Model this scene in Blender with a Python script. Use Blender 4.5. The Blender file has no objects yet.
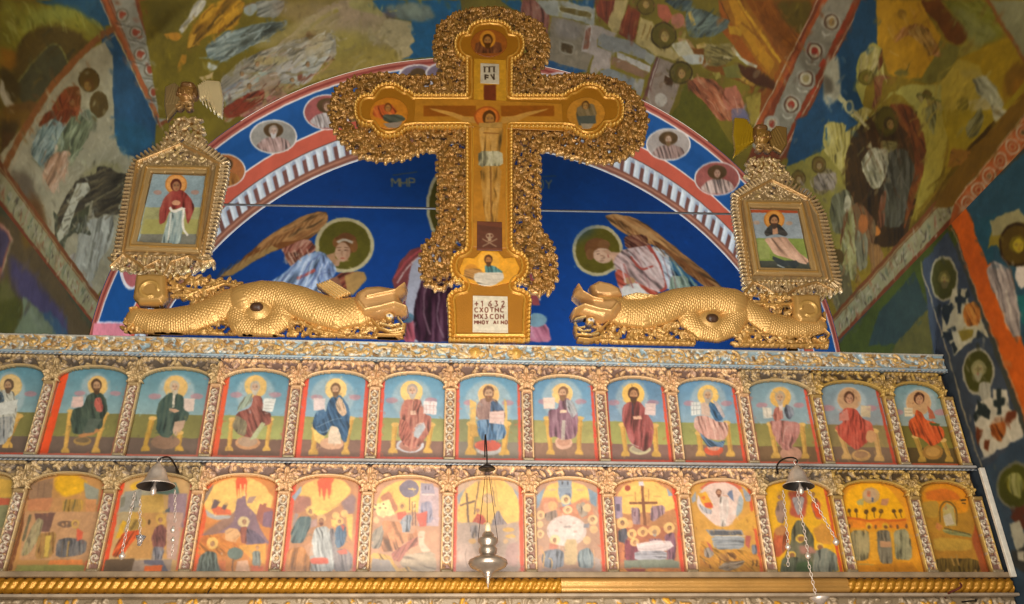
import bpy, math, random
import numpy as np
from mathutils import Vector
rng = np.random.default_rng(7)
random.seed(7)
scene = bpy.context.scene
COL = scene.collection
# ---------------------------------------------------------------- camera (solved from the photograph, metres)
CX, CY, CZ = -0.2331, -4.0697, 1.6
PITCH, ROLL, YAW, FPX = 0.5041, -0.0173, 0.0911, 830.15
W_, H_ = 1024, 604
Z1, Z2, Z3 = 3.4739, 2.9101, 2.371        # rails of the icon screen
HW, ZS = 2.592, 4.2064                    # half width of the nave, springing height
YN, VB_ = 1.08, 2.5954                     # near edge of the arch, rise of the vault
YF, ACX, ACZ, AR = 1.60, 0.042, 3.851, 2.45  # lunette wall and its arch
def _rot():
    cp, sp, cy, sy = math.cos(PITCH), math.sin(PITCH), math.cos(YAW), math.sin(YAW)
    f = np.array([sy*cp, cy*cp, sp]); r = np.array([cy, -sy, 0.0]); u = np.cross(r, f)
    c, s = math.cos(ROLL), math.sin(ROLL)
    return c*r+s*u, -s*r+c*u, f
RR, UU, FF = _rot()
CAM = np.array([CX, CY, CZ])
def proj(P):
    d = np.asarray(P, float)-CAM; z = d@FF
    return np.stack([512+FPX*(d@RR)/z, 302-FPX*(d@UU)/z], -1)
def rays(q):
    q = np.asarray(q, float).reshape(-1, 2)
    return FF*FPX + np.outer(q[:, 0]-512, RR) - np.outer(q[:, 1]-302, UU)
def on(q, ax, val):
    D = rays(q); return CAM + D*((val-CAM[ax])/D[:, ax])[:, None]
def onY(x, y, Y): return on([(x, y)], 1, Y)[0]
# ---------------------------------------------------------------- colour
def lin(c):
    c = np.asarray(c, float)
    return np.where(c <= 0.04045, c/12.92, ((c+0.055)/1.055)**2.4)
def hx(s):
    if len(s) == 3: s = ''.join(a+a for a in s)
    return np.array([int(s[i:i+2], 16)/255 for i in (0, 2, 4)])
# ---------------------------------------------------------------- noise
def vnoise(h, w, cell, seed=0):
    r = np.random.default_rng(seed)
    cell = max(1.01, cell)
    gh, gw = int(h/cell)+3, int(w/cell)+3
    g = r.random((gh, gw))
    y = np.arange(h)/cell; x = np.arange(w)/cell
    yi = y.astype(int); xi = x.astype(int); fy = y-yi; fx = x-xi
    fy = (fy*fy*(3-2*fy))[:, None]; fx = (fx*fx*(3-2*fx))[None]
    a = g[yi][:, xi]; b = g[yi][:, xi+1]; c = g[yi+1][:, xi]; d = g[yi+1][:, xi+1]
    return (a*(1-fx)+b*fx)*(1-fy)+(c*(1-fx)+d*fx)*fy
def fbm(h, w, cell, seed=0, octv=4):
    t = np.zeros((h, w)); a = 1; s = 0
    for k in range(octv):
        t += a*vnoise(h, w, cell/2**k, seed+k*13); s += a; a *= .55
    return t/s
def noise_at(X, Y, seed=0):
    g = np.random.default_rng(seed).random((64, 64))
    xi, yi = np.floor(X).astype(int), np.floor(Y).astype(int); fx, fy = X-xi, Y-yi
    fx = fx*fx*(3-2*fx); fy = fy*fy*(3-2*fy); xi, yi = xi % 64, yi % 64; x1, y1 = (xi+1) % 64, (yi+1) % 64
    return (g[yi, xi]*(1-fx)+g[yi, x1]*fx)*(1-fy)+(g[y1, xi]*(1-fx)+g[y1, x1]*fx)*fy
def blur(a, n):
    for _ in range(int(n)):
        p = np.pad(a, ((1, 1), (1, 1))+((0, 0),)*(a.ndim-2), 'edge')
        a = (p[:-2, 1:-1]+p[2:, 1:-1]+p[1:-1, :-2]+p[1:-1, 2:]+p[1:-1, 1:-1]*2)/6
    return a
# ---------------------------------------------------------------- paint canvas: the painted coat of one surface
class Canvas:
    """colour per vertex of a surface; shapes are given as points on that surface"""
    def __init__(s, w, h, inv, base='888888', seed=1):
        s.w, s.h, s.inv = w, h, inv
        s.a = np.tile(hx(base), (h, w, 1)); s.o = (0, 0, 1); s.seed = seed; s.uvmode = False
    def conv(s, pts):
        p = np.asarray(pts, float).reshape(-1, 2)
        if s.uvmode: uv = p
        else: uv = s.inv(np.array([s.o[0], s.o[1]])+p/s.o[2])
        return uv*np.array([s.w-1, s.h-1])
    def mask(s, P):
        x0 = int(max(0, math.floor(P[:, 0].min())-1)); x1 = int(min(s.w, math.ceil(P[:, 0].max())+2))
        y0 = int(max(0, math.floor(P[:, 1].min())-1)); y1 = int(min(s.h, math.ceil(P[:, 1].max())+2))
        if x1 <= x0 or y1 <= y0: return None
        acc = np.zeros((y1-y0, x1-x0))
        for oy in (-.25, .25):
            X = np.arange(x0, x1)[None, :].astype(float); Y = (np.arange(y0, y1)+oy)[:, None]
            ins = np.zeros((y1-y0, x1-x0)); cov = np.zeros_like(ins, bool)
            for ox in (-.25, .25):
                m = np.zeros_like(cov)
                for (ax, ay), (bx, by) in zip(P, np.roll(P, -1, 0)):
                    if ay == by: continue
                    c = (ay > Y) != (by > Y)
                    xx = (bx-ax)*(Y-ay)/(by-ay)+ax
                    m ^= (c & ((X+ox) < xx))
                ins += m
            acc += ins/4
        return y0, y1, x0, x1, acc
    def fillP(s, P, col, a=1., soft=0, fold=None, grain=.05):
        if soft:
            pad = int(soft)+2
            c = P.mean(0)
        r = s.mask(P)
        if r is None: return
        y0, y1, x0, x1, m = r
        if soft:
            pad = int(soft)*2
            Y0, Y1, X0, X1 = max(0, y0-pad), min(s.h, y1+pad), max(0, x0-pad), min(s.w, x1+pad)
            M = np.zeros((Y1-Y0, X1-X0)); M[y0-Y0:y1-Y0, x0-X0:x1-X0] = m
            m = blur(M, soft*soft*1.2); y0, y1, x0, x1 = Y0, Y1, X0, X1
        m = (m*a)[..., None]
        h, w = y1-y0, x1-x0; s.seed += 1
        c = np.tile(hx(col) if isinstance(col, str) else col, (h, w, 1))
        if fold is not None:
            light, per, dx, dy = fold
            n = math.hypot(dx, dy) or 1; dx /= n; dy /= n
            Y, X = np.mgrid[y0:y1, x0:x1]
            t = (X*dy-Y*dx)/per; l = (X*dx+Y*dy)/per
            q = noise_at(t*1.5+noise_at(t*.3, l*.22, s.seed+3)*2.2, l*.16, s.seed)*.65+noise_at(t*3.1, l*.3, s.seed+7)*.35
            k = np.clip((q-.46)*3.2, 0, 1); dk = np.clip((.44-q)*3.4, 0, 1)
            c = c*(1-k[..., None]*.95)+hx(light)*k[..., None]*.95
            c = c*(1-dk[..., None]*.55)
        if grain: c = c*(1+grain*2*(vnoise(h, w, 2.2, s.seed)-.5)+grain*2*(vnoise(h, w, 9, s.seed+5)-.5))[..., None]
        s.a[y0:y1, x0:x1] = s.a[y0:y1, x0:x1]*(1-m)+c*m
    def poly(s, pts, col, a=1., soft=0, fold=None, dens=1, **k):
        p = np.asarray(pts, float).reshape(-1, 2)
        if (fold is not None or soft) and len(p) > 3:
            q = np.roll(p, -1, 0); p = np.stack([p*.84+q*.16, p*.16+q*.84], 1).reshape(-1, 2)
            dens = max(1, dens//2)
        if dens > 1:
            q = np.roll(p, -1, 0); t = np.linspace(0, 1, dens, endpoint=False)
            p = (p[:, None]*(1-t[None, :, None])+q[:, None]*t[None, :, None]).reshape(-1, 2)
        if fold is not None:
            light, per, dx, dy = fold; c = p.mean(0)
            e = s.conv([c, c+np.array([dx, dy])*.2]); d = e[1]-e[0]
            e2 = s.conv([c, c+np.array([-dy, dx])/(math.hypot(dx, dy)+1e-9)*per])
            fold = (light, max(2.2, float(np.hypot(*(e2[1]-e2[0])))), d[0], d[1])
        s.fillP(s.conv(p), col, a, soft, fold, **k)
    def finish(s, amp=1.2, cell=7, soft=1, tex=.06, mixc=None, mixa=0.):
        """hand-made edges: wander the outlines, mottle the paint"""
        h, w = s.h, s.w
        Y, X = np.mgrid[0:h, 0:w].astype(float)
        X = np.clip(X+(fbm(h, w, cell, s.seed+21, 3)-.5)*amp*4, 0, w-1.001); Y = np.clip(Y+(fbm(h, w, cell, s.seed+22, 3)-.5)*amp*4, 0, h-1.001)
        xi, yi = X.astype(int), Y.astype(int); fx, fy = (X-xi)[..., None], (Y-yi)[..., None]
        a = s.a; x1, y1 = np.minimum(xi+1, w-1), np.minimum(yi+1, h-1)
        a = (a[yi, xi]*(1-fx)+a[yi, x1]*fx)*(1-fy)+(a[y1, xi]*(1-fx)+a[y1, x1]*fx)*fy
        a = blur(a, soft)
        t = (fbm(h, w, cell*.9, s.seed+30, 3)-.5)*2*tex+(fbm(h, w, cell*5, s.seed+31, 2)-.5)*2*tex
        a = a*(1+t)[..., None]
        if mixc: a = a*(1-mixa)+hx(mixc)*mixa
        s.a = np.clip(a, 0, 1)
    def dabs(s, n, size, off, alpha, box=None, el=2.2, jit=.10):
        """short brush strokes that drag a neighbouring colour over the surface"""
        r = np.random.default_rng(s.seed+77); h, w = s.h, s.w; b = box or (0, 0, w, h); src = s.a.copy()
        for _ in range(n):
            x, y = r.integers(b[0], b[2]), r.integers(b[1], b[3]); L = size*r.uniform(.6, 1.5); R = L/el
            x0, x1, y0, y1 = max(0, int(x-L)), min(w, int(x+L)+1), max(0, int(y-L)), min(h, int(y+L)+1)
            if x1-x0 < 2 or y1-y0 < 2: continue
            cx, cy = int(np.clip(x+r.normal(0, off), 0, w-1)), int(np.clip(y+r.normal(0, off), 0, h-1))
            c = src[cy, cx]*(1+r.normal(0, jit)); a = r.uniform(0, 3.14) if r.random() < .4 else r.normal(1.45, .35)
            Y, X = np.mgrid[y0:y1, x0:x1]; u = (X-x)*math.cos(a)+(Y-y)*math.sin(a); v_ = -(X-x)*math.sin(a)+(Y-y)*math.cos(a)
            m = np.clip(1.3-(u/L)**2-(v_/R)**2, 0, 1)[..., None]*alpha
            s.a[y0:y1, x0:x1] = s.a[y0:y1, x0:x1]*(1-m)+c*m
    def ell(s, x, y, rx, ry=None, col='fff', a=1., soft=0, rot=0, **k):
        ry = rx if ry is None else ry
        t = np.linspace(0, 2*np.pi, 28, endpoint=False); c, q = math.cos(rot), math.sin(rot)
        X, Y = rx*np.cos(t), ry*np.sin(t)
        s.poly(np.stack([x+X*c-Y*q, y+X*q+Y*c], 1), col, a, soft, **k)
    def stroke(s, pts, w, col, a=1., soft=0, **k):
        p = np.asarray(pts, float).reshape(-1, 2)
        if len(p) > 2:                      # smooth by Chaikin
            for _ in range(2):
                q = [p[0]]
                for i in range(len(p)-1): q += [p[i]*.75+p[i+1]*.25, p[i]*.25+p[i+1]*.75]
                q.append(p[-1]); p = np.array(q)
        d = np.gradient(p, axis=0); n = np.stack([-d[:, 1], d[:, 0]], 1); n /= np.linalg.norm(n, axis=1)[:, None]+1e-9
        s.poly(np.concatenate([p+n*w/2, (p-n*w/2)[::-1]]), col, a, soft, **k)
    def head(s, x, y, r, hair, skin, beard=None, look=0, big=0):
        """hair cap, face, features; look -1 left .. 1 right"""
        cr = s.conv([[x, y], [x+r, y]]); cr = float(np.hypot(*(cr[1]-cr[0]))); q = .78 if cr >= 6 else .62
        s.ell(x-look*r*.12, y-r*.12, r*q, r*q*1.15, hair)
        if beard: s.ell(x+look*r*.22, y+r*.62, r*.45, r*.62, beard)
        s.ell(x+look*r*.22, y+r*.08, r*.53, r*.7, skin)
        if beard: s.poly([x+look*r*.2-r*.5, y+r*.35, x+look*r*.2+r*.5, y+r*.35, x+look*r*.25+r*.3, y+r*1.05, x+look*r*.25, y+r*1.25, x+look*r*.25-r*.3, y+r*1.05], beard)
        cr = s.conv([[x, y], [x+r, y]]); cr = float(np.hypot(*(cr[1]-cr[0])))
        if cr < 4.5: return
        lx = x+look*r*.3; dk = '5a4030'
        for e in (-1, 1):
            s.stroke([lx+e*r*.23-r*.12, y-r*.02, lx+e*r*.23+r*.12, y-r*.02], r*.11+.2, dk, .8)
            s.stroke([lx+e*r*.24-r*.16, y-r*.17, lx+e*r*.24+r*.16, y-r*.18], r*.07+.2, dk, .6)
        s.stroke([lx+look*r*.05, y-r*.05, lx+look*r*.1, y+r*.26], r*.09+.2, '9a6a44', .7)
        s.stroke([lx-r*.13, y+r*.42, lx+r*.13, y+r*.42], r*.1+.2, '93392c', .8)
    def draw(s, o, txt):
        """one shape per line:  p col pts | f col light period dx,dy pts | e col x y rx ry [rot] | s col w pts | H halo | h head"""
        s.o = o
        for line in txt.strip().splitlines():
            t = line.split()
            if not t or t[0][0] == '#': continue
            def cc(v):
                soft = 0; a = 1.
                if '~' in v: v, q = v.split('~'); soft = int(q)
                if '/' in v: v, q = v.split('/'); a = float(q)
                return v, a, soft
            def P(ts): return [float(z) for q in ts for z in q.split(',')]
            op = t[0]; c, a, so = cc(t[1])
            if op == 'p': s.poly(P(t[2:]), c, a, so, dens=s.dens)
            elif op == 'f':
                d = P([t[4]]); s.poly(P(t[5:]), c, a, so, fold=(t[2], float(t[3]), d[0], d[1]), dens=s.dens)
            elif op == 'e':
                v = P(t[2:])
                s.ell(v[0], v[1], v[2], v[3] if len(v) > 3 else None, c, a, so, rot=math.radians(v[4]) if len(v) > 4 else 0)
            elif op == 's': s.stroke(P(t[3:]), float(t[2]), c, a, so)
            elif op == 'H':      # H fill edge x y r [ry]
                v = P(t[3:]); ry = v[3] if len(v) > 3 else v[2]
                sm = s.w == 128 and v[2] < 34
                if sm: s.ell(v[0], v[1], v[2]*1.0, ry*1.0, c, .72)
                else: s.ell(v[0], v[1], v[2]*1.08, ry*1.08, t[2]); s.ell(v[0], v[1], v[2]*.94, ry*.94, c, a)
            elif op == 'h':      # h hair skin beard|- x y r look
                v = P(t[4:])
                s.head(v[0], v[1], v[2], t[1], t[2], None if t[3] == '-' else t[3], v[3] if len(v) > 3 else 0)
    dens = 1
    def scribble(s, o, poly, n, d, L, w, cols, a=.7, seed=1, curve=.5):
        """folds, limbs and rock edges: curved brush strokes kept inside an area"""
        s.o = o; r = np.random.default_rng(seed); p = np.asarray(poly, float).reshape(-1, 2); k = 0; lo, hi = p.min(0), p.max(0); g = 0
        while k < n and g < n*12:
            g += 1; c = r.uniform(lo, hi); ins = False
            for (ax, ay), (bx, by) in zip(p, np.roll(p, -1, 0)):
                if (ay > c[1]) != (by > c[1]) and c[0] < (bx-ax)*(c[1]-ay)/(by-ay)+ax: ins = not ins
            if not ins: continue
            an = math.atan2(d[1], d[0])+r.normal(0, .22); l = L*r.uniform(.5, 1.3); b = r.uniform(-curve, curve)
            q = [c+np.array([math.cos(an+b*t), math.sin(an+b*t)])*l*t for t in (-.5, -.17, .17, .5)]
            s.stroke(np.array(q), w*r.uniform(.6, 1.4), cols[r.integers(0, len(cols))], a); k += 1
# ---------------------------------------------------------------- mesh from arrays
def mesh_from(name, V, Fq, C=None, mat=None, parent=None, smooth=True):
    me = bpy.data.meshes.new(name)
    V = np.ascontiguousarray(V, np.float32); Fq = np.ascontiguousarray(Fq, np.int32)
    me.vertices.add(len(V)); me.vertices.foreach_set('co', V.ravel())
    me.loops.add(Fq.size); me.loops.foreach_set('vertex_index', Fq.ravel())
    me.polygons.add(len(Fq)); me.polygons.foreach_set('loop_start', np.arange(0, Fq.size, Fq.shape[1], dtype=np.int32))
    me.polygons.foreach_set('use_smooth', np.full(len(Fq), smooth))
    me.update(calc_edges=True)
    if C is not None:
        at = me.color_attributes.new('Col', 'FLOAT_COLOR', 'POINT')
        c4 = np.ones((len(V), 4), np.float32); c4[:, :3] = C
        at.data.foreach_set('color', c4.ravel())
    o = bpy.data.objects.new(name, me); COL.objects.link(o)
    if mat: me.materials.append(mat)
    if parent: o.parent = parent
    return o
def grid(name, pos, col, mat, mask=None, back=None, parent=None, flip=False, smooth=True):
    """pos HxWx3, col HxWx3 (linear); mask (H-1)x(W-1) of kept cells; back HxWx3 closes it into a solid"""
    H, W = pos.shape[:2]; idx = np.arange(H*W).reshape(H, W)
    m = np.ones((H-1, W-1), bool) if mask is None else mask
    a, b, c, d = idx[:-1, :-1][m], idx[:-1, 1:][m], idx[1:, 1:][m], idx[1:, :-1][m]
    F = np.stack([a, d, c, b], 1)
    V = pos.reshape(-1, 3); C = col.reshape(-1, 3)
    if back is not None:
        n = H*W; F2 = F[:, ::-1]+n
        mp = np.pad(m, 1); S = []
        cur = mp[1:-1, 1:-1]
        for (dy, dx, A, B) in ((-1, 0, idx[:-1, :-1], idx[:-1, 1:]), (1, 0, idx[1:, 1:], idx[1:, :-1]), (0, -1, idx[1:, :-1], idx[:-1, :-1]), (0, 1, idx[:-1, 1:], idx[1:, 1:])):
            e = cur & ~mp[1+dy:mp.shape[0]-1+dy, 1+dx:mp.shape[1]-1+dx]
            S.append(np.stack([A[e], B[e], B[e]+n, A[e]+n], 1))
        F = np.concatenate([F, F2]+S); V = np.concatenate([V, back.reshape(-1, 3)]); C = np.concatenate([C, C])
    if flip: F = F[:, ::-1]
    used = np.zeros(len(V), bool); used[F.ravel()] = True
    re = np.cumsum(used)-1
    return mesh_from(name, V[used], re[F], C[used], mat, parent, smooth)
# ---------------------------------------------------------------- tags
def tag(o, label, cat, group=None, kind=None):
    o['label'] = label; o['category'] = cat
    if group: o['group'] = group
    if kind: o['kind'] = kind
    return o
def struct(o): o['kind'] = 'structure'; return o
def empty(name, loc=(0, 0, 0)):
    o = bpy.data.objects.new(name, None); COL.objects.link(o); o.location = loc; o.empty_display_size = .1
    return o
def adopt(root, o):
    o.parent = root; o.matrix_parent_inverse.identity(); l = root.location
    if o.data and root.parent is None:
        co = np.empty(len(o.data.vertices)*3, np.float32); o.data.vertices.foreach_get('co', co)
        co = co.reshape(-1, 3)-np.array(l, np.float32); o.data.vertices.foreach_set('co', co.ravel()); o.data.update()
    return o
# ---------------------------------------------------------------- materials
def mat_attr(name, rough=.6, metal=0., spec=.5, bump=.0, bscale=300, gain=1., coat=0., vary=.0, tint=None):
    m = bpy.data.materials.new(name); m.use_nodes = True; nt = m.node_tree; N = nt.nodes; L = nt.links
    b = N['Principled BSDF']; a = N.new('ShaderNodeAttribute'); a.attribute_name = 'Col'
    src = a.outputs['Color']
    tc = N.new('ShaderNodeTexCoord')
    no = N.new('ShaderNodeTexNoise'); no.inputs['Scale'].default_value = bscale; no.inputs['Detail'].default_value = 3
    L.new(tc.outputs['Object'], no.inputs['Vector'])
    if vary:
        n2 = N.new('ShaderNodeTexNoise'); n2.inputs['Scale'].default_value = 9; n2.inputs['Detail'].default_value = 5
        L.new(tc.outputs['Object'], n2.inputs['Vector'])
        mr = N.new('ShaderNodeMapRange'); mr.inputs[3].default_value = 1-vary; mr.inputs[4].default_value = 1+vary
        L.new(n2.outputs['Fac'], mr.inputs[0])
        mx = N.new('ShaderNodeVectorMath'); mx.operation = 'MULTIPLY'
        L.new(src, mx.inputs[0]); L.new(mr.outputs[0], mx.inputs[1]); src = mx.outputs[0]
    if gain != 1.:
        g = N.new('ShaderNodeVectorMath'); g.operation = 'SCALE'; g.inputs['Scale'].default_value = gain
        L.new(src, g.inputs[0]); src = g.outputs[0]
    L.new(src, b.inputs['Base Color'])
    b.inputs['Roughness'].default_value = rough; b.inputs['Metallic'].default_value = metal
    b.inputs['Specular IOR Level'].default_value = spec
    if coat: b.inputs['Coat Weight'].default_value = coat; b.inputs['Coat Roughness'].default_value = .15
    if bump:
        bp = N.new('ShaderNodeBump'); bp.inputs['Strength'].default_value = bump; bp.inputs['Distance'].default_value = .004
        L.new(no.outputs['Fac'], bp.inputs['Height']); L.new(bp.outputs[0], b.inputs['Normal'])
    return m
def mat_plain(name, col, rough=.5, metal=0., noise=.15, scale=30, spec=.5, trans=0., alpha=1.):
    m = bpy.data.materials.new(name); m.use_nodes = True; nt = m.node_tree; N = nt.nodes; L = nt.links
    b = N['Principled BSDF']; c = lin(hx(col))
    no = N.new('ShaderNodeTexNoise'); no.inputs['Scale'].default_value = scale; no.inputs['Detail'].default_value = 4
    tc = N.new('ShaderNodeTexCoord'); L.new(tc.outputs['Object'], no.inputs['Vector'])
    cr = N.new('ShaderNodeValToRGB'); cr.color_ramp.elements[0].position = .3; cr.color_ramp.elements[1].position = .7
    cr.color_ramp.elements[0].color = (*np.clip(c*(1-noise), 0, 1), 1); cr.color_ramp.elements[1].color = (*np.clip(c*(1+noise), 0, 1), 1)
    L.new(no.outputs['Fac'], cr.inputs[0]); L.new(cr.outputs[0], b.inputs['Base Color'])
    b.inputs['Roughness'].default_value = rough; b.inputs['Metallic'].default_value = metal
    b.inputs['Specular IOR Level'].default_value = spec
    if trans: b.inputs['Transmission Weight'].default_value = trans
    return m
M_FRESCO = mat_attr('fresco_plaster', .75, spec=.25, bump=.25, bscale=60, gain=1.0)
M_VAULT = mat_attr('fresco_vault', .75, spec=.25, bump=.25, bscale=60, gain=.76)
M_ICON = mat_attr('varnished_tempera', .35, spec=.5, bump=.12, bscale=90, gain=1.0)
M_GOLD = mat_attr('carved_gilding', .31, metal=.4, spec=.6, bump=.35, bscale=160, vary=.18)
M_GILT = mat_attr('painted_carving', .42, metal=.22, spec=.5, bump=.3, bscale=160, vary=.15)
M_WOOD = mat_plain('dark_aged_wood', '4a3524', .7)
M_SILVER = mat_plain('tarnished_silver', 'dccdc0', .34, .55, .12, 40)
M_LAMP = mat_plain('dull_silver_gilt', 'b0a090', .3, .7, .15, 30)
M_SOOT = mat_plain('sooty_silver', '3a3634', .45, .5)
M_IRON = mat_plain('black_iron', '2a2422', .5, .6)
M_WHITE = mat_plain('white_plastic', 'd8d0c0', .5)
M_STEEL = mat_plain('grey_iron_rod', '6d6a68', .5, .5)
M_GLASS = mat_plain('clear_lamp_glass', 'eeeef2', .05, 0, .02, 20, .8, .85)
# ================================================================= the room shell: painted vault, lunette, arch, side walls
def vault_pos(U, V):
    th = np.pi*(1-U); y = VY0+(YN-VY0)*V
    return np.stack([HW*np.cos(th), y, ZS+VB_*np.sin(th)], -1)
VY0 = -1.9
def vault_inv(q):
    D = rays(q); ox, oz = CAM[0]/HW, (CAM[2]-ZS)/VB_; dx, dz = D[:, 0]/HW, D[:, 2]/VB_
    a = dx*dx+dz*dz; b = 2*(ox*dx+oz*dz); c = ox*ox+oz*oz-1
    t = (-b+np.sqrt(np.maximum(b*b-4*a*c, 0)))/(2*a)
    P = CAM+D*t[:, None]
    th = np.arctan2((P[:, 2]-ZS)/VB_, P[:, 0]/HW); th = np.where(th < -np.pi/2, th+2*np.pi, th)
    return np.stack([1-th/np.pi, (P[:, 1]-VY0)/(YN-VY0)], 1)
VLT = Canvas(1500, 420, vault_inv, '6b5c18', 100); VLT.dens = 4
v = VLT
n = fbm(v.h, v.w, 60, 5); v.a *= (.75+.5*n)[..., None]
ZA, ZB, ZC, ZD, ZE, ZF, ZG, ZH, ZI, ZJ = [(x, y, 5.12) for x, y in ((0, 0), (0, 110), (0, 220), (140, 0), (300, 0), (500, 0), (640, 0), (824, 0), (824, 110), (824, 220))]
ZM = (700, 80, 2.084)
# ---- left web: scene beyond the brown arc (upper left), then the meeting of two women
v.draw((0, 0, 1), '''
p 6a5a1a -160,-60 140,-60 118,20 60,70 10,160 0,200 -60,260
p 1d4a6a 35,0 105,-5 110,24 90,30 70,12
p 77701c~3 0,0 35,5 60,8 88,36 95,45 60,40 20,90 0,80
p 5b4a15~4 0,62 60,22 88,40 60,90 20,110 0,150
''')
v.draw(ZA, '''
p 7c7726~3 0,20 150,30 260,25 400,45 480,110 540,150 470,200 420,150 300,120 180,130 90,200 40,120
p 8d9440/.8~3 140,60 300,30 400,60 380,90 200,110 110,190
s 9a9848/.7 5 20,90 110,200
s 9a9848/.6 4 250,60 340,130
s 9a9848/.6 4 380,40 460,170
s 86803a/.6 6 470,100 560,160
p 4c3c14~2 110,200 200,130 330,140 420,180 470,230 350,330 200,470 100,460 60,330
p 3c3a24~1 90,430 100,400 275,215 330,290 350,330 190,520 120,530 85,470
s 76763c/.8 9 90,415 180,310 280,200 350,320
p 8a5a10~3 0,240 80,260 90,330 40,360 0,350
p 9c6a14/.6~3 0,280 70,280 80,310 0,330
p 3e3214~3 0,330 80,380 110,470 60,560 0,500
p a8a08a~1 0,400 20,420 30,480 80,540 70,560 30,550 0,490
p 5a3c14~2 30,540 200,510 160,604 0,604
''')
v.draw(ZB, '''
p 6a4a12~3 0,0 190,0 120,110 0,60
p 3a2c12~4 0,40 110,60 60,180 30,260 0,330
p 4a3012~3 10,120 90,110 30,250 0,280
''')
# blue sky between the arc and the band, pale rock
v.draw(ZA, '''
p 173f63 520,190 575,150 800,620 790,820 660,820 560,620
p 1f4f78/.6~5 570,500 690,440 780,640 720,780 620,700
''')
v.draw(ZB, '''
p 1a5276~3 575,40 740,80 800,170 640,240 600,200
''')
v.draw(ZA, '''
p 9c9579 540,215 575,290 580,340 575,400 582,540 575,800 -240,1400 -300,1150 160,604 350,360 470,250
p b3aa8c/.5~4 540,230 570,300 575,420 560,600 520,480 450,380 460,300
''')
v.draw(ZB, '''
p 9b957c -10,360 200,0 580,0 590,140 620,215 690,240 700,340 650,600 560,860 480,980 320,900 150,640 0,470
p 8c8a74/.6~6 380,200 600,240 640,300 500,270 380,330
p a29d86/.5~6 60,300 200,320 260,420 120,340
''')
# three haloed women embracing
v.draw(ZA, '''
e 3e2d10 455,412 56 60
e 6a5015/.5 455,412 50 54
h 5c3b18 8a6a30 - 450 440 34 -.4
e 4a3814 505,535 48 68
f 8a3c1c 6a4a20 14 30,90 340,450 400,440 420,520 400,604 250,604 270,540
e 6b3a16 378,500 40 52
h 6a2c14 8d5f34 - 365,520 26 .5
f 8d9078 5c6a58 10 30,80 400,590 450,560 500,600 480,660 400,640
''')
v.draw(ZB, '''
f 7d3418 5a2c14 12 -30,80 240,0 400,0 330,80 250,70 190,90
f 6f8786 a7b4a8 13 -45,80 270,40 330,70 350,120 260,230 210,300 150,210 190,110
f 5f6a50 8f9878 14 -30,70 350,60 400,20 480,70 460,130 400,230 360,300 290,240 290,160
f a98064 c9a890 14 -35,90 270,215 365,205 350,300 290,400 275,440 215,330 235,270
s 5a6450/.7 5 160,240 210,300
e c5b59a 285,190 12,14
''')
# dark bush and cave
v.draw(ZB, '''
p 4a3d30/.8~5 70,310 150,330 200,450 160,560 40,400 20,380
p 5f5548/.7~3 90,330 160,350 190,440 140,470 90,420
p 5d3c1c~5 110,470 190,440 230,520 240,620 140,600
p 807a3c/.5~4 400,340 470,300 540,260 620,290 640,330 560,300 470,340
f 3a352b 5f543c 14 60,-30 400,350 490,330 500,285 560,290 590,320 655,325 640,370 660,380 620,420 640,440 600,500 640,520 590,540 540,530 490,555 470,500 480,460 430,480 440,600 470,660 400,640 380,600 370,560 300,640 280,760 280,560 330,450
p b5b4a0 395,375 450,370 465,410 400,470 370,560 320,640 300,680 310,580 370,440
p 3f432f 350,570 460,480 450,540 440,640 400,600
p b9b9a6 365,565 400,560 395,604 350,620
s 8c8460/.6 8 470,480 560,420 640,370
''')
v.draw(ZC, '''
f 363a2e 5a5f4c 18 -20,80 270,-60 300,-20 290,60 330,40 380,-20 440,-10 440,50 480,60 470,85 390,60 340,100 320,200 300,230 280,180 290,90
p a8a792 320,20 370,-10 350,70 300,110 290,70
f 9a9c90 b7b9ae 22 -20,90 440,0 580,-30 585,60 560,150 520,190 480,310 420,330 370,260 400,120 400,60 470,85
f 9a948c b0a8a0 20 -30,90 390,150 370,250 420,320 480,320 460,420 400,430 330,300 300,240
p 6c4024/.6~4 100,30 200,40 210,90 240,170 200,150 140,90
p 6b5520/.8~4 200,60 260,60 270,170 230,160
p 574514/.8~4 410,420 500,430 470,500 420,450
e 9a7a68/.6~2 350,285 22,18
''')
# ---- longitudinal band of vine scrolls along the left haunch
v.draw((0, 0, 1), '''
p 8c4a2c 101,0 106,-20 142,-20 146,0 180,104 160,128
p 7c3c22 100,-6 139,-6 182,114 160,126
p 8f8d80 110,-4 133,-4 172,116 160,122 157,116
s b49a80/.9 1.2 100,0 158,125
s a78a70/.8 1.0 107,-6 163,130
s b49a80/.9 1.2 137,-6 176,88
s a0522c 3.6 103,-5 158,118
s 8a5020 5 139,-4 174,90
''')
v.draw(ZA, ''.join('''
e 63594a %d %d 34 36
e a9a596 %d %d 27 29
e 8e3a28 %d %d 15 20
e 8e3a28 %d %d 14 9
s d8d4c6/.8 4 %d,%d %d,%d %d,%d
s 3f3a34/.8 5 %d,%d %d,%d
''' % (x, y, x, y, x-4, y, x+8, y-6, x-30, y+50, x+10, y+58, x+40, y+30, x-42, y+36, x+52, y+62) for x, y in ((628, 78), (698, 165), (718, 280), (772, 358), (790, 472), (850, 540))))
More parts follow.
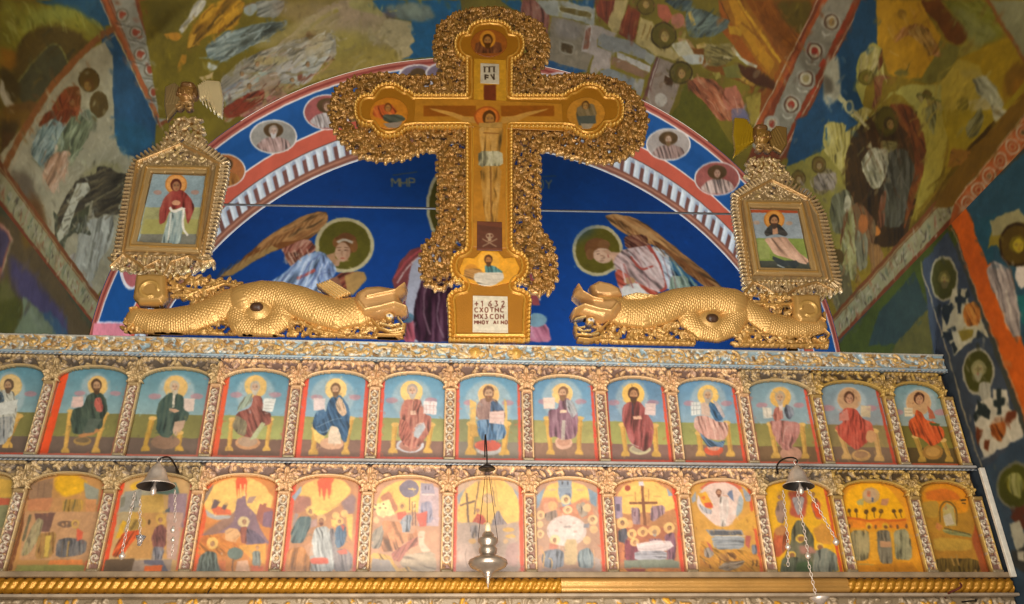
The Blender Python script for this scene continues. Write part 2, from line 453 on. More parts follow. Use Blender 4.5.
# ---- crown: angels over the cloud, heap of the fallen
v.draw(ZD, '''
p 6a5a10 0,0 860,0 900,90 700,300 420,440 430,604 100,604
p 5c5010~4 30,0 320,0 230,150 130,200 60,120
f 9c6a14 c98f20 24 -60,70 390,0 540,0 520,80 480,150 350,180 270,240 240,260 250,180 300,90
f a8a090 d0c8b4 14 -60,80 290,0 340,0 330,50 270,100 215,175 195,155 250,80
p c07f20 120,175 190,165 220,180 190,205 140,200
p b57a1c 215,280 240,285 235,320 190,355 195,325
p b88428 265,170 290,175 265,240 245,250 250,210
f 6f7c78 9fa79c 16 90,-40 330,240 420,170 560,130 680,110 750,105 755,125 640,210 520,250 420,320 350,300
f 5a625c 98a29c 18 90,-50 560,130 740,110 750,130 600,220 430,320 400,330 470,240
p b8bab0~1 350,310 380,330 400,345 370,370 345,340
p bca070 300,400 380,370 370,395 320,418
p 9aa09a~1 530,30 590,10 610,40 570,85 535,70
s 6a3c20/.7 6 520,45 560,15 620,15
f 808078 aaa698 20 60,-30 590,0 740,0 740,40 700,90 590,90 600,50
''')
v.draw((0, 0, 1), '''
f 8a7858 a08a64 40 200,-70 225,105 215,86 260,60 330,0 380,0 392,30 405,40 420,52 400,62 330,75 250,108 225,125
p 8f7a30/.8~6 330,32 410,52 400,62 340,74 300,86 280,90
p 90803c/.7~6 300,20 380,36 340,60 290,70
p 9a7f68/.6~8 270,0 380,0 385,20 330,30 280,20
''')
v.draw(ZD, '''
f 8f8676 b3a894 16 90,-50 400,420 500,320 640,250 830,190 1000,160 1010,300 850,330 700,400 560,470 430,540
f 9a988c c0bdb0 14 80,-40 430,470 600,380 780,340 880,290 960,190 1000,210 960,300 870,420 820,440 780,430 700,430 560,480 430,560
f 8e3020 5e2a18 16 70,-50 430,550 560,470 640,450 640,500 580,560 500,604 430,604
f a8605a b89078 12 80,-40 500,600 620,520 700,460 760,480 720,520 640,560 580,604
p 8a8f9a~3 420,460 540,400 580,420 450,500
s 8c7a34 18 850,190 900,110 1010,50
e 5a3414 900 185 52 30 15
e a59268 925 180 24 24
s c5baa0 7 905,165 925,190 950,165 940,195
e 9aa69a~2 620 390 34 28
e 6e2c1c/.8~1 820 390 14 26
e 6a5040/.7~1 690 470 36 22
e a08a58/.8~2 640 310 60 24
e b4a472/.7~2 720 310 50 22
p 7f6a40/.7~3 860,200 1000,60 1020,100 900,260
s 5f5a50/.6 5 900,320 970,315 960,330
s 6f685c/.6 5 760,430 800,440
''')
v.draw(ZE, '''
p 0f4a74 370,0 820,0 830,60 720,120 700,180 720,290 520,305 560,290 580,270 560,230 590,210 560,170 570,110 420,60
p 8f8450~2 250,0 370,0 420,60 430,90 350,60 250,40
p 9a8a64~1 350,120 400,210 350,210
p a3916a~1 440,90 570,110 565,170 590,210 560,240 580,275 520,300 470,240 390,190
p 5b6660~3 440,30 540,10 660,20 700,90 640,110 560,110 440,80
p 7a8678/.7~3 510,20 600,20 640,70 560,90
p 4a3a50/.6~3 420,50 480,55 500,90 450,100
s 8a8654/.8 10 460,60 500,50
s 55482a/.6 10 840,10 830,60
''')
# ---- right crown: city walls, seated group
v.draw(ZF, '''
p 0f4468 0,0 100,0 140,60 100,60 60,40
f 7a4038 95685a 16 20,90 100,0 190,0 260,70 230,290 180,310 120,200
p 8c8c84 180,0 340,0 490,40 480,130 420,110 280,80 240,70
p 123f66 350,0 490,0 480,45 420,30 360,10
p 5a4a20 305,40 320,30 470,65 460,95 310,60
s b0ae9c/.8 5 300,28 475,62 470,98 305,62 300,28
p 75695a 265,80 440,120 430,260 480,270 440,375 240,310 250,200
p 7a706a~4 280,90 430,130 400,200 290,190
p 40301c 315,215 375,235 370,275 310,260
s 9c9282/.9 5 305,207 383,228 378,285 302,268 305,207
p 14406e 190,320 250,310 440,365 380,380 320,370 240,350
p a34a30 160,335 330,375 290,400 150,370
p 9b8c84 440,125 480,125 600,170 585,195 520,175 495,200 500,240 575,270 565,360 520,350 490,385 460,375 480,280 415,265
p 7a4a3c 440,150 470,135 450,250 425,255
s b5aca0/.9 5 445,130 475,125 455,258 420,262
p 7b7a78 500,190 530,170 590,190 680,215 750,260 740,305 620,265 580,270 530,250 500,230
p b0a8a0 600,265 770,340 765,375 600,295
p 7d5c48 580,290 600,295 760,375 740,400 600,350 570,330
p 75787a 510,360 560,350 690,400 690,450 670,480 600,430 520,385
p 8f8a84 690,400 740,405 720,500 690,470
p 64281c 490,0 590,0 590,20 550,125 500,80
s 8a3c24/.7 6 520,0 530,90
s 3c1a12/.7 5 545,0 545,110
s 8a3c24/.7 6 570,0 560,90
p a48e5c 590,0 660,0 610,150 590,170 550,130
p 6a2a18 660,20 720,70 690,200 670,215 605,170 620,120
s 8f4024/.8 6 650,50 630,170
s 3c1a12/.7 5 675,60 655,190
s 8f4024/.8 6 700,80 680,190
p a8925c 720,90 780,110 870,240 970,330 1000,440 900,310 800,280 690,220
s 6a4a1c/.8 7 745,120 725,200
s 6a4a1c/.8 7 775,130 750,210
p 8f8f86 745,265 800,285 770,335 740,310
p 5a3432 800,285 820,300 745,530 725,525
p 86746a 820,295 930,340 920,440 860,600 740,540
s a89a90/.9 6 815,290 740,520 860,600
e b8b0a4/.8~1 825 510 32 36
p 38200c 845,385 890,410 880,445 838,425
s a89a8c/.8 4 838,380 895,405 885,450
''')
v.draw(ZG, '''
p 6c3c10 240,240 330,250 500,380 600,440 560,500 620,480 690,500 720,604 600,604 560,440 330,350
p 7a3a10 0,0 0,0 1,1
p 8a4410 400,0 830,0 920,0 660,604 610,604 620,480 690,400 560,340 420,160
p 8c5412 420,0 540,0 640,160 720,320 680,410 620,350 520,200 460,110
p a87016 450,0 490,0 600,190 690,320 665,380 580,270 500,130
s c08a20 14 500,0 560,90 640,200 720,320
s 4a2a0e 6 410,0 460,110
p 7e4210 540,0 700,0 760,120 830,250 780,330 720,300 640,150
s 5a2e10/.8 6 690,20 760,130 840,240
e 96500e/.8~2 750 210 30 14
e 8a4a10/.7~2 640 50 20 10
p 50400e~3 690,0 900,0 830,190 740,110
p 3c1c0c~2 470,320 600,350 700,420 690,460 560,430
p 7a3c14~2 600,450 700,460 690,604 610,604
f 4a5656 66746c 16 50,-60 240,40 330,50 400,90 460,100 450,150 360,190 250,190 230,110
f 2f3c44 4f5c58 12 40,-40 110,0 270,0 260,50 200,60
p a0503c 90,20 140,30 170,80 140,120 90,80
e a86452 195 105 34 38
s b8984c 22 255,60 275,130
p a07a50 190,190 250,200 280,250 200,230
f 6a5c30 8c7c4c 12 60,20 330,230 480,220 500,290 420,340 340,340 330,280
p a9a9a0 200,280 330,280 320,330 250,330
p b5ac90 160,230 230,200 280,280 200,290
p c09a5c 285,230 330,215 340,240 290,250
f 9c5236 b87858 16 40,60 240,420 300,390 380,410 430,460 520,490 540,560 460,604 380,600 330,520
p a8604c 420,500 440,450 490,440 520,490 500,560 440,570
f a07228 b89040 12 40,-40 480,360 600,440 580,450 500,400
p 8f6a24 540,500 620,480 610,604 560,604
p 4f4a64~2 470,560 540,560 560,604 480,604
s b8b4a0 16 470,240 520,310 600,345
p 96863c 370,370 410,365 415,400 385,410
p a8781c 450,130 520,150 520,180 460,180
p 64602c 420,340 500,330 520,400 440,400
H 4f4410 2e2208 122 180 62
h 5a4418 9a8048 - 125 185 36 .2
H 4f4410 2e2208 208 372 56
h 5a4418 a07c48 - 210 375 34 .2
H 5a4a14 3a2c0c 30 30 44
h 5a4418 a08048 - 30 20 30 0
p 4a4a08 240,480 330,510 400,604 150,604 200,530
''')
v.draw(ZG, '''
p 4c4a0c 175,604 225,440 250,430 380,604 500,780 480,830 330,760 160,640
f 9c5236 b87858 16 40,60 240,420 300,390 380,410 430,460 540,560 470,620 400,620 330,520 250,460
p a8604c 420,500 440,450 490,440 520,490 500,560 440,570
p 64607c/.8~1 460,560 540,550 570,640 480,640
p 8f7a30 540,500 620,470 610,640 570,640
''')
# ---- band of vine scrolls along the right haunch
v.draw((0, 0, 1), '''
p 6c2e18 824,-20 868,-20 862,10 790,158 745,165
s b8a088/.9 1.2 824,-12 752,132
s b8a088/.9 1.2 867,-8 780,158
p 6c2c16 828,-4 840,-20 862,-20 856,0 788,138 770,145 762,120
p 7c7668 829,-14 862,-14 787,140 764,136
s 7c2c14 4 859,-6 784,146
s 9a4420 4 826,-2 756,130
''')
v.draw(ZG, ''.join('''
e 948e80 %d %d 50 54 -60
e 4c3428 %d %d 40 43
e b4a88c %d %d 31 34
e %s %d %d 17 21
s b8b2a0/.9 9 %d,%d %d,%d %d,%d
s 9c2c18/.9 16 %d,%d %d,%d
''' % (x, y, x, y, x, y, c, x, y, x-46, y+46, x-30, y+70, x+8, y+62, x+26, y+76, x+50, y+40) for x, y, c in ((980, 115, '8a6a3c'), (895, 262, '8c2418'), (850, 405, '8a7a50'), (775, 535, '8c2c20'))))
v.draw(ZM, ''.join('''
e 948e80 %d %d 17 18
e b4a88c %d %d 11 12
e 8c2c20 %d %d 6 8
''' % (x, y, x, y, x, y) for x, y in ((150, 92), (125, 130))))
# ---- right web: nativity scene
v.draw((0, 0, 1), '''
p 143a5e 868,-10 880,-10 876,45 862,45 872,60 850,90 835,130 785,170 800,130
p 7c6618 876,-20 1100,-20 1100,80 955,215 840,345 832,330 800,230 790,180 830,130 850,90 868,60
''')
v.draw(ZH, '''
p 123a5e 190,0 270,0 275,230 220,260 165,400 160,440 200,540 230,604 100,604 60,520 0,540 80,260
p b08018 270,0 500,0 530,80 600,180 560,300 500,400 440,400 330,380 300,260 275,230
p c08c20/.5~4 300,0 380,0 340,120 300,260 280,120
p 5c300e 500,0 590,0 700,120 740,170 720,220 670,230 620,200 590,120 520,60
p 6a691c~2 600,0 840,0 930,180 830,230 740,180 700,110
p 7c8050/.7~3 640,20 760,60 800,110 900,170 760,260 730,180
p 6a6428 440,410 500,400 560,300 590,210 700,240 680,300 620,400 540,430
p 8b7f30~2 690,240 730,200 820,260 690,300
p 94760f 690,300 940,190 1024,320 1024,604 560,604 600,430
p a58f30 560,430 620,400 690,300 800,330 820,420 740,604 560,604
p 6c4a10~3 980,310 1060,340 1060,604 960,500 910,470 930,380
p 8f5a0c/.7~4 960,420 1030,400 1030,520 980,500
p 7c7c5c 840,0 1100,0 1100,300 1020,280 900,100
s 7a4820 18 830,-10 900,100 1040,320
p a09848 250,215 300,250 310,390 240,390 210,460 190,604 230,604 260,560 400,440 600,430 600,604 480,604 470,560 400,490 340,470 240,604 140,620 200,540 160,440 165,340 190,270 220,270
f a89c58 c4b888 18 -20,90 190,270 215,250 240,215 270,250 305,250 280,380 200,400 165,430
p 5a2c14 300,250 305,320 280,370 270,330
H 68601c 40330c 215 395 38
h 5c4c18 8c7430 - 215 400 26 .3
f 7a4428 9a6c48 12 30,80 250,395 310,385 355,400 300,410 290,500 260,560 240,550 260,480
s 6a3c20/.8 8 250,410 290,470 265,540
f 8d5c28 b07a50 12 -40,60 350,200 400,140 480,120 540,150 590,250 600,290 540,280 490,200 420,180 370,220
f 987030 b89860 12 30,60 420,160 480,130 560,180 550,300 500,230
e 78581c 400 75 24 26
h 6a4818 93702c - 405 80 20 .5
s 7a4814/.8 12 460,100 500,50
s 4c4824/.8 8 360,370 420,370 440,320
e 5f5c2c/.8~1 400 370 34 20
H 70641c 5a4a14 710 535 30 36
p a09460 740,520 820,490 880,604 760,604
f 8c8c70 b4b494 14 50,80 750,400 820,380 880,450 960,604 900,640 850,540 780,470
p 9c8a40/.8~2 690,360 780,350 820,390 720,400
f 7c6c34 9a8c58 12 10,60 470,480 540,460 560,500 600,520 600,604 520,604 500,540
e 564618 530 485 26 28
s 44501c/.8 8 480,480 600,520
''')
v.draw(ZI, '''
p 9c8c34 500,0 620,0 640,60 610,300 560,420 470,520 440,604 430,560 480,440 520,190 480,20
p 8d7714 600,0 900,0 1024,-140 1024,60 700,470 560,640 420,640 450,560 600,460 640,180
f 69480c 5c400c 30 -80,80 1024,-80 1024,20 830,260 660,480 500,720 380,720 560,440 720,200
p 58450a~3 640,310 800,200 860,180 680,440 600,604 380,760 420,604 580,440
p 857528 -20,60 80,40 130,60 110,200 110,390 100,440 40,450 -60,560 -120,400
f a8984c c0b478 16 -6,90 0,70 60,40 140,20 200,-20 250,0 150,130 110,240 100,420 30,440 0,480
f 2f1e08 3a2208 30 10,90 300,0 480,0 470,60 500,130 527,190 510,300 480,440 410,700 260,700 190,600 110,440 108,240 150,120 250,20
f 6a3010 7d4418 16 30,90 330,-30 440,-30 490,60 527,190 505,330 470,440 400,640 440,400 470,250 440,130 360,40
f 3d3c30 50504a 22 6,90 330,190 420,200 470,300 440,420 400,600 300,600 290,500 320,330
f 6a3a20 84584a 16 10,90 290,440 320,400 310,604 270,604
e 3c3408 320 60 62 75
e 504408/.6 322 60 50 62
h 2a1c08 8a6a34 - 335 75 34 .6
f 7a6c38 8f8850 12 60,10 290,150 360,160 400,180 330,220 290,210
f a09a7c c4bca0 16 20,60 240,190 325,200 330,270 318,330 290,390 245,405 200,320 190,260
p 9a8c68 215,190 240,160 250,200
s 6a6448/.6 6 205,320 300,325
s 585030/.7 8 205,190 170,240
f 64644c 8f8c68 14 20,70 60,450 120,440 150,500 130,604 60,620 40,540
e bcb484 130 470 22 40
e c0702c 250 620 40 30
f 5f5c38 84805a 14 -40,70 720,90 800,-20 820,40 790,130 740,140
f a09a78 b8b494 12 60,40 850,-40 980,20 900,90 870,60
f 8c5c20 7c5418 16 60,20 650,190 760,210 740,270 640,300 640,240
p a89c44 480,0 520,-60 560,60 540,130 500,110
f 64643c 8f8c60 10 20,80 490,0 580,-40 570,100 560,130 530,80
s ac9458/.9 10 150,0 215,90
s d8d098/.8 4 155,-5 225,85
''')
v.draw(ZH, '''
s c4bc88 26 70,490 110,530 130,570
e b4ac7c 130 545 26 36
e 2c5068 130 545 14 24
s c4bc88/.9 12 150,580 230,660
p a7a38c~2 0,330 70,280 85,400 80,510 0,545
p 5f584c~3 0,380 40,400 50,470 0,500
''')
v.draw(ZM, '''
p 123a5e 205,80 240,70 300,60 330,90 250,150 190,180 180,160
p 857a34 180,180 260,150 300,200 310,260 300,330 290,360 250,300 200,250
f 9a8c44 b0a468 6 6,30 258,90 305,88 300,140 270,165 255,130
s 1f4a66/.8 3 262,100 264,125
f 7a6a44 9a8c6c 5 10,30 240,200 270,180 290,210 260,240 235,235
H 655020 3c2c0c 205 205 14 17
h 5a3c18 a08858 - 206 208 10 0
H 655020 3c2c0c 248 178 14 17
h 5a3c18 a08858 - 249 180 10 0
f 86786a a8988c 5 20,20 185,225 225,225 235,250 200,245
f 8f8070 b0a090 5 10,20 235,200 285,190 280,230 240,230
f 5c5c44 85846a 6 6,30 275,240 310,225 330,280 310,320 280,320 270,280
e b8b090 308 260 9 20
f 7c4c2c 6a5a40 6 8,30 300,280 330,250 370,300 360,350 330,400 290,350
f 8c8850 a8a478 7 4,30 290,360 315,250 330,330 325,420 300,410
f 6c6a54 8a8870 6 4,30 320,310 350,320 350,390 330,400
e a86030 340 300 10 20
f 9a6c3c 806040 6 2,30 350,340 372,340 385,370 360,420
f 5c5438 746c50 8 4,40 260,350 310,400 320,450 290,500 265,420
e 4f3c18 287 370 13 18
''')
D = ['5c5448', '3f3a34', '4c4438']; Lt = ['c8c0ac', 'b8ac94', 'd0c8b8']
v.draw(ZD, '''
p a89468/.6~4 560,240 760,130 900,60 1010,60 1010,150 830,190 640,250
p b8a888/.7~1 860,200 960,180 1000,230 900,300 840,280
p a8a098/.7~1 700,330 820,290 840,360 740,420 690,400
p 9c7c64/.7~1 600,400 700,360 720,430 640,480
p c0b8a8/.7~1 450,470 560,400 590,420 480,520
p b07c68/.7~1 720,500 800,470 820,500 760,540
''')
v.scribble(ZD, [430,420,500,320,640,250,830,190,1000,160,1010,300,850,330,700,400,560,470,430,540], 70, (80,-45), 60, 6, D+Lt+['a07860', 'b08c70'], .6, 1)
v.scribble(ZD, [330,240,420,170,560,130,750,105,755,125,640,210,520,250,420,320,350,300], 22, (90,-40), 90, 6, ['4c5a5c', 'b8c4c0', '8c9c98', '3f4a4c'], .7, 2)
v.scribble(ZD, [390,0,540,0,520,80,480,150,350,180,270,240,250,180,300,90], 20, (-60,75), 80, 7, ['6c4008', 'c89028', '8a5c10'], .7, 3)
v.scribble(ZD, [500,560,620,450,800,430,960,300,1010,300,860,420,700,520,560,604], 26, (80,-50), 70, 7, ['7c3020', 'b88868', '5c2418', 'c0a088'], .6, 4)
v.scribble((0,0,1), [225,105,260,60,330,0,392,30,410,52,340,76,250,106], 60, (40,-18), 16, 2, ['7a6a44', 'a8986c', '8f7f50', 'b09c7c'], .5, 5, 1)
for x, y in ((600, 330), (700, 455), (780, 410), (560, 440), (860, 330), (640, 520), (520, 380)):
    v.o = ZD; v.head(x, y, 18, '4a3018', 'a07c58', None, .3)
v.scribble(ZA, [300,540,400,440,420,520,400,604,270,600], 14, (-30,85), 60, 6, ['5a2410', 'a05838', '6c3018'], .7, 6)
v.scribble(ZB, [190,110,270,40,330,70,350,120,260,230,210,300,150,210], 16, (-45,80), 80, 6, ['a8b8b4', '4c6060', '8aa09c'], .7, 7)
v.scribble(ZB, [290,180,400,20,480,70,460,130,400,230,360,300], 16, (-30,80), 80, 6, ['9caa88', '3c4838', '7c8a68'], .7, 8)
v.scribble(ZB, [220,230,360,210,350,300,275,440], 12, (-25,80), 70, 6, ['c8a890', '7c5c48', '9a7860'], .7, 9)
v.scribble(ZB, [380,200,480,120,560,140,640,240,560,290,440,300,300,420,280,380], 30, (-60,60), 90, 9, ['a8a288', 'b4ae96', '8a846c'], .35, 10)
v.scribble(ZB, [330,450,490,330,640,330,640,440,570,540,440,600,300,640], 30, (60,-40), 70, 8, ['5c5444', '28241c', '6c6048', '7a7458'], .6, 11)
v.scribble(ZC, [400,0,580,-30,560,150,480,310,400,300,370,200], 24, (-20,90), 90, 9, ['b8bcb4', '84867e', 'a0a49c', '6c6c68'], .5, 12)
v.scribble(ZA, [0,20,260,25,480,110,540,150,420,150,180,130,40,200], 30, (40,60), 70, 7, ['98a050', '5c6018', 'a8a860'], .5, 13)
v.scribble(ZA, [110,200,330,140,470,230,200,470,60,330], 20, (60,-50), 90, 9, ['3c3010', '5c4c20', '2c2c1c'], .5, 14)
v.scribble(ZF, [40,20,190,0,260,70,230,290,120,200], 16, (20,90), 60, 6, ['8c5048', '5c2c28', 'a8746a'], .6, 15)
v.scribble(ZG, [240,420,300,390,430,460,540,560,460,604,330,520], 26, (50,60), 70, 6, ['b87c5c', '6c3424', 'd0987c', '8c4834'], .7, 16)
v.scribble(ZG, [230,110,330,50,460,100,450,150,250,190], 16, (60,-20), 70, 6, ['6c7c74', '2c3838', '7c8c80'], .7, 17)
v.scribble(ZG, [330,230,480,220,500,290,340,340], 14, (60,15), 60, 6, ['9c8c5c', '4c4020', 'b0a078'], .7, 18)
v.scribble(ZG, [500,0,700,0,830,240,720,400,620,300], 22, (50,80), 110, 8, ['9a5414', '5c2c0c', 'a86418'], .45, 19)
v.scribble(ZH, [310,30,500,30,590,250,480,360,330,350], 22, (30,60), 60, 6, ['c89a50', '7c4c18', 'b88848', 'c4a468'], .5, 20)
v.scribble(ZH, [600,0,840,0,930,180,740,180], 24, (60,40), 80, 9, ['7c7c34', '50541c', '8c8c4c'], .5, 21)
v.scribble(ZH, [190,270,270,250,310,390,210,460,165,430], 12, (-20,90), 70, 7, ['c8bc8c', '8c7c44', 'b0a468'], .6, 22)
v.scribble(ZH, [560,430,690,300,820,420,740,604,480,604], 26, (-60,70), 100, 9, ['b8a040', '8c7424', 'a08c34'], .5, 23)
v.scribble(ZI, [150,130,300,0,480,0,527,190,440,440,410,640,190,600,110,400], 26, (10,90), 110, 9, ['5c3418', '201408', '6c4424'], .4, 24)
v.scribble(ZI, [330,190,440,200,440,420,400,600,300,500], 20, (6,90), 90, 7, ['5c5c54', '30302c', '6c685c'], .6, 25)
v.scribble(ZI, [190,260,240,190,330,270,290,390,245,405], 12, (20,60), 50, 6, ['c8c0a8', '807858'], .7, 26)
v.scribble(ZI, [500,0,640,0,560,420,440,604,500,300], 22, (-20,90), 110, 9, ['b0a044', '84741c', 'a49438'], .5, 27)
v.scribble(ZI, [600,300,860,180,680,440,420,680], 20, (-60,70), 110, 10, ['6c540c', '4c3c08', '7c6414'], .5, 28)
v.scribble(ZM, [290,360,300,280,370,300,330,420,300,430,260,500], 30, (10,40), 26, 4, ['a8a478', '5c3c20', '8c6c48', '7c8064'], .6, 29)
v.scribble(ZM, [190,220,280,190,290,230,200,250], 12, (10,20), 18, 3, ['b0a098', '6c5c50'], .6, 30)
# brown border along the arc on the left, separating the two scenes; red transverse borders
v.draw((0, 0, 1), '''
s 7d4820 6.5 -6,192 0,176 35,110 66,68 96,40 115,27
s b09878/.6 1.2 2,186 38,118 70,74 98,46 116,34
''')
# painted springing bands of flowers along both walls (on the lowest metre of the vault)
def edge_pt(side, zoff, y):        # a point on the vault near the springing
    th = zoff
    return None
vv = v.a
def band_uv(u0, u1, c, sgn=0, a=1.):
    i0, i1 = int(u0*(v.w-1)), int(u1*(v.w-1))+1
    vv[:, i0:i1] = vv[:, i0:i1]*(1-a)+hx(c)*a
for s_ in (0, 1):
    def bu(a_, b_, c_):
        if s_: a_, b_ = 1-b_, 1-a_
        band_uv(a_, b_, c_)
    bu(0, .0235, '6c3a1c'); bu(.004, .0185, '8c8a68'); bu(.0, .003, '6c3018'); bu(.0195, .0205, '8c7450')
    for k in range(46):
        y = k/46; u = .0112 if not s_ else 1-.0112
        v.uvmode = True
        c = ['5a4a3a', '8a4a34', '4a5a4a', '3c3430'][k % 4]
        for q in range(7):
            uu = u+rng.normal(0, .0034); y2 = y+rng.normal(0, .006)
            v.ell(uu, y2, .0011, .005, c if q < 4 else 'a8a08c', .85, rot=rng.random()*3)
        v.uvmode = False
v.o = (0, 0, 1)
v.draw(ZI, '''
p 6a4a12 560,500 600,400 1010,-80 1110,-80 690,440 655,500
p a04a1c 640,600 670,470 1100,-60 1160,20 740,560
p b8582c 685,470 1090,-20 1130,30 725,535
s c8ac8c/.9 5 672,472 1090,-35
s c8ac8c/.9 5 730,548 1140,30
s c8ac8c/.9 5 672,472 730,548
'''+''.join('''
e c8b094 %d %d 38 42
e a84c24 %d %d 29 32
e c09068 %d %d 19 20
e %s %d %d 11 12
''' % (x, y, x, y, x, y, c, x, y) for x, y, c in ((735, 478, '9c3c1c'), (790, 408, '9c3c1c'), (845, 335, '3c3c20'), (903, 262, '9c3c1c'), (965, 187, '9c3c1c'), (1020, 115, '3c3c20'))))
VLT.dabs(6000, 5, 5, .28, (0, 60, 1500, 420), jit=.08); VLT.dabs(5000, 2.6, 3, .4, (0, 60, 1500, 420), jit=.14)
VLT.finish(.8, 12, 1, .10, '7c6210', .14)
U, V = np.meshgrid(np.linspace(0, 1, VLT.w), np.linspace(0, 1, VLT.h))
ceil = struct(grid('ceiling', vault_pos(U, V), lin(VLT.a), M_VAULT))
# plain continuation of the vault towards the nave, painted olive
U, V = np.meshgrid(np.linspace(0, 1, 160), np.linspace(-.9, 0, 30))
cc = np.tile(lin(hx('6b5c18')), (30, 160, 1))*(.7+.6*fbm(30, 160, 12, 3))[..., None]
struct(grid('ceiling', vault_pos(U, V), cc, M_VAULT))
# ---------------------------------------------------------------- splayed arch between vault and lunette
TL, TR_ = math.pi*1.02, -math.pi*.02
def arch_pos(U, V):
    th = TL+(TR_-TL)*U
    A = np.stack([(HW-.004)*np.cos(th), np.full_like(th, YN), ZS+(VB_-.004)*np.sin(th)], -1)
    B = np.stack([ACX+AR*np.cos(th), np.full_like(th, YF), ACZ+AR*np.sin(th)], -1)
    return A*(1-V[..., None])+B*V[..., None]
def arch_inv(q):
    q = np.asarray(q, float).reshape(-1, 2); out = []
    gu, gv = np.meshgrid(np.linspace(0, 1, 61), np.linspace(-.2, 1.2, 8)); G = proj(arch_pos(gu, gv))
    for p in q:
        d = ((G-p)**2).sum(-1); k = np.unravel_index(d.argmin(), d.shape); x = np.array([gu[k], gv[k]])
        for _ in range(8):
            f = lambda a: proj(arch_pos(np.array([a[0]]), np.array([a[1]])))[0]
            f0 = f(x); J = np.stack([(f(x+np.array([1e-4, 0]))-f0)/1e-4, (f(x+np.array([0, 1e-4]))-f0)/1e-4], 1)
            x = x-np.linalg.solve(J.T@J+1e-3*np.eye(2), J.T@(f0-p))
        out.append(x)
    return np.array(out)
AC = Canvas(1500, 120, arch_inv, '12467c', 300)
AC.uvmode = True
def aband(v0, v1, c):
    AC.a[int(v0*119):int(v1*119)+1] = hx(c)
aband(0, .085, 'a05a48'); aband(.085, .10, 'd8c8bc'); aband(.035, .055, '7a3026')
aband(.52, .535, 'd8c8bc'); aband(.535, .69, 'b4513a'); aband(.69, .70, '3c2a24'); aband(.70, .90, 'b8bcbc')
aband(.90, .985, '7a4a38'); aband(.93, .945, 'a06a50'); aband(.985, 1., 'c8c4c0')
for k in range(86):
    u = (k+.5)/86
    AC.poly([u-.0022, .745, u+.0022, .745, u+.0022, .90, u-.0022, .90], '6a4238', 1)
    AC.poly([u-.0022, .72, u, .70, u+.0022, .72, u+.0022, .75, u-.0022, .75], '8d94a0', 1)
    AC.poly([u+.0022, .72, u+.0036, .70, u+.0058, .76, u+.0050, .88, u+.0030, .90], 'cfd2d2', .8)
    AC.poly([u-.0040, .72, u-.0030, .70, u-.0022, .74, u-.0022, .89, u-.0034, .88], '8a93a2', .7)
AC.uvmode = False
def medal(o, x, y, rx, ry, bg, hair, skin, beard, robe, light):
    AC.o = o
    AC.ell(x, y, rx, ry, 'd2c4b8'); AC.ell(x, y, rx*.94, ry*.94, bg)
    AC.poly([x-rx*.75, y+ry*.55, x-rx*.45, y+ry*.15, x-rx*.1, y, x+rx*.2, y, x+rx*.6, y+ry*.2, x+rx*.75, y+ry*.55, x+rx*.35, y+ry*.88, x-rx*.35, y+ry*.88], robe, fold=(light, 12, 8, 30))
    AC.ell(x, y-ry*.38, rx*.42, ry*.42, '4a3418')
    AC.head(x, y-ry*.32, rx*.25, hair, skin, beard, .1)
SA, SB = (200, 80, 5.12), (600, 80, 5.12)
medal(SA, 376, 290, 122, 88, '8a8478', '8a7a6a', 'b09684', 'b4aca4', '9a7c70', 'b89a90')
medal(SA, 650, 165, 122, 92, '8d4a44', '5a3c28', 'a88468', None, '9a8c84', 'c8c0b8')
medal(SA, 120, 465, 115, 88, '9a5a2c', '4a3010', '8a6030', None, '8a5420', 'a87434')
medal(SB, 350, 330, 115, 84, '9c8f84', '5c4020', 'a88c74', '6a5030', '8c7064', 'a89084')
medal(SB, 600, 505, 118, 88, '8d4c42', '4f3418', 'a8826a', None, 'b09484', 'ccb4a4')
for p in ((418, 76), (445, 74), (560, 84), (780, 262)):
    AC.o = (0, 0, 1); AC.ell(p[0], p[1], 20, 12, 'c8bcb4'); AC.ell(p[0], p[1], 18, 10.5, '6a5a64'); AC.ell(p[0], p[1]-2, 8, 6, '4a3418')
AC.draw((0, 0, 1), '''
e d2c8c4 131 264 12 26
e a85a58 132 264 10 23
''')
AC.draw((0, 0, 1), '''
p cc7880 94,323 131,324 131,340 92,338
s e0d0d4 1.4 97,322.5 132,323
''')
AC.finish(.25, 10, 1, .05)
U, V = np.meshgrid(np.linspace(0, 1, AC.w), np.linspace(0, 1, AC.h))
struct(grid('trim_1', arch_pos(U, V), lin(AC.a), M_FRESCO))
